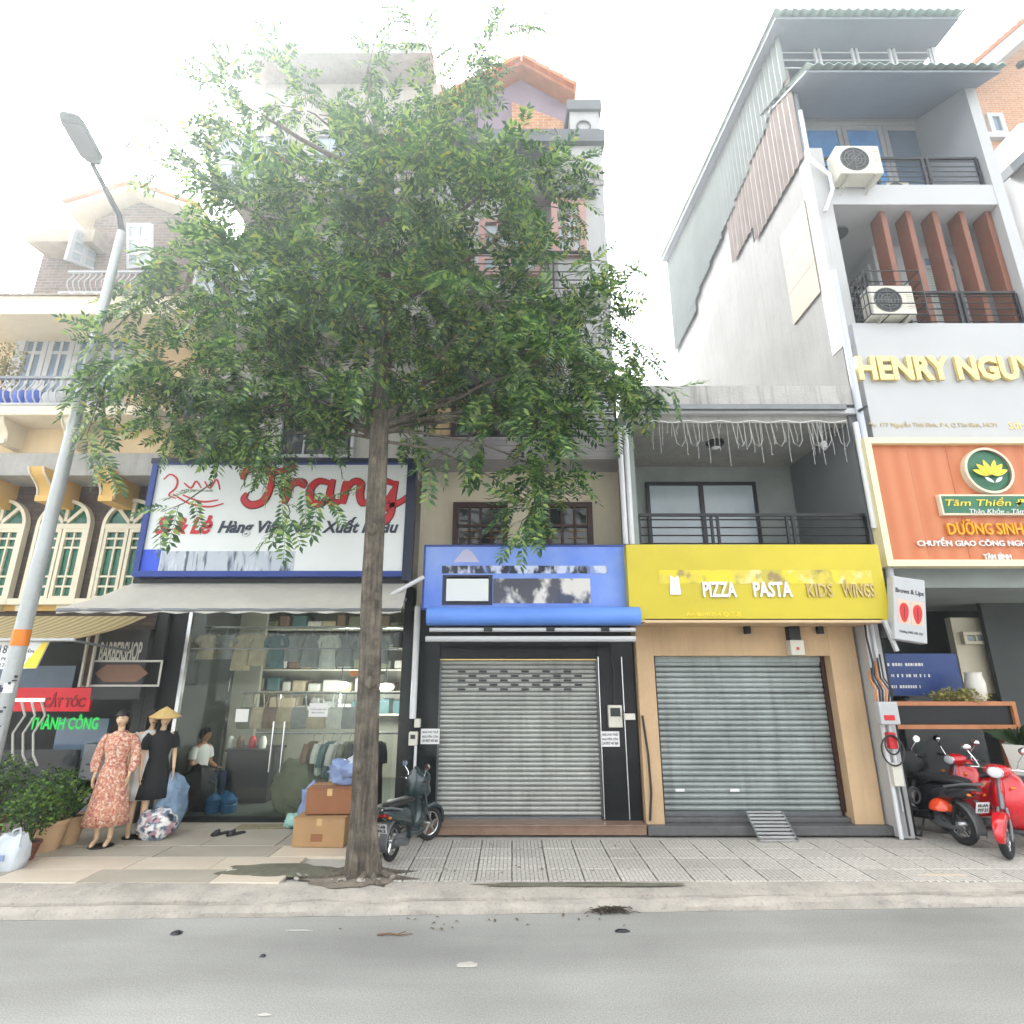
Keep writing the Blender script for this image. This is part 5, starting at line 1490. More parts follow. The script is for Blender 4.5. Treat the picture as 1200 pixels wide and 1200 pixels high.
o = MB().tube([((r[0] + r[1]) / 2, YS - .15, r[3]), ((r[0] + r[1]) / 2 + .02, YS - .15, r[3] + .5), ((r[0] + r[1]) / 2 - .03, YS - .14, r[3] + .95)], .012, 6).build('meter_cable', MCable)
tag(o, 'black cable running up from the ivory electric meter', 'cable')
o = MB().tube([(1.97, 9.03, 1.75), (2.02, 9.02, 1.2), (2.03, 9.02, .7), (1.99, 9.03, .32)], .016, 6).build('loose_cable', MCable); tag(o, 'dark cable hanging down the left beige pier', 'cable')
r = R(731, 836, 743, 843, 9.04)
o = MB().box(r[0], r[1], 8.96, 9.048, r[2], r[3]).build('junction_box', MPlastW); tag(o, 'small ivory junction box on the left beige pier beside the meter', 'electric box')
ebox(490, 847, 3.5, 5, 'small ivory switch box at the bottom of the white pipe', YS - .14, False, 'switch_box')
ebox(485, 865, 5, 8, 'ivory breaker box left of the rental notice, by the white pipe', YS - .14, True)
o = MB().tube([(X(487, 770, 9.1), 9.1, Z(842, 9.1)), (X(487, 770, 9.1), 9.1, 3.4)], .05, 10).build('drain_pipe', MPipe, None, smooth=True); tag(o, 'white drain pipe on the black pier left of the grey shutter', 'pipe', 'vertical drain pipes')
o = MB().tube([(X(486, 900, 9.1), 9.1, .3), (X(486, 900, 9.1), 9.1, Z(874, 9.1))], .022, 8).build('conduit', MPipe); tag(o, 'thin white conduit below the breaker box', 'pipe')
# --- pair of pipes between C and D at first floor
for k, dx in enumerate((0, .1)):
    o = MB().tube([(XD0 - .12 + dx, 8.75, Z(638, 8.75)), (XD0 - .12 + dx, 8.75, Z(500, 8.75))], .045, 10).build('drain_pipe', MPipe, None, smooth=True)
    tag(o, 'white drain pipe between the blue sign house and the grey balcony, %s of two' % ('left' if k == 0 else 'right'), 'pipe', 'vertical drain pipes')
# --- metal ramp on the steps
rp = thing('metal_ramp', 'galvanised metal grating ramp leaning on the steps below the green grey shutter', 'ramp', (3.7, 8.8, .15))
a0, a1 = G(861, 955, .41), G(886, 955, .41); b0, b1 = G(877, 984, .155), G(917, 984, .155)
a0 = Vector((a0.x, 9.12, .42)); b0 = Vector((3.38, 8.62, .165)); a0.x = 3.42; wdt = .52
for k in range(9):
    s = k / 8; p = a0 * (1 - s) + b0 * s
    MB().bar((p.x, p.y, p.z), (p.x + wdt, p.y, p.z), .03, .02).build('rung', MSteel, rp)
for s in (0, 1):
    MB().bar((a0.x + s * wdt, a0.y, a0.z - .015), (b0.x + s * wdt, b0.y, b0.z - .015), .03, .045).build('side_rail', MSteel, rp)

# ================================================================== BARBER GROUND FLOOR
bn = thing('barber_banner', 'dark barbershop banner on a slanted frame left of the clothes shop', 'banner', (-7.0, 9.3, 1.9))
r = R(116, 738, 172, 800, 9.2)
MB().box(r[0], r[1], 9.18, 9.22, r[2] - .25, r[3]).build('banner_sheet', mat('banner_black', (.03, .03, .032), .5, .3, 3), bn)
ptext('BARBERSHOP', 117, 752, 166, 775, 9.178, MPlastG, bn, depth=.006, bold=.02)
cx, cz = X(142, 790, 9.17), Z(789, 9.17)
MB().prism([(cx - .42, cz), (cx - .25, cz + .13), (cx + .25, cz + .13), (cx + .42, cz), (cx + .25, cz - .13), (cx - .25, cz - .13)], 9.17, 9.179).build('emblem', mat('emblem_brown', '7a5a48', .5, .2, 5), bn)
MB().frame(cx - .62, cx + .62, cz - .2, cz + .2, 9.168, 9.178, .03).build('emblem_frame', MPlastG, bn)
for px0, px1 in ((93, 104), (103, 114)):
    MB().bar(P(px0, 805, 9.1), P(px1 + 1, 740, 9.1), .035).build('frame_leg', MPlastG, bn)
r = R(93, 742, 112, 804, 9.13)
MB().add([P(96, 804, 9.12), P(103, 804, 9.12), P(113, 741, 9.12), P(106, 741, 9.12)] + [P(96, 804, 9.15), P(103, 804, 9.15), P(113, 741, 9.15), P(106, 741, 9.15)], [(0, 1, 2, 3), (7, 6, 5, 4), (0, 4, 5, 1), (1, 5, 6, 2), (2, 6, 7, 3), (3, 7, 4, 0)]).build('side_board', mat('side_brown', '4a3226', .6, .2, 4), bn)
pb = thing('price_banner', 'white and yellow printed banner numbered 189 hanging under the striped awning', 'banner', (-8.6, 8.1, 2.5))
r = R(-30, 752, 54, 785, 8.1)
MB().prism([(r[0], r[2]), (r[1] - .1, r[2] + .02), (r[1], r[3]), (r[0], r[3])], 8.1, 8.115).build('banner_sheet', MSignW, pb)
MB().prism([(r[1] - .3, r[2] + .03), (r[1] - .1, r[2] + .022), (r[1] - .005, r[3] - .01), (r[1] - .08, r[3] - .01)], 8.092, 8.099).build('yellow_edge', MYelP, pb)
ptext('189', 0, 756, 14, 766, 8.099, MInk, pb, depth=.004)
ptext('NGUYỄN', 17, 760, 40, 765, 8.099, MInk, pb, depth=.004)
ptext('PHƯỜNG 4', 2, 769, 36, 774, 8.099, MInk, pb, depth=.004)
ptext('17 CHÍNH', 0, 776, 30, 782, 8.099, MInk, pb, depth=.004)
rs = thing('led_sign', 'red and green light-up letter sign inside the dark barber shop', 'sign', (-7.6, 9.5, 1.6))
r = R(36, 806, 106, 836, 9.4)
MB().box(r[0] - .5, r[1], 9.4, 9.43, r[2] + .03, r[3]).build('red_panel', mat('led_red', 'b01420', .5, .2, 3, emis=.12), rs)
ptext('CẮT TÓC', 52, 811, 100, 829, 9.398, mat('led_red_dark', '6a0a12', .5, .1, 3, emis=.1), rs, depth=.01, bold=.03)
MLedG = mat('led_green', '18b446', .5, .1, 3, emis=.14)
ptext('THÀNH CÔNG', 36, 837, 116, 855, 9.398, MLedG, rs, depth=.012, bold=.02)
o = MB().box(X(-20, 820, 9.0), X(50, 820, 9.0), 9.0, 9.04, Z(822, 9.0), Z(818.5, 9.0)).build('tube_lamp', mat('tube_white', (.9, .93, 1), .4, .02, 1, emis=.6)); tag(o, 'lit white tube lamp in the barber shop, by the lamp post', 'lamp')
o = MB().box(X(78, 800, 10), X(136, 800, 10), 10, 10.1, Z(888, 10), Z(842, 10)).box(X(-40, 800, 10), X(75, 800, 10), 10.2, 10.3, Z(818, 10), Z(780, 10)).build('mirror_panel', MGlassGy); tag(o, 'grey mirror panel on the barber shop wall behind the dressed figures', 'mirror')
cab = thing('grey_cabinet', 'grey metal cabinet standing behind the dressed figures', 'cabinet', (-6.9, 9.4, .15))
r = R(90, 872, 118, 966, 9.3)
MB().box(r[0], r[1] + .05, 9.3, 9.75, .16, r[3]).build('cabinet_body', MGreyM, cab, bevel=.01)
for k in (0.33, .66):
    zz = .16 + (r[3] - .16) * k
    MB().box(r[0] + .02, r[1] + .03, 9.285, 9.299, zz - .3, zz + .28).build('drawer', MGreyM, cab)
    MB().box((r[0] + r[1]) / 2 - .08, (r[0] + r[1]) / 2 + .08, 9.27, 9.284, zz + .1, zz + .12).build('handle', MBlkM, cab)
for k in range(3):
    x = X(12 + k * 12, 880, 9.0)
    o = MB().tube([(x, 9.0, 1.95), (x + .1, 9.0, 1.75), (x - .02, 9.0, 1.5), (x + .05, 9.0, 1.2), (x + .15, 9.0, 1.05)], .016, 6).build('wire_curl', MPlastG)
    tag(o, ('leftmost', 'middle', 'rightmost')[k] + ' wavy pale wire hanging in the barber shop window', 'wire', 'wavy wires in the barber shop window')
o = MB().box(XA0, X(88, 900, 9.6), 9.62, 9.66, .2, 1.2).build('barber_glass', MGlassD); tag(o, 'dark low glass front of the barber shop behind the potted shrubs', 'shopfront')
# plants in pots
MPlantL = leafmat('shrub_leaf', '1f3a14', '33571c', '6f9430', .25)
MPlantS = leafmat('spiky_leaf', '1d2e16', '2b431f', '486a2e', .2)
def shrub(t, c, rx, rz, n, m, ls=.05, nm='foliage', parent_local=False):
    vs, fs = [], []
    for k in range(n):
        d = Vector((random.gauss(0, 1), random.gauss(0, 1), random.gauss(0, 1))).normalized() * (random.random() ** .45)
        lump = 1 + .35 * noise.noise(d * 2.5 + Vector((c[0], c[1], 0)))
        p = Vector(c) + Vector((d.x * rx, d.y * rx * .8, d.z * rz)) * lump
        a = Vector((random.gauss(0, 1), random.gauss(0, 1), random.gauss(.2, .6))).normalized()
        b = a.orthogonal().normalized(); b = Matrix.Rotation(random.random() * 6.28, 3, a) @ b
        s = ls * random.uniform(.7, 1.3)
        q = len(vs)
        vs += [p - a * s * .1, p + a * s * .5 + b * s * .32, p + a * s, p + a * s * .5 - b * s * .32]
        fs.append((q, q + 1, q + 2)); fs.append((q, q + 2, q + 3))
    me = bpy.data.meshes.new(nm); me.from_pydata([tuple(v) for v in vs], [], fs); me.materials.append(m)
    return stuff(link(nm, me, t))
def pot_plant(px, py, rt, h, m, lb, rx, rz, n, ch, dy=0, spiky=False):
    p = G(px, py, .15)
    t = thing('potted_shrub' if not spiky else 'potted_spiky_plant', lb, 'potted plant', (p.x, p.y, .15), 'potted plants by the barber shop')
    MB().lathe([(.01, 0), (rt * .68, 0), (rt * .97, h * .88), (rt * 1.06, h * .88), (rt * 1.06, h), (rt * .92, h), (rt * .9, h * .93), (.01, h * .92)], (p.x, p.y, .15), 24).build('pot', m, t, smooth=True)
    MB().lathe([(.01, h * .925), (rt * .89, h * .925), (rt * .89, h * .94), (.01, h * .95)], (p.x, p.y, .15), 18).build('soil', MSoil, t)
    if not spiky:
        sm = MB()
        for k in range(7):
            a = random.random() * 6.28
            sm.tube([(p.x + .05 * math.cos(a), p.y + .05 * math.sin(a), .15 + h * .9), (p.x + rx * .3 * math.cos(a), p.y + rx * .3 * math.sin(a), .15 + h + ch * .5), (p.x + rx * .7 * math.cos(a), p.y + rx * .6 * math.sin(a), .15 + h + ch)], [.012, .009, .004], 5)
        sm.build('stem', MSoil, t)
        shrub(t, (p.x, p.y, .15 + h + ch * .9), rx, rz, n, MPlantL)
    else:
        for k in range(16):
            a = random.random() * 6.28; L = random.uniform(.35, .6); e = random.uniform(.3, .9)
            d = Vector((math.cos(a) * e, math.sin(a) * e, 1)).normalized(); s_ = d.cross(Vector((0, 0, 1))).normalized() * .018
            b_ = Vector((p.x, p.y, .15 + h * .9))
            m1 = b_ + d * L * .5; tp = b_ + d * L + Vector((0, 0, -.05))
            th = Vector((0, 0, .004))
            MB().add([b_ - s_, b_ + s_, m1 + s_ * 1.2, tp, m1 - s_ * 1.2, b_ - s_ - th, b_ + s_ - th, m1 + s_ * 1.2 - th, tp - th, m1 - s_ * 1.2 - th], [(0, 1, 2, 3, 4), (9, 8, 7, 6, 5), (0, 5, 6, 1), (1, 6, 7, 2), (2, 7, 8, 3), (3, 8, 9, 4), (4, 9, 5, 0)]).build('leaf', MPlantS, t)
    return t
pot_plant(52, 996, .22, .36, MTerra, 'bushy shrub in the largest pale pot, middle of the row', .42, .34, 1500, .32)
pot_plant(26, 1008, .16, .2, MTerraD, 'bushy shrub in the small brown pot, left of the pale pots', .36, .34, 1000, .40)
pot_plant(78, 988, .18, .34, MTerra, 'spiky strap-leaved plant in the right-hand pale pot by the floral dress', .3, .3, 0, .2, spiky=True)
pot_plant(-18, 985, .2, .3, MTerraD, 'bushy shrub at the left edge of the frame behind the plastic bag', .45, .4, 1200, .45)
r = R(1182, 872, 1215, 908, 9.0)
wp = thing('white_planter', 'white tapered planter with grassy leaves at the right edge above the red scooter', 'potted plant', ((r[0] + r[1]) / 2, 9.0, r[2]))
cxp = (r[0] + r[1]) / 2
hp = r[3] - r[2]
MB().lathe([(.01, 0), (.17, 0), (.26, hp), (.24, hp), (.22, hp - .03), (.01, hp - .04)], (cxp, 9.0, r[2]), 4).build('pot', MPotW, wp)
MB().box(cxp - .3, cxp + .3, 8.85, 9.2, .15, r[2] - .002).build('stand', MShade, wp)
for k in range(40):
    a = random.random() * 6.28; L = random.uniform(.25, .5); e = random.uniform(.3, 1.0)
    b_ = Vector((cxp, 9.0, r[3] - .03)); d = Vector((math.cos(a) * e, math.sin(a) * e, 1)).normalized()
    s_ = d.cross(Vector((0, 0, 1))).normalized() * .009
    m1 = b_ + d * L * .6; tp = b_ + d * L + Vector((d.x * .15, d.y * .15, -.12))
    th = Vector((0, 0, .003))
    MB().add([b_ - s_, b_ + s_, m1 + s_, tp, m1 - s_, b_ - s_ - th, b_ + s_ - th, m1 + s_ - th, tp - th, m1 - s_ - th], [(0, 1, 2, 3, 4), (9, 8, 7, 6, 5), (0, 5, 6, 1), (1, 6, 7, 2), (2, 7, 8, 3), (3, 8, 9, 4), (4, 9, 5, 0)]).build('leaf', MPlantS, wp)
r = R(1096, 806, 1150, 824, 9.4)
sp_ = thing('trailing_plant', 'low yellow green leafy plant in the planter shelf beside the vase', 'plant', ((r[0] + r[1]) / 2, 9.4, zps))
shrub(sp_, ((r[0] + r[1]) / 2, 9.4, zps + .08), .42, .1, 420, leafmat('yellow_leaf', '6a6a36', '8f8b50', 'b5ac74', .2), .06)
# balcony plants and objects at far left
t = thing('balcony_plant', 'dry twiggy plant on the first-floor balcony, far left', 'plant', (X(8, 430, 9.0), 9.0, zbf))
shrub(t, (X(8, 425, 9.0), 9.0, Z(428, 9.0)), .28, .5, 380, leafmat('dry_leaf', '6a5a34', '8a7a4a', '5a6a2e', .2), .06)
MB().tube([(X(8, 430, 9), 9.0, zbf), (X(8, 430, 9), 9.0, Z(425, 9))], .015, 6).build('stem', MSoil, t)
for k, px in enumerate((4, 26, 42)):
    o = MB().lathe([(.01, 0), (.12, 0), (.13, .06), (.125, .4), (.09, .46), (.01, .47)], (0, 0, 0), 16).build('blue_drum', mat('drum_blue', '3858b8', .5, .15, 3) if k == 0 else bpy.data.materials['drum_blue'], None, smooth=True)
    o.location = (X(px, 462, 9.0), 9.0, zbf); tag(o, ('leftmost', 'middle', 'right-hand')[k] + ' blue drum behind the balusters of the first-floor balcony', 'drum', 'blue drums on the balcony')
o = MB().lathe([(.01, 0), (.2, 0), (.26, .12), (.24, .3), (.12, .36), (.01, .37)], (0, 0, 0), 16).build('covered_pot', MWc, None, smooth=True); o.location = (X(70, 468, 8.95), 8.95, zbf); tag(o, 'rounded white covered pot on the first-floor balcony', 'pot')
# hangers of clothes hint on the upper balcony handled by balusters

# ================================================================== STREET LAMP
Yl = 7.25
p0 = P(70, 585, Yl)
sl_ = thing('street_lamp', 'tall leaning grey street lamp with flat head, far left', 'street lamp', (p0.x - .1, Yl, .15))
ztop = Z(272, Yl)
pts = [Vector((p0.x - .12 + .12 * k / 10, Yl, .15 + (ztop - .15) * k / 10)) for k in range(11)]
MB().tube(pts, [.105 - .045 * k / 10 for k in range(11)], 16).build('pole', MPole, sl_, smooth=True)
top = pts[-1]
h1 = P(108, 192, 6.75); h2 = P(97, 172, 6.6)
MB().tube([top, top + (h1 - top) * .15 + Vector((0, 0, .12)), top + (h1 - top) * .6 + Vector((0, 0, .06)), h1], [.05, .045, .04, .036], 10).build('arm', MBlkM, sl_, smooth=True)
hA, hB = P(111, 188, 6.72), P(80, 132, 6.0)
d = (hB - hA); q = d.to_track_quat('X', 'Z').to_matrix()
hm = MB()
L = d.length
ring = lambda s, w_, h_: [hA + q @ Vector((L * s, yy, zz)) for yy, zz in ((-w_, -h_), (w_, -h_), (w_, h_ * .3), (w_ * .6, h_), (-w_ * .6, h_), (-w_, h_ * .3))]
hm.loft([ring(-.08, .05, .03), ring(0, .1, .05), ring(.12, .15, .055), ring(.8, .155, .05), ring(.96, .13, .035), ring(1.0, .09, .02)])
hd = hm.build('lamp_head', MBlkM, sl_, bevel=.008)
lm = MB(); lm.obox(hA + q @ Vector((L * .5, 0, -.058)), (L * .7, .24, .008), q); lm.build('lamp_glass', MInk, hd)
def zrad(z): return .105 - .045 * (z - .15) / (ztop - .15)
def ppos(z):
    s = (z - .15) / (ztop - .15); return (p0.x - .12 + .12 * s, Yl, z)
for za, zb__, m, nm, rr in ((Z(757, Yl), Z(738, Yl), MAmber, 'orange_sticker', .004), (Z(868, Yl), Z(850, Yl), MWc, 'white_sticker', .003), (Z(812, Yl), Z(800, Yl), MPaper, 'torn_notice', .003)):
    c_ = ppos((za + zb__) / 2); r_ = zrad(za) + rr
    a0_, a1_ = (-100, 20) if nm == 'orange_sticker' else (-80, -20)
    n_ = 10
    ri = []
    for zz in (za, zb__):
        ri.append([(c_[0] + r_ * math.cos(rad(a0_ + (a1_ - a0_) * k / n_)), c_[1] + r_ * math.sin(rad(a0_ + (a1_ - a0_) * k / n_)), zz) for k in range(n_ + 1)])
    if nm == 'orange_sticker':
        ri = [[(c_[0] + r_ * math.cos(2 * math.pi * k / 20), c_[1] + r_ * math.sin(2 * math.pi * k / 20), zz) for k in range(20)] for zz in (za, zb__)]
        MB().loft(ri, cap=False).build(nm, m, sl_, smooth=True)
    else:
        MB().loft(ri, cap=False, close=False).build(nm, m, sl_)
for k in range(14):
    zz = random.uniform(Z(890, Yl), Z(790, Yl)); c_ = ppos(zz); a = rad(random.uniform(-110, -20)); r_ = zrad(zz) + .003
    MB().obox((c_[0] + r_ * math.cos(a), c_[1] + r_ * math.sin(a), zz), (random.uniform(.02, .06), .004, random.uniform(.01, .04)), Matrix.Rotation(a + math.pi / 2, 3, 'Z')).build('ink_stamp', MInkN, sl_)

# ================================================================== CLOTHES SHOP FRONT AND STOCK
YF = 9.72
sf = thing('glass_shopfront', 'dim glass shopfront with two chrome door handles below the white canopy', 'shopfront', (-3.8, YF, .15))
fx0, fx1 = X(203, 850, YF), X(462, 850, YF)
zf0, zf1 = Z(957, YF), zfl - .01
MB().box(fx0, fx1, YF - .04, YF + .04, .15, zf0).build('base_rail', MBlkM, sf)
MB().box(fx0, fx0 + .06, YF - .04, YF + .04, zf0, zf1).build('jamb', MSteel, sf)
MB().box(XB0 + .181, fx0 - .001, YF - .03, YF + .03, .15, zf1).build('side_panel', MDark, sf)
edges = [fx0 + .06, X(256, 850, YF), X(318, 850, YF), X(338, 850, YF) , X(400, 850, YF), fx1]
edges = [fx0 + .06, X(262, 850, YF), X(326, 850, YF), X(396, 850, YF), fx1]
for k in range(4):
    MB().box(edges[k] + .006, edges[k + 1] - .006, YF - .006, YF + .006, zf0, 2.75).build('glass_pane', MGlass, sf)
    MB().box(edges[k] + .006, edges[k + 1] - .006, YF - .006, YF + .006, 2.77, zf1).build('glass_pane', MGlass, sf)
MB().box(fx0 + .06, fx1, YF - .025, YF + .025, 2.751, 2.769).build('transom', MGreyM, sf)
for px in (320, 333):
    xx = X(px, 874, YF)
    MB().tube([(xx, YF - .07, Z(904, YF)), (xx, YF - .07, Z(845, YF))], .017, 10).build('door_handle', MChrome, sf, smooth=True)
for (a, b, c, d, s1) in ((276, 831, 291, 846, None), (362, 824, 384, 840, 'text')):
    r = R(a, b, c, d, YF - .012)
    o = MB().box(r[0], r[1], YF - .012, YF - .008, r[2], r[3]).build('taped_paper', MPaper)
    tag(o, 'blank white paper taped to the glass left of the door handles' if s1 is None else 'printed white notice taped to the glass right of the door handles', 'paper')
    if s1:
        text('TUYỂN NHÂN VIÊN', r[0] + .02, r[1] - .02, r[2] + .1, r[2] + .14, YF - .0125, MInk, o, depth=.001)
        text('BÁN HÀNG', r[0] + .05, r[1] - .05, r[2] + .05, r[2] + .085, YF - .0125, MInk, o, depth=.001)
# shelves with folded stock
WORDS = ['first', 'second', 'third', 'fourth', 'fifth', 'sixth', 'seventh', 'eighth', 'ninth', 'tenth', 'eleventh', 'twelfth', 'thirteenth', 'fourteenth']
CC = [mat('stock_' + n_, c_, .85, .2, 9, .2, 25) for n_, c_ in (('grey', '8a8d8c'), ('beige', 'b5a68c'), ('teal', '4a6c70'), ('white', 'c9c9c2'), ('black', '26282c'), ('brown', '7a6250'), ('olive', '6d705c'))]
sh = thing('stock_shelves', 'wall shelves packed with folded clothes at the back of the clothes shop', 'shelves', (-3.3, 12.9, .2))
sx0_, sx1_ = X(265, 800, 12.0) + .3, X(470, 800, 12.0)
for k, zz in enumerate((1.55, 2.0, 2.45, 2.9, 3.3)):
    MB().box(sx0_, sx1_, 12.5, 13.25, zz - .03, zz).build('shelf_board', MPlastW, sh)
    x = sx0_ + .05; qn = 0
    while x < sx1_ - .25 and qn < 14:
        wq = random.uniform(.16, .34); hq = random.uniform(.15, .36)
        o = MB().box(x, x + wq, 12.55, 13.1, zz, zz + hq).build('folded_stack', random.choice(CC), None, bevel=.03)
        tag(o, '%s stack of folded clothes, number %s along the %s back shelf' % (o.data.materials[0].name.split('.')[0][6:], WORDS[qn], WORDS[k]), 'clothes', 'folded clothes on the back shelves')
        qn += 1; x += wq + random.uniform(.01, .08)
# hanging handbags and garments behind the glass
def garment(x, y, z, wd, L, m, label, rz=0):
    mb = MB()
    rings = []
    n = 14
    prof = [(0, .25, .03), (.05, .5, .05), (.3, .46, .06), (.65, .5, .07), (1, .56, .08)]
    for (s, w_, d_) in prof:
        rings.append([(wd * w_ * math.cos(2 * math.pi * k / n), (d_ + .02 * math.sin(k * 3 + s * 4)) * math.sin(2 * math.pi * k / n), -L * s) for k in range(n)])
    mb.loft(rings)
    for s in (-1, 1):
        mb.tube([(s * wd * .42, 0, -L * .05), (s * wd * .62, 0, -L * .22), (s * wd * .68, 0, -L * .38)], [.06, .06, .055], 8)
    t = thing('hanging_garment', label, 'garment', (x, y, z), 'clothes hanging in the shop', rz)
    mb.build('cloth', m, t, smooth=True, local=True)
    MB().tube([(0, 0, 0), (0, 0, .07), (.03, 0, .1), (.0, 0, .13)], .006, 5).build('hanger', MSteel, t, local=True)
    return t
zr1 = Z(859, 10.3)
o = MB().tube([(X(300, 859, 10.3), 10.3, zr1), (X(470, 859, 10.3), 10.3, zr1)], .02, 8).build('clothes_rail', MSteel); tag(o, 'steel clothes rail with garments behind the glass, right of the door handles', 'rail')
for k, px in enumerate((366, 378, 388, 398, 409, 420, 431, 442)):
    garment(X(px, 880, 10.3), 10.3, zr1 - .13, .34, random.uniform(.75, 1.1), [CC[5], CC[3], CC[2], CC[3], CC[6], CC[4], CC[0], CC[4]][k], '%s garment on the steel rail, %s from the left' % (['brown', 'off white', 'teal', 'cream', 'olive', 'black', 'grey', 'dark'][k], ['first', 'second', 'third', 'fourth', 'fifth', 'sixth', 'seventh', 'last'][k]), rad(62 + random.uniform(-12, 12)))
zr2_ = Z(812, 10.6)
o = MB().tube([(X(285, 812, 10.6), 10.6, zr2_), (X(470, 812, 10.6), 10.6, zr2_)], .02, 8).build('upper_rail', MSteel); tag(o, 'upper steel rail with bags across the middle of the clothes shop', 'rail')
for k, px in enumerate((291, 303, 318, 335, 352, 372, 395, 410)):
    x = X(px, 830, 10.6); m = [CC[6], CC[1], CC[5], CC[1], CC[0], CC[1], CC[3], CC[0]][k]
    t = thing('hanging_bag', '%s cloth bag hanging from the upper rail, %s from the left' % (['olive', 'beige', 'brown', 'tan', 'grey', 'sand', 'white', 'pale grey'][k], ['first', 'second', 'third', 'fourth', 'fifth', 'sixth', 'seventh', 'last'][k]), 'bag', (x, 10.6, zr2_ - .55), 'bags hanging in the shop')
    MB().loft([[(x + a * w_, 10.6 + b * d_, zr2_ - .6 + zz) for a, b in ((-1, -1), (0, -1.3), (1, -1), (1, 1), (0, 1.3), (-1, 1))] for zz, w_, d_ in ((0, .15, .05), (.12, .17, .08), (.3, .15, .06), (.36, .13, .02))]).build('bag_body', m, t, bevel=.02)
    MB().tube([(x - .1, 10.6, zr2_ - .25), (x - .07, 10.6, zr2_ - .03), (x, 10.6, zr2_ + .02), (x + .07, 10.6, zr2_ - .03), (x + .1, 10.6, zr2_ - .25)], .012, 6).build('bag_strap', m, t)
# upper row of plastic-wrapped garments against the glass
zr3 = Z(735, 10.0)
o = MB().tube([(fx0 + .1, 10.05, zr3), (fx1, 10.05, zr3)], .02, 8).build('top_rail_hanging', MSteel); o.name = 'high_rail'; tag(o, 'highest steel rail along the top of the shop window', 'rail')
x = fx0 + .2; k = 0
while x < fx1 - .1 and k < 14:
    c_ = random.choice([CC[0], CC[3], CC[1], CC[2], CC[0]])
    garment(x, 10.05, zr3 - .13, .3, random.uniform(.4, .6), c_, 'pale garment on the highest rail of the shop window, %s from the left' % WORDS[k], rad(random.uniform(-25, 25)))
    x += .3; k += 1
# left lit wall with pictures
pw = 12.19
for (a, b, c, d, lb, m) in ((222, 806, 233, 828, 'small white switch panel on the lit shop wall', MPaper), (236, 816, 258, 846, 'grey framed picture on the lit shop wall', CC[0]), (228, 762, 242, 780, 'upper pale board on the lit shop wall', CC[1]), (226, 792, 238, 805, 'brown board above the switch panel on the lit shop wall', CC[5])):
    r = R(a, b, c, d, pw)
    t = thing('wall_picture', lb, 'picture', ((r[0] + r[1]) / 2, pw, r[2]), 'boards on the shop wall')
    MB().frame(r[0], r[1], r[2], r[3], pw - .03, pw, .03).build('frame', MPlastW, t)
    MB().box(r[0] + .03, r[1] - .03, pw - .02, pw - .01, r[2] + .03, r[3] - .03).build('picture_face', m, t)
# counter
ct = thing('counter_desk', 'dark counter in the middle of the clothes shop', 'counter', (X(285, 900, 10.9), 10.9, .2))
r = R(262, 878, 314, 950, 10.8)
MB().box(r[0], r[1], 10.8, 11.4, .2, r[3] - .04).build('counter_body', MDark, ct)
MB().box(r[0] - .03, r[1] + .03, 10.77, 11.43, r[3] - .039, r[3]).build('counter_top', MBlkM, ct)
for k, px in enumerate((270, 282, 296, 308)):
    x = X(px, 870, 11.0)
    o = MB().lathe([(.01, 0), (.06, 0), (.07, .1), (.05, .17), (.03, .2), (.01, .2)], (x, 11.0, r[3]), 12).build('jar', [CC[3], CC[5], MRed, CC[3]][k], None, smooth=True)
    tag(o, '%s jar on the dark counter' % ['white', 'brown', 'red', 'cream'][k], 'jar', 'jars on the shop counter')
# ceiling lamp, lit
MEm = mat('lit_lamp', (1, .97, .9), .4, .02, 1, emis=2.2)
for k, (px, py) in enumerate(((400, 803), (452, 805))):
    p = P(px, py, 11.5)
    cl_ = thing('shop_lamp', 'lit white ceiling lamp in the clothes shop, %s the trunk' % ('left of' if k == 0 else 'right of'), 'lamp', (p.x, 11.5, p.z), 'lit lamps in the clothes shop')
    MB().ellip((p.x, 11.5, p.z), (.16, .16, .07), 16, 8).build('lamp_bulb', MEm, cl_, smooth=True)
    MB().tube([(p.x, 11.5, p.z + .06), (p.x, 11.5, zfl)], .012, 6).build('cord', MCable, cl_)
    ld = bpy.data.lights.new('shop_lamp_light', 'POINT'); ld.energy = 18; ld.color = (1, 1, .93); ld.shadow_soft_size = .15
    lo = bpy.data.objects.new('shop_lamp_light', ld); COL.objects.link(lo); lo.location = (p.x, 11.3, p.z - .2)
p = P(417, 789, 10.0)
o = MB().box(p.x - .09, p.x + .09, 9.98, 10.02, p.z - .04, p.z + .04).build('orange_tag', MAmber); tag(o, 'orange tag hanging in the shop window just left of the trunk', 'tag')
# goods on the ground
def lumpy(name, label, cat, c, r, m, seed, group=None, n=18, mm=12, amp=.22):
    mb = MB(); mb.ellip((0, 0, 0), (1, 1, 1), n, mm)
    vs = []
    for v in mb.v:
        d = Vector(v); k = 1 + amp * noise.noise(d * 1.7 + Vector((seed, seed, 0))) + amp * .5 * noise.noise(d * 5 + Vector((0, seed, seed)))
        vs.append((d.x * r[0] * k, d.y * r[1] * k, max(-1, d.z * k * 1.1) * r[2]))
    mb.v = vs
    o = mb.build(name, m, None, smooth=True); o.location = c
    return tag(o, label, cat, group)
p = G(205, 972, .15)
lumpy('plastic_sack', 'large clear blue plastic sack of clothes beside the black dress', 'sack', (p.x, 9.05, .55), (.24, .22, .36), mat('sack_blue', '4a6078', .25, .4, 5, .4, 20, alt='8ea6bd'), 1.2)
lumpy('cloth_bundle', 'patterned bundle of clothes on the floor in front of the blue sack', 'bundle', (p.x - .02, 8.82, .32), (.27, .2, .2), MBagX, 5.5)
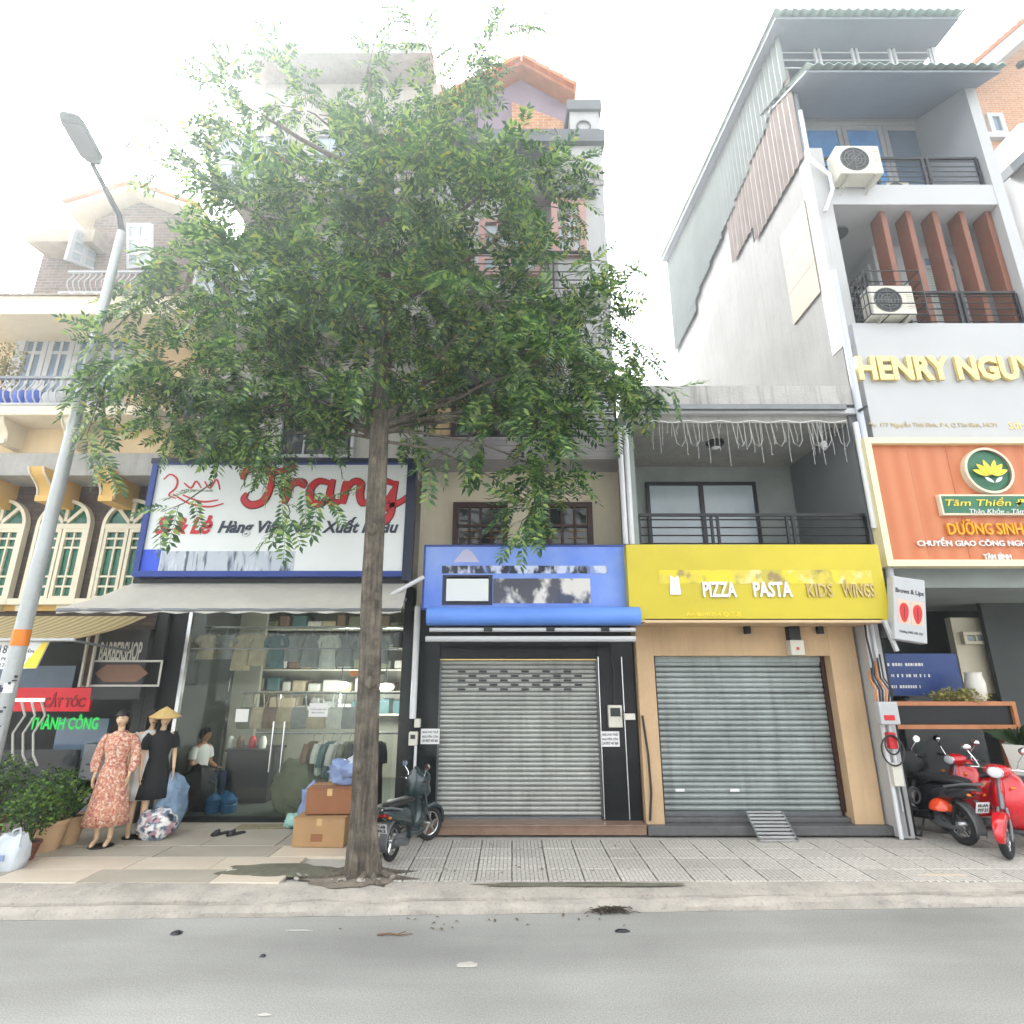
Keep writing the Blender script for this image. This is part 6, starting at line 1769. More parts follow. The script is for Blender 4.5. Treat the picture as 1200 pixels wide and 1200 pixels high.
p = G(262, 958, .2)
for k in range(3):
    o = MB().lathe([(.01, 0), (.11, 0), (.125, .03), (.125, .12), (.115, .13), (.125, .15), (.125, .2), (.07, .25), (.04, .27), (.04, .3), (.01, .3)], (X(252 + 9 * k, 930, 10.1), 10.1 + .1 * (k % 2), .2), 18).build('water_bottle', mat('water_blue', '2d5a80', .12, .2, 4) if k == 0 else bpy.data.materials['water_blue'], None, smooth=True)
    tag(o, '%s of three blue water bottles behind the glass' % ['leftmost', 'middle', 'rightmost'][k], 'water bottle', 'blue water bottles behind the glass')
def box_carton(x0, x1, y0, y1, z0, z1, m, lb, rz):
    t = thing('cardboard_box', lb, 'cardboard box', ((x0 + x1) / 2, (y0 + y1) / 2, z0), 'cardboard boxes by the tree', rz)
    w2, d2, h = (x1 - x0) / 2, (y1 - y0) / 2, z1 - z0
    MB().box(-w2, w2, -d2, d2, 0, h - .006).build('carton', m, t, bevel=.012, local=True)
    for s in (-1, 1):
        q = MB().box(-w2 + .004, w2 - .004, .004 if s > 0 else -d2 + .002, d2 - .002 if s > 0 else -.004, h - .005, h + .004).build('flap', m, t, local=True)
        q.rotation_euler.x = rad(-1.5 * s)
    MB().box(-.035, .035, -d2 - .002, -d2 - .0005, h - .1, h - .006).build('tape', MTape, t, local=True)
    MB().box(-w2 + .01, w2 - .01, -.03, .03, h + .007, h + .0085).build('tape', MTape, t, local=True)
    MB().box(-.1, .06, -d2 - .0015, -d2 - .0004, h * .2, h * .45).build('faint_print', MCardD, t, local=True)
    return t
bx_ = X(374, 976, 8.3)
box_carton(bx_ - .36, bx_ + .34, 8.35, 8.95, .152, .152 + .36, MCard, 'light brown cardboard box on the ground, bottom of the two by the trunk', rad(-3))
box_carton(bx_ - .27, bx_ + .36, 8.45, 8.92, .525, .525 + .33, MCardD, 'darker brown cardboard box stacked on the light brown box', rad(2))
lumpy('plastic_bag', 'blue white plastic bag on top of the upper cardboard box', 'plastic bag', (bx_ + .22, 8.7, 1.03), (.27, .2, .16), MBagB, 2.2, 'plastic bags in front of the shop', amp=.5)
lumpy('plastic_bag', 'grey white plastic bag behind the blue bag on the upper cardboard box', 'plastic bag', (bx_ + .36, 8.72, 1.12), (.14, .15, .24), MBagW, 7.7, 'plastic bags in front of the shop', amp=.45)
lumpy('plastic_bag', 'lilac blue plastic bag slumped on the ground left of the cardboard boxes', 'plastic bag', (bx_ - .42, 9.2, .42), (.17, .16, .28), MBagB, 4.4, 'plastic bags in front of the shop', amp=.5)
lumpy('plastic_bag', 'small mint green plastic bag by the doorstep', 'plastic bag', (bx_ - .72, 9.35, .24), (.14, .1, .09), mat('mint', '9ac8bc', .4, .15, 5), 6.4, 'plastic bags in front of the shop', amp=.4)
lumpy('cloth_pile', 'grey brown pile of clothes behind the glass next to the cardboard boxes', 'clothes', (X(350, 920, 10.2), 10.25, .55), (.42, .3, .42), CC[6], 3.1, amp=.4)
p = G(8, 1018, .15)
t = thing('white_bag', 'white plastic bag standing on the paving at the left edge by the pots', 'plastic bag', (p.x, p.y, .15))
lb_ = MB()
rings = []
for s, w_, d_ in ((0, .16, .12), (.3, .19, .15), (.7, .17, .13), (1, .13, .06)):
    rings.append([(p.x + w_ * math.copysign(abs(math.cos(2 * math.pi * k / 20)) ** .6, math.cos(2 * math.pi * k / 20)) * (1 + .08 * math.sin(k * 2.3 + s * 5)), p.y + d_ * math.copysign(abs(math.sin(2 * math.pi * k / 20)) ** .6, math.sin(2 * math.pi * k / 20)), .152 + .36 * s + .02 * math.sin(k * 1.9) * s) for k in range(20)])
lb_.loft(rings); lb_.build('bag_body', MBagW, t, smooth=True)
MB().tube([(p.x - .03, p.y, .49), (p.x - .0, p.y - .02, .56), (p.x + .06, p.y, .58), (p.x + .08, p.y, .5)], .012, 6).build('bag_handle', MBagW, t)
MB().box(p.x - .09, p.x + .06, p.y - .16, p.y - .152, .27, .33).build('faint_print', MBagB, t)
# doormat and shoes
r0 = G(300, 974, .16)
o = MB().obox((r0.x, 9.38, .165), (.75, .22, .02), Matrix.Rotation(.03, 3, 'Z')).build('doormat', mat('doormat', '8a8468', .9, .3, 14, .5, 60), None, bevel=.006); tag(o, 'faded green grey doormat on the step before the glass door', 'doormat')
for k, px in enumerate((258, 276)):
    p = G(px, 978, .15)
    t = thing('black_shoe', '%s black slipper of the pair left on the paving by the doormat' % ('left' if k == 0 else 'right'), 'shoe', (p.x, p.y, .15), 'pair of black slippers')
    t.rotation_euler.z = rad(-35)
    MB().loft([[(a * w_, -.13 + yy, z_) for a, z_ in ((-1, 0), (1, 0), (1, h_), (-1, h_))] for yy, w_, h_ in ((0, .03, .02), (.06, .042, .025), (.16, .036, .025), (.24, .04, .025), (.27, .028, .02))]).build('sole', MRubber, t, local=True, bevel=.005)
    MB().loft([[(w_ * math.cos(math.pi * q / 8), -.13 + yy, .022 + h_ * math.sin(math.pi * q / 8)) for q in range(9)] for yy, w_, h_ in ((.01, .03, .02), (.05, .042, .045), (.11, .04, .06))], cap=False).build('strap', MSeat, t, local=True)
# ================================================================== FIGURES
def skin_mesh(name, vs, es, rs, m, sub=2, root=0):
    me = bpy.data.meshes.new(name)
    me.from_pydata(vs, es, [])
    o = bpy.data.objects.new(name, me); COL.objects.link(o)
    o.modifiers.new('skin', 'SKIN')
    for i, d in enumerate(me.skin_vertices[0].data):
        r = rs[i]
        d.radius = r if isinstance(r, tuple) else (r, r)
        d.use_root = (i == root)
    s = o.modifiers.new('sub', 'SUBSURF'); s.levels = sub; s.render_levels = sub
    dg = bpy.context.evaluated_depsgraph_get(); dg.update()
    out = bpy.data.meshes.new_from_object(o.evaluated_get(dg))
    bpy.data.objects.remove(o, do_unlink=True)
    out.polygons.foreach_set('use_smooth', [True] * len(out.polygons))
    out.materials.clear(); out.materials.append(m)
    return out
def merge(me, mb):                            # append an MB to a mesh
    bm = bmesh.new(); bm.from_mesh(me)
    tmp = mb.mesh('tmp')
    bm.from_mesh(tmp); bm.to_mesh(me); bm.free()
    bpy.data.meshes.remove(tmp)
    me.polygons.foreach_set('use_smooth', [True] * len(me.polygons))
    return me
def head_mb(c, s=1.0, turn=0):
    mb = MB(); n, mm = 24, 18
    rings = []
    for i in range(mm + 1):
        a = math.pi * (.015 + .97 * i / mm) - math.pi / 2
        ring = []
        for k in range(n):
            th = 2 * math.pi * k / n
            d = Vector((math.cos(a) * math.sin(th), -math.cos(a) * math.cos(th), math.sin(a)))
            x, y, z = d.x * .074, d.y * .093, d.z * .116
            front = max(0, -d.y)
            if z < -.02: x *= 1 - .38 * min(1, (-z - .02) / .09); y *= 1 - .12 * min(1, (-z - .02) / .09)
            if z < -.05 and d.y > 0: y *= .6
            nose = math.exp(-((x / .013) ** 2)) * math.exp(-(((z + .018) / .024) ** 2)) * front
            y -= nose * .024
            eye = math.exp(-(((abs(x) - .03) / .014) ** 2)) * math.exp(-(((z - .012) / .012) ** 2)) * front
            y += eye * .008
            lip = math.exp(-((x / .022) ** 2)) * math.exp(-(((z + .058) / .009) ** 2)) * front
            y -= lip * .006
            ear = math.exp(-(((d.y - .05) / .16) ** 2)) * math.exp(-((z / .03) ** 2))
            x += math.copysign(ear * .012, x)
            ring.append((x, y, z))
        rings.append(ring)
    rot = Matrix.Rotation(turn, 3, 'Z')
    mb.loft([[Vector(c) + rot @ Vector(p) * s for p in r] for r in rings])
    return mb
def face_parts(parent, c, s, turn, lipm):
    rot = Matrix.Rotation(turn, 3, 'Z')
    e = MB(); b = MB()
    for sx in (-1, 1):
        e.ellip(Vector(c) + rot @ Vector((sx * .03, -.081, .012)) * s, (.011 * s, .006 * s, .005 * s), 10, 6, rot)
        b.tube([Vector(c) + rot @ Vector((sx * (.018 + .008 * k), -.088 + .0035 * k, .031 + .002 * math.sin(k))) * s for k in range(4)], .0028 * s, 5)
    e.build('eyes', MHair, parent, local=True); b.build('eyebrows', MHair, parent, local=True)
    l = MB(); l.ellip(Vector(c) + rot @ Vector((0, -.091, -.058)) * s, (.018 * s, .006 * s, .006 * s), 10, 6, rot)
    l.build('lips', lipm, parent, local=True)
def hair_mb(c, s, turn, bob, bulk=1.0):
    rot = Matrix.Rotation(turn, 3, 'Z')
    mb = MB(); n, mm = 28, 14
    rings = []
    for i in range(mm + 1):
        ring = []
        for k in range(n):
            th = 2 * math.pi * k / n                      # 0 = front
            fr = math.cos(th)
            low = -bob if fr < .3 else .04               # fringe at the front
            top = .122
            f = i / mm
            z = top * math.cos(min(1, f * 1.6) * math.pi / 2) if f < .62 else None
            if z is None: z = top * math.cos(min(1, .62 * 1.6) * math.pi / 2) - (f - .62) / .38 * (.0 - low + .01) if low < 0 else max(.04, .0)
            if fr >= .3: z = max(z, .045)
            rr = math.sin(min(1, f * 1.6) * math.pi / 2) if f < .62 else 1
            wob = 1 + .05 * math.sin(k * 3.1 + i) 
            ring.append(Vector((math.sin(th) * .085 * rr * wob * bulk, -math.cos(th) * .1 * rr * wob * bulk + .006, z)))
        rings.append(ring)
    mb.loft([[Vector(c) + rot @ p * s for p in r] for r in rings])
    return mb
def hand_mb(w_, d, side, s=1.0):              # five fingers from the wrist, d = direction of the hand
    mb = MB()
    d = Vector(d).normalized(); sx = Vector((0, -1, 0)); nrm = d.cross(sx).normalized()
    w_ = Vector(w_)
    mb.loft([[w_ + d * t + sx * a * ww + nrm * b * hh for a, b in ((-1, -.6), (0, -1), (1, -.6), (1, .6), (0, 1), (-1, .6))] for t, ww, hh in ((-.01, .02, .017), (.03, .033, .015), (.075, .038, .013), (.085, .034, .011))])
    for k, L in enumerate((.066, .078, .072, .056)):
        b_ = w_ + d * .078 + sx * (.027 - .018 * k)
        mb.tube([b_, b_ + d * L * .5 + nrm * side * .006, b_ + d * L + nrm * side * .022], [.0095, .0085, .006], 7)
    b_ = w_ + d * .025 + sx * .03
    mb.tube([b_, b_ + d * .03 + sx * .02 + nrm * side * .006, b_ + d * .062 + sx * .022 + nrm * side * .014], [.012, .010, .007], 7)
    return mb
def mannequin(name, label, loc, rz, h=1.70, arms=0.0, group='dressed mannequins by the shop door'):
    t = thing(name, label, 'mannequin', loc, group, rz)
    k = h / 1.72
    vs = [(0, 0, .93), (0, 0, 1.08), (0, -.015, 1.25), (0, 0, 1.37), (0, 0, 1.45), (0, -.012, 1.55)]
    rs = [(.135, .1), (.10, .085), (.125, .1), (.085, .07), .043, .05]
    es = [(0, 1), (1, 2), (2, 3), (3, 4), (4, 5)]
    for s in (-1, 1):
        b = len(vs)
        vs += [(s * .155, 0, 1.385), (s * .21, .02, 1.12), (s * .215, -.05 - arms, .885 + arms * .4)]; rs += [.047, .035, .022]
        es += [(3, b), (b, b + 1), (b + 1, b + 2)]
        b = len(vs)
        vs += [(s * .082, 0, .87), (s * .082, -.012, .48), (s * .08, .025, .09), (s * .082, -.09, .035), (s * .083, -.125, .03)]; rs += [.082, .052, .032, .03, .018]
        es += [(0, b), (b, b + 1), (b + 1, b + 2), (b + 2, b + 3), (b + 3, b + 4)]
    vs = [tuple(c * k for c in v) for v in vs]
    me = skin_mesh('body', vs, es, rs, MSkin)
    for s in (-1, 1):
        w_ = Vector((s * .215, -.05 - arms, .885 + arms * .4)) * k
        merge(me, hand_mb(w_, (0, -.15 - arms, -1), s))
    merge(me, head_mb((0, -.018, 1.615 * k)))
    me.materials.clear(); me.materials.append(MSkin)
    link('body', me, t, local=True)
    face_parts(t, (0, -.018, 1.615 * k), 1, 0, MRedD)
    sb = MB().lathe([(.01, 0), (.15, 0), (.15, .012), (.01, .018)], (0, .0, 0), 24).build('base_plate', MBlkM, t, local=True)
    return t, k
def dress(t, k, rings, m, folds, name='dress', amp=.1):
    mb = MB(); n = 56
    zt_, zb_ = rings[0][0], rings[-1][0]
    out = []
    for (z, rx, ry, cy) in rings:
        f = max(0, (1.05 - z) / (1.05 - zb_)) if zb_ < 1.05 else 0
        out.append([(rx * (1 + amp * f * math.sin(folds * 2 * math.pi * q / n + 1.3 * math.sin(q * .7))) * math.cos(2 * math.pi * q / n), cy + ry * (1 + amp * f * math.sin(folds * 2 * math.pi * q / n + 2 + 1.1 * math.sin(q * .9))) * math.sin(2 * math.pi * q / n), z * k) for q in range(n)])
    mb.loft(out, cap=False)
    o = mb.build(name, m, t, smooth=True, local=True)
    o.modifiers.new('thick', 'SOLIDIFY').thickness = .006
    return o
def sleeve(t, k, s, pts, rs, m):
    mb = MB()
    fine = []
    mb.tube([Vector((s * p[0], p[1], p[2])) * k for p in pts], rs, 14)
    mb.build('sleeve', m, t, smooth=True, local=True)
# floral maxi dress
p = G(118, 992, .15)
t, k = mannequin('mannequin', 'mannequin with black bob hair in a long floral peach dress', (p.x, p.y, .15), rad(12), 1.70)
dress(t, k, [(1.46, .07, .065, 0), (1.43, .1, .08, 0), (1.39, .165, .095, 0), (1.3, .165, .12, -.01), (1.22, .16, .12, -.015), (1.08, .125, .1, 0), (1.05, .128, .105, 0), (.95, .165, .135, 0), (.7, .2, .17, 0), (.45, .235, .2, 0), (.27, .265, .22, 0)], MFlor, 9)
for s in (-1, 1):
    sleeve(t, k, s, [(.14, 0, 1.4), (.19, .01, 1.32), (.235, .02, 1.15), (.245, .0, 1.02), (.225, -.035, .93)], [.055, .062, .064, .066, .042], MFlor)
sb_ = MB().lathe([(.13, 0), (.135, .02), (.13, .04)], (0, 0, 1.05 * k), 28, 1, .82, cap=False).build('waist_band', MFlor, t, local=True)
hair_mb((0, -.018, 1.615 * k), 1.08, 0, .13).build('hair', MHair, t, smooth=True, local=True)
# white dress, half hidden
p = G(150, 984, .15)
t, k = mannequin('mannequin', 'mannequin with long dark hair in a plain white dress, half hidden between the other two', (p.x, 8.86, .15), rad(35), 1.68)
dress(t, k, [(1.45, .07, .065, 0), (1.42, .1, .08, 0), (1.38, .15, .09, 0), (1.25, .155, .12, -.01), (1.06, .12, .1, 0), (.92, .16, .13, 0), (.65, .18, .15, 0), (.5, .19, .16, 0)], MWhiteDress, 8, amp=.06)
for s in (-1, 1): sleeve(t, k, s, [(.14, 0, 1.4), (.185, .01, 1.32), (.2, .015, 1.22)], [.055, .06, .062], MWhiteDress)
hair_mb((0, -.018, 1.615 * k), 1.06, 0, .2).build('hair', MHair, t, smooth=True, local=True)
# black dress, straw hat
p = G(170, 982, .15)
t, k = mannequin('mannequin', 'mannequin in a short-sleeved black dress wearing a conical straw hat', (p.x - .02, p.y + .05, .15), rad(42), 1.66)
dress(t, k, [(1.46, .06, .06, 0), (1.43, .09, .075, 0), (1.39, .165, .095, 0), (1.27, .165, .125, -.01), (1.08, .125, .1, 0), (.95, .16, .13, 0), (.7, .195, .165, 0), (.52, .215, .18, 0)], MBlackDress, 8, amp=.06)
for s in (-1, 1): sleeve(t, k, s, [(.14, 0, 1.4), (.185, .01, 1.33), (.208, .015, 1.2)], [.06, .063, .062], MBlackDress)
hair_mb((0, -.018, 1.615 * k), 1.05, 0, .16).build('hair', MHair, t, smooth=True, local=True)
ch = thing('conical_hat', 'conical straw hat on the head of the mannequin in black', 'hat', (p.x - .02, p.y + .05, .15 + 1.655 * k))
hm_ = MB()
prof = []
for q in range(13): prof.append((.215 - .0175 * q + .002 * (q % 2), .0 + .0118 * q))
hm_.lathe([(.205, .0)] + prof, (0, 0, 0), 40, cap=False)
hm_.build('hat_cone', MStraw, ch, local=True, smooth=True)
ch.rotation_euler = (rad(5), rad(4), 0)
hr_ = MB().lathe([(.217, -.004), (.217, .004), (.211, .004), (.211, -.004)], (0, 0, 0), 40, cap=False).build('hat_rim', MCardD, ch, local=True)
# person sitting behind the glass
def seated_person():
    px = X(238, 866, 10.5)
    t = thing('person', 'person with short black hair and pale shirt sitting behind the shop glass', 'person', (px, 10.5, .2))
    t.rotation_euler.z = rad(75)
    vs = [(0, .02, .52), (0, .03, .66), (0, .01, .84), (0, 0, .93), (0, -.02, .995), (0, -.04, 1.06)]
    rs = [(.14, .12), (.12, .1), (.14, .11), (.1, .08), .05, .055]
    es = [(0, 1), (1, 2), (2, 3), (3, 4), (4, 5)]
    for s in (-1, 1):
        b = len(vs); vs += [(s * .17, 0, .92), (s * .21, -.02, .68), (s * .12, -.24, .62)]; rs += [.052, .042, .028]; es += [(3, b), (b, b + 1), (b + 1, b + 2)]
        b = len(vs); vs += [(s * .09, -.02, .48), (s * .12, -.4, .5), (s * .12, -.38, .09), (s * .12, -.48, .035)]; rs += [.085, .062, .04, .034]; es += [(0, b), (b, b + 1), (b + 1, b + 2), (b + 2, b + 3)]
    me = skin_mesh('body', vs, es, rs, MSkinP)
    for s in (-1, 1): merge(me, hand_mb((s * .12, -.24, .62), (-s * .1, -1, -.15), s))
    merge(me, head_mb((0, -.05, 1.135))); me.materials.clear(); me.materials.append(MSkinP)
    link('body', me, t, local=True)
    face_parts(t, (0, -.05, 1.135), 1, 0, MRedD)
    hair_mb((0, -.05, 1.14), 1.06, 0, .05).build('hair', MHair, t, smooth=True, local=True)
    mb = MB(); n = 36
    mb.loft([[(rx * (1 + .02 * math.sin(q * 2.3)) * math.cos(2 * math.pi * q / n), cy + ry * math.sin(2 * math.pi * q / n), z) for q in range(n)] for z, rx, ry, cy in ((.5, .165, .14, .02), (.62, .16, .135, .025), (.75, .168, .135, .02), (.86, .18, .125, .01), (.93, .17, .1, 0), (.965, .1, .08, -.005), (.985, .065, .065, -.015))], cap=False)
    mb.build('shirt', MWhiteDress, t, smooth=True, local=True)
    for s in (-1, 1):
        MB().tube([(s * .13, 0, .93), (s * .18, 0, .88), (s * .205, -.015, .76)], [.06, .066, .064], 14).build('sleeve', MWhiteDress, t, smooth=True, local=True)
        MB().tube([(s * .07, .04, .48), (s * .1, -.2, .5), (s * .12, -.4, .5), (s * .12, -.4, .35), (s * .12, -.38, .13)], [.1, .095, .078, .066, .058], 14).build('trouser_leg', MInkN, t, smooth=True, local=True)
    s_ = thing('plastic_stool', 'dark red plastic stool under the person behind the glass', 'stool', (px, 10.5, .2))
    MB().box(-.16, .16, -.14, .18, .385, .41).build('seat', MRedD, s_, local=True, bevel=.01)
    for a in (-1, 1):
        for b in (-1, 1):
            MB().bar((a * .13, .02 + b * .13, .384), (a * .16, .02 + b * .16, .0), .035).build('leg', MRedD, s_, local=True)
seated_person()
o = lumpy('red_bottle', 'small pile of dark goods with a red light on the shop floor by the person', 'goods', (X(232, 930, 10.3), 10.2, .5), (.32, .2, .34), MDark, 9.9, amp=.3)

# ================================================================== SCOOTERS
def ring(x, cz, w_, h_, n=20, e=2.6, cy=0, tilt=0):
    out = []
    for k in range(n):
        a = 2 * math.pi * k / n
        ca, sa = math.cos(a), math.sin(a)
        yy = math.copysign(abs(ca) ** (2 / e), ca) * w_; zz = math.copysign(abs(sa) ** (2 / e), sa) * h_
        out.append((x + zz * tilt, cy + yy, cz + zz))
    return out
def torus(c, R_, r, n=36, m=10):
    mb = MB(); rings = []
    for i in range(n):
        a = 2 * math.pi * i / n
        rings.append([(c[0] + (R_ + r * math.cos(2 * math.pi * j / m)) * math.cos(a), c[1] + r * .95 * math.sin(2 * math.pi * j / m), c[2] + (R_ + r * math.cos(2 * math.pi * j / m)) * math.sin(a)) for j in range(m)])
    rings.append(rings[0]); mb.loft(rings, cap=False)
    return mb
def scooter(label, loc, rz, body, shield, style='classic', plate=('66-AA', '707.51'), wr=.235, lean=0, steer=0, accent=None):
    t = thing('motor_scooter', label, 'motor scooter', loc, 'parked motor scooters', rz)
    t.rotation_euler = (lean, 0, rz)
    accent = accent or body
    xf, xr = .62, -.60
    # steering assembly turned about the column
    M = Matrix.Translation((.36, 0, 0)) @ Matrix.Rotation(steer, 4, 'Z') @ Matrix.Translation((-.36, 0, 0))
    def turned(mb):
        mb.v = [tuple(M @ Vector(p)) for p in mb.v]; return mb
    def wheel(xc, turn):
        mb = torus((xc, 0, wr), wr - .045, .046)
        w_ = (turned(mb) if turn else mb).build('wheel', MRubber, t, smooth=True, local=True)
        rm = torus((xc, 0, wr), wr - .085, .017, 32, 8)
        for k in range(5):
            a = 2 * math.pi * k / 5 + .3
            rm.bar((xc + .02 * math.cos(a), 0, wr + .02 * math.sin(a)), (xc + (wr - .085) * math.cos(a), 0, wr + (wr - .085) * math.sin(a)), .03, .022)
        rm.tube([(xc, -.07, wr), (xc, .07, wr)], .035, 12)
        (turned(rm) if turn else rm).build('rim', MSteel, w_, smooth=True, local=True)
    wheel(xf, True); wheel(xr, False)
    fd = MB(); rings = []
    for k in range(15):
        a = rad(-5 + 165 * k / 14); rr = wr + .022 + .03 * math.sin(math.pi * k / 14); ww = .045 + .04 * math.sin(math.pi * k / 14)
        cx_, cz_ = xf + rr * math.cos(a), wr + rr * math.sin(a)
        rings.append([(cx_ - .05 * math.cos(a), -ww, cz_ - .05 * math.sin(a)), (cx_, -ww * .75, cz_), (cx_ + .012 * math.cos(a), 0, cz_ + .012 * math.sin(a)), (cx_, ww * .75, cz_), (cx_ - .05 * math.cos(a), ww, cz_ - .05 * math.sin(a))])
    fd.loft(rings, close=False, cap=False)
    o = turned(fd).build('front_fender', shield, t, smooth=True, local=True); o.modifiers.new('thick', 'SOLIDIFY').thickness = .008
    fk = MB()
    for s in (-1, 1): fk.tube([(xf, s * .065, wr), (xf - .06, s * .065, wr + .12), (.47, s * .04, .56)], .018, 8)
    fk.tube([(.47, 0, .54), (.33, 0, .98)], .03, 10)
    turned(fk).build('fork', MGreyM, t, smooth=True, local=True)
    # leg shield
    ls = MB(); rings = []
    for z, xo, w_, th in ((.27, .22, .15, .03), (.34, .33, .17, .035), (.5, .40, .205, .045), (.66, .385, .215, .05), (.8, .35, .2, .05), (.9, .325, .15, .045), (.96, .31, .08, .04)):
        rg = []
        for k in range(17):
            a = -1 + 2 * k / 16; rg.append((xo - .13 * a * a + .02 * (1 - abs(a)), a * w_, z))
        for k in range(16, -1, -1):
            a = -1 + 2 * k / 16; rg.append((xo - .13 * a * a - th, a * w_ * .97, z))
        rings.append(rg)
    ls.loft(rings); ls.build('leg_shield', shield, t, smooth=True, local=True)
    if style == 'classic':
        g = MB()
        for k in range(5): g.box(.385 - .004 * abs(k - 2), .40, -.05 + k * .022, -.043 + k * .022, .36, .5)
        g.build('front_grille', MChrome, t, local=True)
        nc = MB(); nc.loft([[(.43, -.035, .55), (.43, .035, .55), (.38, .04, .55), (.38, -.04, .55)], [(.425, -.05, .75), (.425, .05, .75), (.35, .055, .75), (.35, -.055, .75)], [(.375, -.03, .9), (.375, .03, .9), (.32, .03, .9), (.32, -.03, .9)]])
        nc.build('front_nose', shield, t, bevel=.012, local=True)
        ea = MB().torus if False else torus((0, 0, 0), .001, .001, 4, 4)
    MB().box(-.08, .3, -.15, .15, .245, .285).build('floorboard', MScGr, t, bevel=.012, local=True)
    for s in (-1, 1):
        MB().loft([ring(.28, .26, .03, .04, 12, 2.4, s * .14), ring(.0, .255, .035, .045, 12, 2.4, s * .155), ring(-.3, .3, .035, .06, 12, 2.4, s * .15)]).build('side_sill', shield, t, smooth=True, local=True)
    bd_ = MB()
    if style == 'classic':
        bd_.loft([ring(.03, .45, .08, .17), ring(-.06, .5, .125, .21), ring(-.25, .54, .15, .2), ring(-.5, .57, .16, .17), ring(-.75, .6, .145, .13), ring(-.9, .62, .1, .09), ring(-.96, .63, .05, .05)])
        for s in (-1, 1):
            bd_.loft([ring(-.18, .45, .03, .05, 16, 2.2, s * .13), ring(-.26, .44, .06, .12, 16, 2.2, s * .15), ring(-.45, .44, .078, .17, 16, 2.3, s * .16), ring(-.68, .47, .07, .15, 16, 2.3, s * .15), ring(-.88, .51, .04, .08, 16, 2.2, s * .12), ring(-.95, .53, .01, .02, 16, 2.2, s * .1)])
    else:
        bd_.loft([ring(.06, .42, .07, .13), ring(-.05, .5, .11, .18), ring(-.25, .57, .14, .16), ring(-.5, .63, .15, .12), ring(-.75, .68, .125, .095), ring(-.92, .72, .08, .06), ring(-.99, .735, .035, .03)])
    bd_.build('rear_body', body, t, smooth=True, local=True)
    st_ = MB()
    hz = .74 if style == 'classic' else .76
    st_.loft([ring(.04, hz - .01, .07, .03, 20, 2.6), ring(-.05, hz + .005, .12, .045), ring(-.25, hz + .015, .135, .045), ring(-.42, hz + .03, .14, .05), ring(-.62, hz + .05, .135, .05), ring(-.78, hz + .045, .11, .04), ring(-.84, hz + .035, .06, .02)])
    st_.build('seat', MSeat, t, smooth=True, local=True)
    if style == 'classic':
        MB().tube([(-.72, -.14, .75), (-.9, -.12, .8), (-.98, 0, .81), (-.9, .12, .8), (-.72, .14, .75)], .012, 8).build('grab_rail', MChrome, t, smooth=True, local=True)
    else:
        MB().tube([(-.6, -.15, .72), (-.9, -.12, .8), (-1.0, -.05, .81), (-1.0, .05, .81), (-.9, .12, .8), (-.6, .15, .72)], .016, 8).build('grab_rail', MScGr, t, smooth=True, local=True)
    # headset
    hd_ = MB()
    hd_.loft([ring(.20, .985, .05, .03, 16, 2.2), ring(.24, .985, .13, .055, 16, 2.4), ring(.32, .985, .155, .075, 16, 2.4), ring(.40, .975, .12, .075, 16, 2.2), ring(.445, .97, .085, .065, 16, 2.1)])
    turned(hd_).build('headset', shield, t, smooth=True, local=True)
    hl = MB(); hl.loft([ring(.44, .97, .08, .062, 20, 2.1), ring(.462, .97, .07, .052, 20, 2.1), ring(.472, .97, .03, .022, 20, 2.1)])
    turned(hl).build('headlight', MLamp, t, smooth=True, local=True)
    hr2 = torus((0, 0, 0), .07, .007, 28, 6)
    hr2.v = [(.448, p[0] * 1.2, .97 + p[2] * .95) if False else (.448 + p[1], p[0] * 1.18, .97 + p[2] * .92) for p in hr2.v]
    turned(hr2).build('headlight_rim', MChrome, t, smooth=True, local=True)
    for s in (-1, 1):
        hb = MB().tube([(.29, s * .1, .99), (.26, s * .25, 1.0), (.22, s * .36, 1.0)], [.016, .016, .015], 8)
        hbo = turned(hb).build('handlebar', MChrome, t, smooth=True, local=True)
        gp_ = MB().tube([(.25, s * .255, 1.0), (.215, s * .375, 1.0)], .02, 10)
        turned(gp_).build('grip', MRubber, hbo, smooth=True, local=True)
        lv = MB().tube([(.29, s * .2, 1.0), (.31, s * .28, 1.0), (.28, s * .36, 1.0)], .007, 6)
        turned(lv).build('brake_lever', MChrome, hbo, local=True)
        ms = MB().tube([(.27, s * .2, 1.01), (.29, s * .23, 1.1), (.26, s * .3, 1.2)], .008, 6)
        mo = turned(ms).build('mirror', MChrome, t, smooth=True, local=True)
        mh = MB(); mh.loft([[(xx, s * .31 + .062 * q * math.cos(2 * math.pi * a / 20), 1.235 + .05 * q * math.sin(2 * math.pi * a / 20)) for a in range(20)] for xx, q in ((.31, .3), (.295, .75), (.27, 1.0), (.262, 1.0))])
        turned(mh).build('mirror_shell', MChrome, mo, smooth=True, local=True)
        mf = MB(); mf.loft([[(xx, s * .31 + .055 * math.cos(2 * math.pi * a / 20), 1.235 + .044 * math.sin(2 * math.pi * a / 20)) for a in range(20)] for xx in (.261, .258)])
        turned(mf).build('mirror_glass', MMirror, mo, local=True)
        ind = MB(); ind.ellip((.40, s * .16, .80), (.03, .03, .018), 10, 6); ind.build('turn_signal', MAmber, t, smooth=True, local=True)
        ind = MB(); ind.ellip((-.93, s * .11, .63 if style == 'classic' else .67), (.025, .03, .018), 10, 6); ind.build('turn_signal', MAmber, t, smooth=True, local=True)
    # rear
    tl = MB(); tl.loft([ring(-.93, .655 if style == 'classic' else .705, .075, .035, 14, 2.8), ring(-.985, .65 if style == 'classic' else .70, .06, .028, 14, 2.8), ring(-1.0, .65 if style == 'classic' else .70, .03, .012, 14, 2.8)])
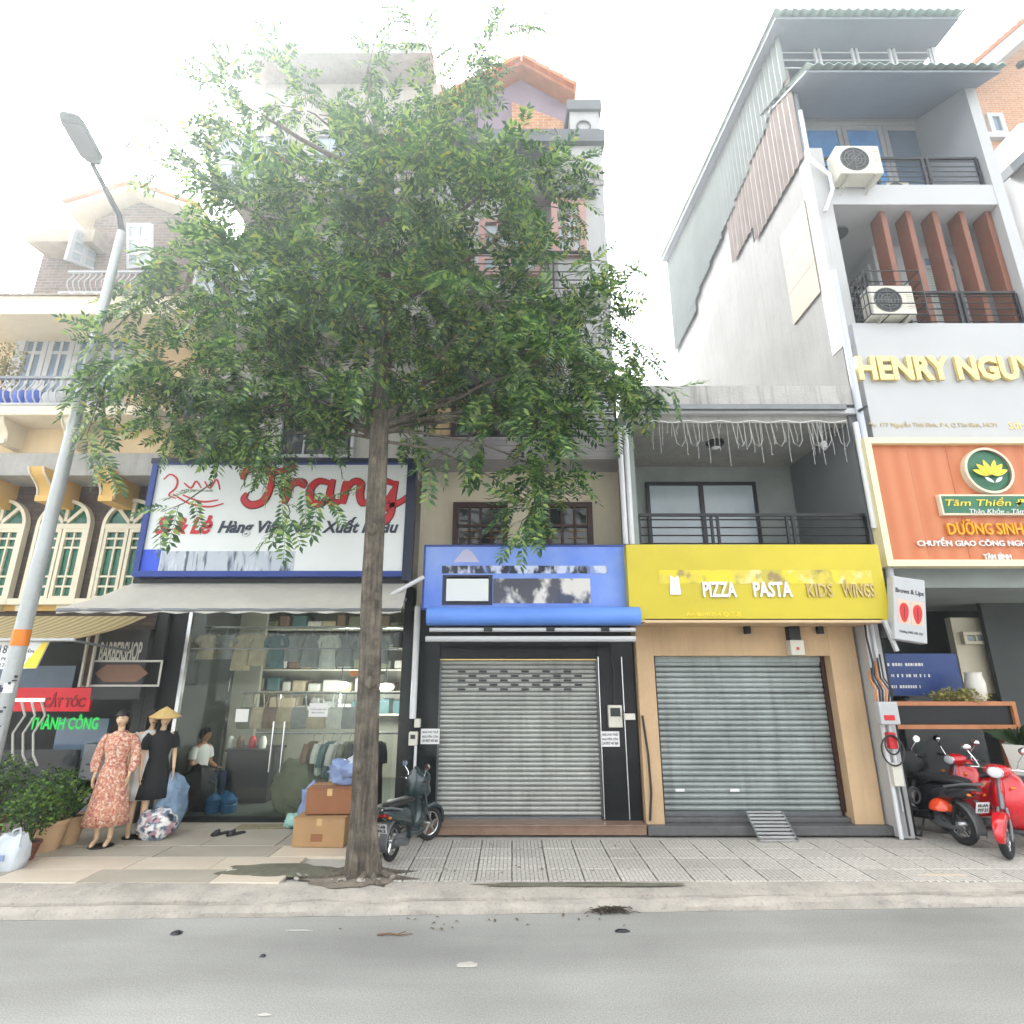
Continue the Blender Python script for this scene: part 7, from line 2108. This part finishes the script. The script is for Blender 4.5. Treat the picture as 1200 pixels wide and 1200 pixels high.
    tl.build('tail_light', MTail, t, smooth=True, local=True)
    rf = MB(); rings = []
    for k in range(9):
        a = rad(100 + 95 * k / 8); rr = wr + .05
        rings.append([(xr + rr * math.cos(a), yy, wr + rr * math.sin(a) + zz) for yy, zz in ((-.075, -.02), (-.05, .008), (.05, .008), (.075, -.02))])
    rf.loft(rings, cap=False, close=False)
    o = rf.build('rear_fender', MScGr, t, smooth=True, local=True); o.modifiers.new('thick', 'SOLIDIFY').thickness = .008
    q = Matrix.Rotation(rad(-18), 3, 'Y')
    pc = Vector((-.985, 0, .53))
    pl = MB().obox(pc, (.006, .19, .14), q).build('number_plate', MPaper, t, local=True)
    for k, s in enumerate(plate):
        n_ = text(s, -.075, .075, .012 - .062 * k, .054 - .062 * k, 0, MInk, pl, depth=.002, local=True, bold=.03)
        co = [v.co.copy() for v in n_.data.vertices]
        for v, c_ in zip(n_.data.vertices, co):
            v.co = pc + q @ Vector((-.004 + c_.y, -c_.x, c_.z))
    MB().bar((-.9, 0, .6), pc, .05, .02).build('plate_bracket', MScGr, t, local=True)
    en = MB(); en.loft([ring(-.1, .25, .07, .06, 14), ring(-.25, .24, .1, .09, 14), ring(-.45, .25, .1, .1, 14), ring(-.62, .24, .06, .07, 14)])
    en.build('engine', MScGr, t, smooth=True, local=True)
    MB().tube([(-.2, -.1, .2), (-.35, -.15, .19), (-.45, -.17, .24), (-.85, -.18, .33), (-.92, -.18, .34)], [.02, .025, .055, .055, .035], 12).build('exhaust', MGreyM, t, smooth=True, local=True)
    MB().tube([(-.45, .14, .38), (xr, .12, wr + .02)], .022, 8).tube([(-.7, .12, .52), (xr, .12, wr)], .025, 8).build('rear_shock', MBlkM, t, local=True)
    sd = MB()
    sd.tube([(-.1, .1, .24), (-.16, .26, .0)], .012, 6); sd.tube([(-.16, .26, .008), (-.1, .29, .008)], .012, 6)
    sd.build('side_stand', MBlkM, t, local=True)
    return t
scooter('bright red classic scooter facing the street at the right edge', (6.69, 8.2, .15), rad(205), MScRed, MScRed, 'classic', steer=rad(14))
scooter('black scooter with red trim and white number plate parked rear to the street, right', (6.0, 9.08, .15), rad(97), MScBlk, MScBlk, 'sport', ('66-AA', '707.51'), .25)
scooter('dark red scooter behind the bright red one, mostly hidden, with black seat', (6.95, 9.25, .15), rad(200), MScRed, MScRed, 'classic', ('59-X1', '128.44'), steer=rad(-8))
scooter('dark slate scooter parked between the tree trunk and the grey shutter', (-1.36, 8.27, .15), rad(75), MScDk, MScDk, 'sport', ('71-AB', '44.2'), .27, steer=rad(-28))
# helmets
def helmet(loc, m, label, rz=0):
    t = thing('helmet', label, 'helmet', loc, None, rz)
    mb = MB(); rings = []
    for i in range(11):
        a = math.pi / 2 * i / 10
        rings.append([(.125 * math.cos(a) * math.cos(2 * math.pi * k / 24), .15 * math.cos(a) * math.sin(2 * math.pi * k / 24), .15 * math.sin(a)) for k in range(24)])
    mb.loft(rings); mb.build('shell', m, t, smooth=True, local=True)
    MB().loft([[(.13 * math.cos(a) * s, .155 * math.sin(a) * s - .0, z) for a in [math.pi * (1.15 + .7 * q / 12) for q in range(13)]] for s, z in ((1, .01), (1.35, -.015))], cap=False, close=False).build('peak', MSeat, t, local=True)
    MB().tube([(-.11, 0, 0), (-.08, 0, -.1), (0, 0, -.14), (.08, 0, -.1), (.11, 0, 0)], .008, 6).build('chin_strap', MSeat, t, local=True)
    return t
helmet((5.94, 8.62, .55), mat('helmet_orange', 'e0481c', .2, .06, 3, coat=.6), 'orange helmet hanging at the side of the black scooter', rad(40))
bpy.data.objects['motor_scooter.003'].scale = (.8, .8, .8)
jk = lumpy('draped_jacket', 'dark jacket draped over the handlebar of the slate scooter', 'jacket', (-1.29, 8.5, .9), (.17, .15, .18), MScDk, 4.9, amp=.35)
jk2 = lumpy('draped_raincoat', 'dark raincoat draped over the handlebar of the black scooter', 'raincoat', (5.98, 9.32, 1.05), (.24, .15, .2), MDark, 2.9, amp=.35)
# ================================================================== STREET TREE
MBark = mat('bark', (.20, .168, .13), .95, .4, 7, .9, 26, spots=.5, alt=(.075, .066, .054))
t_ = MBark.node_tree
tc_ = [n for n in t_.nodes if n.type == 'TEX_COORD'][0]
mp_ = t_.nodes.new('ShaderNodeMapping'); mp_.inputs['Scale'].default_value = (24, 24, 2.2)
nz_ = t_.nodes.new('ShaderNodeTexNoise'); nz_.inputs['Scale'].default_value = 1; nz_.inputs['Detail'].default_value = 6; nz_.inputs['Roughness'].default_value = .7
rp_ = t_.nodes.new('ShaderNodeMapRange'); rp_.inputs[1].default_value = .35; rp_.inputs[2].default_value = .62; rp_.inputs[3].default_value = .35
mm_ = t_.nodes.new('ShaderNodeMix'); mm_.data_type = 'RGBA'; mm_.blend_type = 'MULTIPLY'; mm_.inputs[0].default_value = 1
pb_ = t_.nodes['Principled BSDF']
src_ = pb_.inputs['Base Color'].links[0].from_socket
t_.links.new(tc_.outputs['Object'], mp_.inputs[0]); t_.links.new(mp_.outputs[0], nz_.inputs['Vector']); t_.links.new(nz_.outputs['Fac'], rp_.inputs[0])
t_.links.new(src_, mm_.inputs[6]); t_.links.new(rp_.outputs[0], mm_.inputs[7]); t_.links.new(mm_.outputs[2], pb_.inputs['Base Color'])
bu_ = [n for n in t_.nodes if n.type == 'BUMP'][0]
t_.links.new(nz_.outputs['Fac'], bu_.inputs['Height']); bu_.inputs['Distance'].default_value = .03
MLeaf = leafmat('tree_leaf', '26452b', '41663c', '93a85c', .34)
tb = G(425, 1026, .15)
YTR = 7.3
tree = thing('street_tree', 'leafy pavement tree with fluted grey trunk and feathery green crown', 'tree', (tb.x, YTR, .15))
def tp(px, py, Y=YTR): return P(px, py, Y)
spine = [(425, 1024), (426, 960), (429, 880), (434, 780), (436, 690), (441, 600), (445, 510), (449, 430), (452, 360), (450, 290), (452, 220), (448, 160)]
sp3 = [tp(*s) for s in spine]
rad_px = [15.2, 12.4, 11.6, 10.6, 10.0, 9.7, 9.4, 9.0, 8, 6, 4, 2]
def mpp(p):                                   # metres per photo pixel at a point
    return (p.y * CP + (p.z - CAMZ) * SP) / FPX
# fluted trunk mesh
tm_ = MB(); rings = []
NS = 40
def lerp_spine(s):
    f = s * (len(sp3) - 1); i = min(int(f), len(sp3) - 2); u = f - i
    return sp3[i] * (1 - u) + sp3[i + 1] * u, (rad_px[i] * (1 - u) + rad_px[i + 1] * u)
for i in range(71):
    s = i / 70
    c, rp = lerp_spine(s)
    r0 = rp * mpp(c)
    flare = 1 + .22 * math.exp(-s * 22)
    ring_ = []
    for k in range(NS):
        a = 2 * math.pi * k / NS
        flute = 1 + (.24 * (1 - s) + .07) * math.cos(3 * a + .8 + 1.2 * s) + (.09 * (1 - s) + .02) * math.cos(5 * a + 2.0 - s * 2) + .09 * math.exp(-s * 14) * math.cos(7 * a + 1)
        nz = 1 + .06 * noise.noise(Vector((math.cos(a) * 2.2, math.sin(a) * 2.2, c.z * 2.4))) + .035 * noise.noise(Vector((math.cos(a) * 6, math.sin(a) * 6, c.z * 3)))
        rr = r0 * flare * flute * nz
        ring_.append((c.x + rr * math.cos(a), c.y + rr * math.sin(a) * 1.0, c.z - (.12 if i == 0 else 0)))
    rings.append(ring_)
tm_.loft(rings)
trunk = tm_.build('trunk', MBark, tree, smooth=True)
kn = MB()
for (px, py, s_) in ((434, 800, .06), (421, 900, .05), (441, 700, .05), (437, 620, .06)):
    c = tp(px, py, YTR - .17); kn.ellip(c, (s_, s_ * .7, s_ * 1.3), 10, 7)
kn.build('knot', MBark, trunk, smooth=True)
for a, L in ((200, .7), (245, .6), (300, .65), (340, .7), (20, .6), (150, .6), (270, .45)):
    a = rad(a)
    c0 = Vector((tb.x, YTR, .3))
    pts = [c0 + Vector((math.cos(a) * L * s, math.sin(a) * L * s * .6, -.07 - .09 * s ** .6)) + Vector((.04 * math.sin(s * 7 + a), .03 * math.cos(s * 6), 0)) for s in (.15, .4, .7, 1.0)]
    MB().tube(pts, [.06, .045, .03, .012], 9).build('root', MBark, tree, smooth=True)
# crown: (px, py, depth, radius px, twigs)
clumps = [
 (430, 135, 7.6, 56, 18), (360, 130, 7.9, 60, 20), (300, 165, 7.7, 60, 22), (500, 155, 7.4, 54, 20), (560, 175, 7.7, 54, 22), (605, 195, 7.2, 50, 20),
 (640, 240, 7.6, 56, 24), (560, 260, 7.0, 82, 44), (470, 230, 6.8, 80, 44), (380, 235, 7.1, 80, 44), (300, 250, 7.4, 70, 36), (250, 215, 7.9, 42, 14),
 (230, 310, 7.4, 62, 28), (190, 355, 7.6, 48, 18), (150, 425, 7.3, 42, 13), (225, 415, 7.0, 66, 30), (300, 345, 6.8, 84, 46), (390, 340, 6.7, 84, 46),
 (480, 340, 7.0, 80, 42), (570, 350, 6.7, 80, 44), (650, 330, 7.2, 62, 26), (690, 390, 7.5, 50, 18), (640, 420, 6.9, 74, 42), (560, 440, 7.3, 70, 34),
 (720, 440, 7.6, 46, 13), (760, 452, 7.8, 26, 6), (620, 500, 7.0, 60, 24), (570, 505, 7.3, 46, 12), (690, 480, 7.3, 46, 12), (645, 555, 7.1, 38, 12), (620, 590, 7.2, 28, 7),
 (300, 440, 6.9, 76, 42), (380, 440, 7.2, 60, 34), (340, 490, 7.0, 56, 22), (260, 485, 7.0, 54, 22), (205, 490, 7.2, 44, 11), (325, 530, 7.1, 32, 5), (235, 530, 7.1, 30, 5),
 (485, 440, 7.6, 52, 14), (440, 420, 6.6, 50, 16), (455, 350, 6.5, 56, 20), (410, 470, 6.8, 40, 10), (470, 505, 7.5, 34, 6),  (400, 300, 8.1, 80, 14), (520, 300, 8.1, 80, 14), (450, 190, 8.2, 66, 10), (330, 300, 8.0, 70, 12), (540, 90, 7.5, 34, 10), (270, 110, 7.8, 36, 9), (430, 75, 7.7, 22, 5),
]
fr_pos, fr_ax, fr_nr, fr_L = [], [], [], []
limb = MB(); twig = MB()
def limb_origin(c):
    best = None
    for k in range(40):
        s = .55 + .42 * k / 39
        p = lerp_spine(s)[0]
        want = c.z - .75 * math.hypot(c.x - p.x, c.y - p.y) - .2
        e = abs(p.z - want)
        if best is None or e < best[0]: best = (e, p)
    return best[1].copy()
def add_frond(p, ax, L, up=Vector((0, 0, 1))):
    ax = ax.normalized()
    nr = (up + Vector((random.gauss(0, .35), random.gauss(0, .35), random.gauss(0, .2))))
    nr = (nr - ax * nr.dot(ax))
    nr = nr.normalized() if nr.length > 1e-3 else ax.orthogonal().normalized()
    fr_pos.append(p); fr_ax.append(ax); fr_nr.append(nr); fr_L.append(L)
def make_twig(p0, d, L, nf, fl, droop=.35, rr=.009):
    pts = []
    p = p0.copy(); d = d.normalized()
    n = 6
    for k in range(n + 1):
        pts.append(p.copy())
        d = (d + Vector((random.gauss(0, .1), random.gauss(0, .1), -droop / n + random.gauss(0, .05)))).normalized()
        p = p + d * (L / n)
    twig.tube(pts, [rr * (1 - .7 * k / n) for k in range(n + 1)], 4, cap=False)
    side = d.cross(Vector((0, 0, 1)))
    side = side.normalized() if side.length > 1e-3 else Vector((1, 0, 0))
    for k in range(nf):
        s = .15 + .85 * (k + .5) / nf
        f = s * n; i = min(int(f), n - 1); q = pts[i] * (1 - (f - i)) + pts[i + 1] * (f - i)
        dd = (pts[i + 1] - pts[i]).normalized()
        sg = 1 if k % 2 else -1
        ax = dd * random.uniform(.35, .9) + side * sg * random.uniform(.5, 1.0) + Vector((0, 0, random.uniform(-.55, .25)))
        add_frond(q, ax, fl * random.uniform(.75, 1.2))
    add_frond(pts[-1], (pts[-1] - pts[-2]).normalized() + Vector((0, 0, -.15)), fl * 1.1)
for ci, (px, py, Yc, rp, nt_) in enumerate(clumps):
    c = P(px, py, Yc); r = rp * mpp(c)
    # limb from the trunk to the clump
    b0 = limb_origin(c) + Vector((0, 0, random.uniform(-.15, .15)))
    d = c - b0
    midp = b0 + d * .5 + Vector((random.uniform(-.1, .1), 0, (.16 if d.z < .8 else -.04) * d.length))
    pts = []
    for k in range(9):
        s = k / 8
        q = b0 * (1 - s) ** 2 + midp * 2 * s * (1 - s) + c * s * s
        pts.append(q + Vector((noise.noise(Vector((ci, s * 4, 0))), noise.noise(Vector((ci, s * 4, 7))), 0)) * .16 * math.sin(math.pi * s))
    r0 = (.022 + .009 * d.length) * (.62 if py > 400 else 1)
    limb.tube(pts, [r0 * (1 - .78 * k / 8) for k in range(9)], 7, cap=False)
    nt2 = int(nt_ * .58)
    for k in range(nt2):
        dv = Vector((random.gauss(0, 1), random.gauss(0, 1), random.gauss(0, .9)))
        dv = dv.normalized()
        st = c + dv * r * random.uniform(.05, .45)
        L = r * random.uniform(.35, .75)
        dirv = dv + Vector((0, 0, .25))
        make_twig(st, dirv, L, random.randint(4, 6), random.uniform(.32, .46), .5)
# long shoots at the edge of the crown
shoots = [([(520, 110), (505, 60), (488, 20), (470, -12)], 7.5, 34), ([(535, 110), (560, 70), (585, 40), (604, 2)], 7.5, 28), ([(580, 42), (605, 30), (624, 26)], 7.5, 14),
          ([(255, 195), (220, 172), (196, 160), (170, 155)], 7.7, 18), ([(265, 225), (225, 208), (190, 200), (157, 196)], 7.7, 18), ([(300, 110), (280, 80), (268, 48)], 7.8, 16),
          ([(430, 85), (436, 62), (441, 40)], 7.6, 12), ([(640, 190), (668, 188), (688, 186)], 7.4, 7), ([(650, 150), (660, 170), (690, 205)], 7.4, 6), ([(660, 310), (700, 305), (740, 312)], 7.5, 10),
          ([(700, 440), (745, 448), (800, 456)], 7.8, 12), ([(160, 425), (125, 440), (92, 462)], 7.3, 8), ([(130, 435), (108, 440), (85, 468)], 7.2, 7), ([(170, 440), (115, 470), (102, 510), (122, 552)], 7.1, 16), ([(200, 300), (165, 320), (135, 345)], 7.5, 7),
          ([(330, 570), (340, 600), (330, 622)], 7.1, 6), ([(250, 565), (215, 590), (190, 600)], 7.1, 6), ([(640, 590), (612, 610), (605, 632)], 7.2, 7), ([(600, 470), (540, 520), (500, 545)], 7.3, 8), ([(720, 380), (745, 400), (755, 425)], 7.6, 7),
          ([(195, 345), (150, 370), (125, 395), (105, 430)], 7.4, 12), ([(590, 110), (570, 60), (566, 45)], 7.6, 6), ([(350, 560), (375, 585), (395, 585)], 7.1, 6)]
for pts, Yc, nf in shoots:
    q = [P(a, b, Yc - .1 * i) for i, (a, b) in enumerate(pts)]
    fine = []
    for i in range(len(q) - 1):
        for k in range(6): fine.append(q[i].lerp(q[i + 1], k / 6))
    fine.append(q[-1])
    twig.tube(fine, [.012 * (1 - .75 * k / len(fine)) for k in range(len(fine))], 5, cap=False)
    for k in range(nf):
        s = .1 + .9 * (k + .5) / nf * .98
        f = s * (len(fine) - 1); i = min(int(f), len(fine) - 2)
        p = fine[i].lerp(fine[i + 1], f - i); dd = (fine[i + 1] - fine[i]).normalized()
        sd = dd.cross(Vector((0, 1, 0))).normalized() * (1 if k % 2 else -1)
        add_frond(p, dd * .7 + sd * random.uniform(.4, .9) + Vector((0, random.uniform(-.5, .5), -.25)), random.uniform(.36, .5), Vector((0, -.6, 1)))
limb.build('limbs', MBark, tree, smooth=True)
tw_ = twig.build('twigs', MBark, tree)
stuff(tw_)
# pinnate leaf templates
def leaf_template(seed, K=8):
    rg = random.Random(seed)
    V, F = [], []
    n = 6
    for k in range(n + 1):
        s = k / n; z = -.28 * s * s
        V += [(s, .006, z), (s, -.006, z)]
        if k: b = 2 * k; F.append((b - 2, b - 1, b + 1, b))
    def leaflet(s, ang, ln, z0):
        ca, sa = math.cos(ang), math.sin(ang)
        q = len(V); wd = ln * .185; dz = rg.uniform(-.06, .03)
        for (u, v, zz) in ((0, 0, 0), (.42 * ln, wd, .012 + dz * .4), (ln, 0, dz - .03), (.42 * ln, -wd, -.012 + dz * .4)):
            V.append((s + u * ca - v * sa, u * sa + v * ca, z0 + zz))
        F.append((q, q + 1, q + 2, q + 3))
    for k in range(K):
        s = .16 + .8 * k / (K - 1); z = -.28 * s * s
        ln = (.26 + .05 * math.sin(math.pi * k / K)) * rg.uniform(.85, 1.1)
        for sg in (-1, 1):
            leaflet(s, sg * rad(rg.uniform(48, 66)), ln, z)
    leaflet(1.0, rad(rg.uniform(-8, 8)), .30, -.28)
    return np.array(V), F
temps = [leaf_template(i) for i in range(4)]
NF = len(fr_pos)
pos = np.array([tuple(p) for p in fr_pos]); ax = np.array([tuple(p) for p in fr_ax]); nr = np.array([tuple(p) for p in fr_nr]); Ls = np.array(fr_L)
lat = np.cross(nr, ax)
zc_ = pos[:, 1] * CP + (pos[:, 2] - CAMZ) * SP
order = np.argsort(zc_)
big = set(order[:300].tolist())
lv, lf = [], []
off = 0
for ti in range(4):
    idx = np.array([i for i in range(NF) if i % 4 == ti and i not in big])
    V, F = temps[ti]
    A = pos[idx][:, None, :] + Ls[idx][:, None, None] * (V[None, :, 0:1] * ax[idx][:, None, :] + V[None, :, 1:2] * lat[idx][:, None, :] + V[None, :, 2:3] * nr[idx][:, None, :])
    nv = len(V); Fa = np.array(F)
    lv.append(A.reshape(-1, 3))
    lf.append((Fa[None, :, :] + (np.arange(len(idx)) * nv)[:, None, None] + off).reshape(-1, 4))
    off += nv * len(idx)
lv = np.concatenate(lv); lf = np.concatenate(lf)
me = bpy.data.meshes.new('foliage')
me.vertices.add(len(lv)); me.vertices.foreach_set('co', lv.ravel())
me.loops.add(lf.size); me.loops.foreach_set('vertex_index', lf.ravel().astype(np.int32))
me.polygons.add(len(lf)); me.polygons.foreach_set('loop_start', np.arange(0, lf.size, 4, dtype=np.int32))
me.update(calc_edges=True); me.materials.append(MLeaf)
stuff(link('foliage', me, tree))
tmesh = []
for V, F in temps:
    m_ = bpy.data.meshes.new('leaf'); m_.from_pydata([tuple(v) for v in V], [], F); m_.materials.append(MLeaf); tmesh.append(m_)
for i in sorted(big):
    o = link('leaf', tmesh[i % 4], tree)
    a, l, n_ = fr_ax[i], Vector(lat[i]), fr_nr[i]
    o.matrix_basis = Matrix.Translation(fr_pos[i]) @ Matrix(((a.x, l.x, n_.x), (a.y, l.y, n_.y), (a.z, l.z, n_.z))).to_4x4() @ Matrix.Scale(fr_L[i], 4)
print('fronds', NF, 'leaf faces', len(lf))

# ================================================================== BACKGROUND HOUSE, far right
Fh = thing('brick_house', 'orange brick house with white trim far behind the white tower house, right edge', 'house', (15, 15, .15), 'terraced houses along the street')
YFh = 14.0
f0 = X(1142, 200, YFh)
MB().box(f0, f0 + 9, YFh, 24, .15, Z(112, YFh) ).build('brick_wall', MBrickOr, Fh)
MB().prism([(f0 - .3, Z(118, YFh)), (f0 + 4.2, Z(118, YFh) + 3.9), (f0 + 8.8, Z(118, YFh)), ], YFh + .02, 24).build('gable_wall', MBrickOr, Fh)
for (a, b) in (((f0 - .5, Z(120, YFh)), (f0 + 4.2, Z(120, YFh) + 4.3)),):
    MB().prism([a, b, (b[0], b[1] - .55), (a[0] + .1, a[1] - .5)], YFh - .7, 24.2).build('white_verge', MWc, Fh)
    n_ = 16
    for k in range(n_):
        s = k / n_
        q = MB().prism([(-.2, 0), (.2, 0), (.2, .06), (-.2, .12)], 0, 10).build('roof_tile', MTile, Fh)
        q.location = (a[0] + (b[0] - a[0]) * s + .1, YFh - .8, a[1] + (b[1] - a[1]) * s + .1); q.rotation_euler = (0, -math.atan2(b[1] - a[1], b[0] - a[0]), 0)
zw0 = Z(160, YFh); zw1 = Z(135, YFh)
window(Fh, X(1157, 147, YFh), X(1176, 147, YFh), zw0, zw1, YFh - .02, MWc, MGlassGy, 1, 1, .15)
MB().box(f0, f0 + 9, YFh - .14, YFh - .001, Z(165, YFh), Z(159, YFh)).build('string_course', MWc, Fh)
MB().box(X(1172, 240, YFh), f0 + 9, YFh - 1.2, YFh - .002, Z(600, YFh), Z(186, YFh)).build('white_wing', MWc, Fh)
MB().prism([(X(1176, 200, 12.7), Z(200, 12.7)), (X(1215, 170, 12.7), Z(165, 12.7)), (X(1215, 170, 12.7), Z(175, 12.7)), (X(1180, 205, 12.7), Z(208, 12.7))], 12.5, 13.5).build('dark_eave', MGreyD, Fh)
MB().lathe([(.001, 0), (.1, .02), (.12, .12), (.05, .2), (.001, .2)], (0, 0, 0), 12).build('wall_lamp', MBlkM, Fh).location = P(1197, 78, YFh - .9)

# ================================================================== ADDED THIN VOLUME, STANDS IN FOR LENS GLARE
hz_ = MB().box(-145, 145, -125, 165, -1.5, 27)
MGlareHaze = bpy.data.materials.new('glare_haze'); MGlareHaze.use_nodes = True
ht = MGlareHaze.node_tree; ht.nodes.clear()
pv = ht.nodes.new('ShaderNodeVolumePrincipled'); ho = ht.nodes.new('ShaderNodeOutputMaterial')
pv.inputs['Color'].default_value = (.9, .97, 1, 1); pv.inputs['Density'].default_value = .0052; pv.inputs['Anisotropy'].default_value = .74
ht.links.new(pv.outputs[0], ho.inputs['Volume'])
stuff(hz_.build('glare_haze', MGlareHaze))
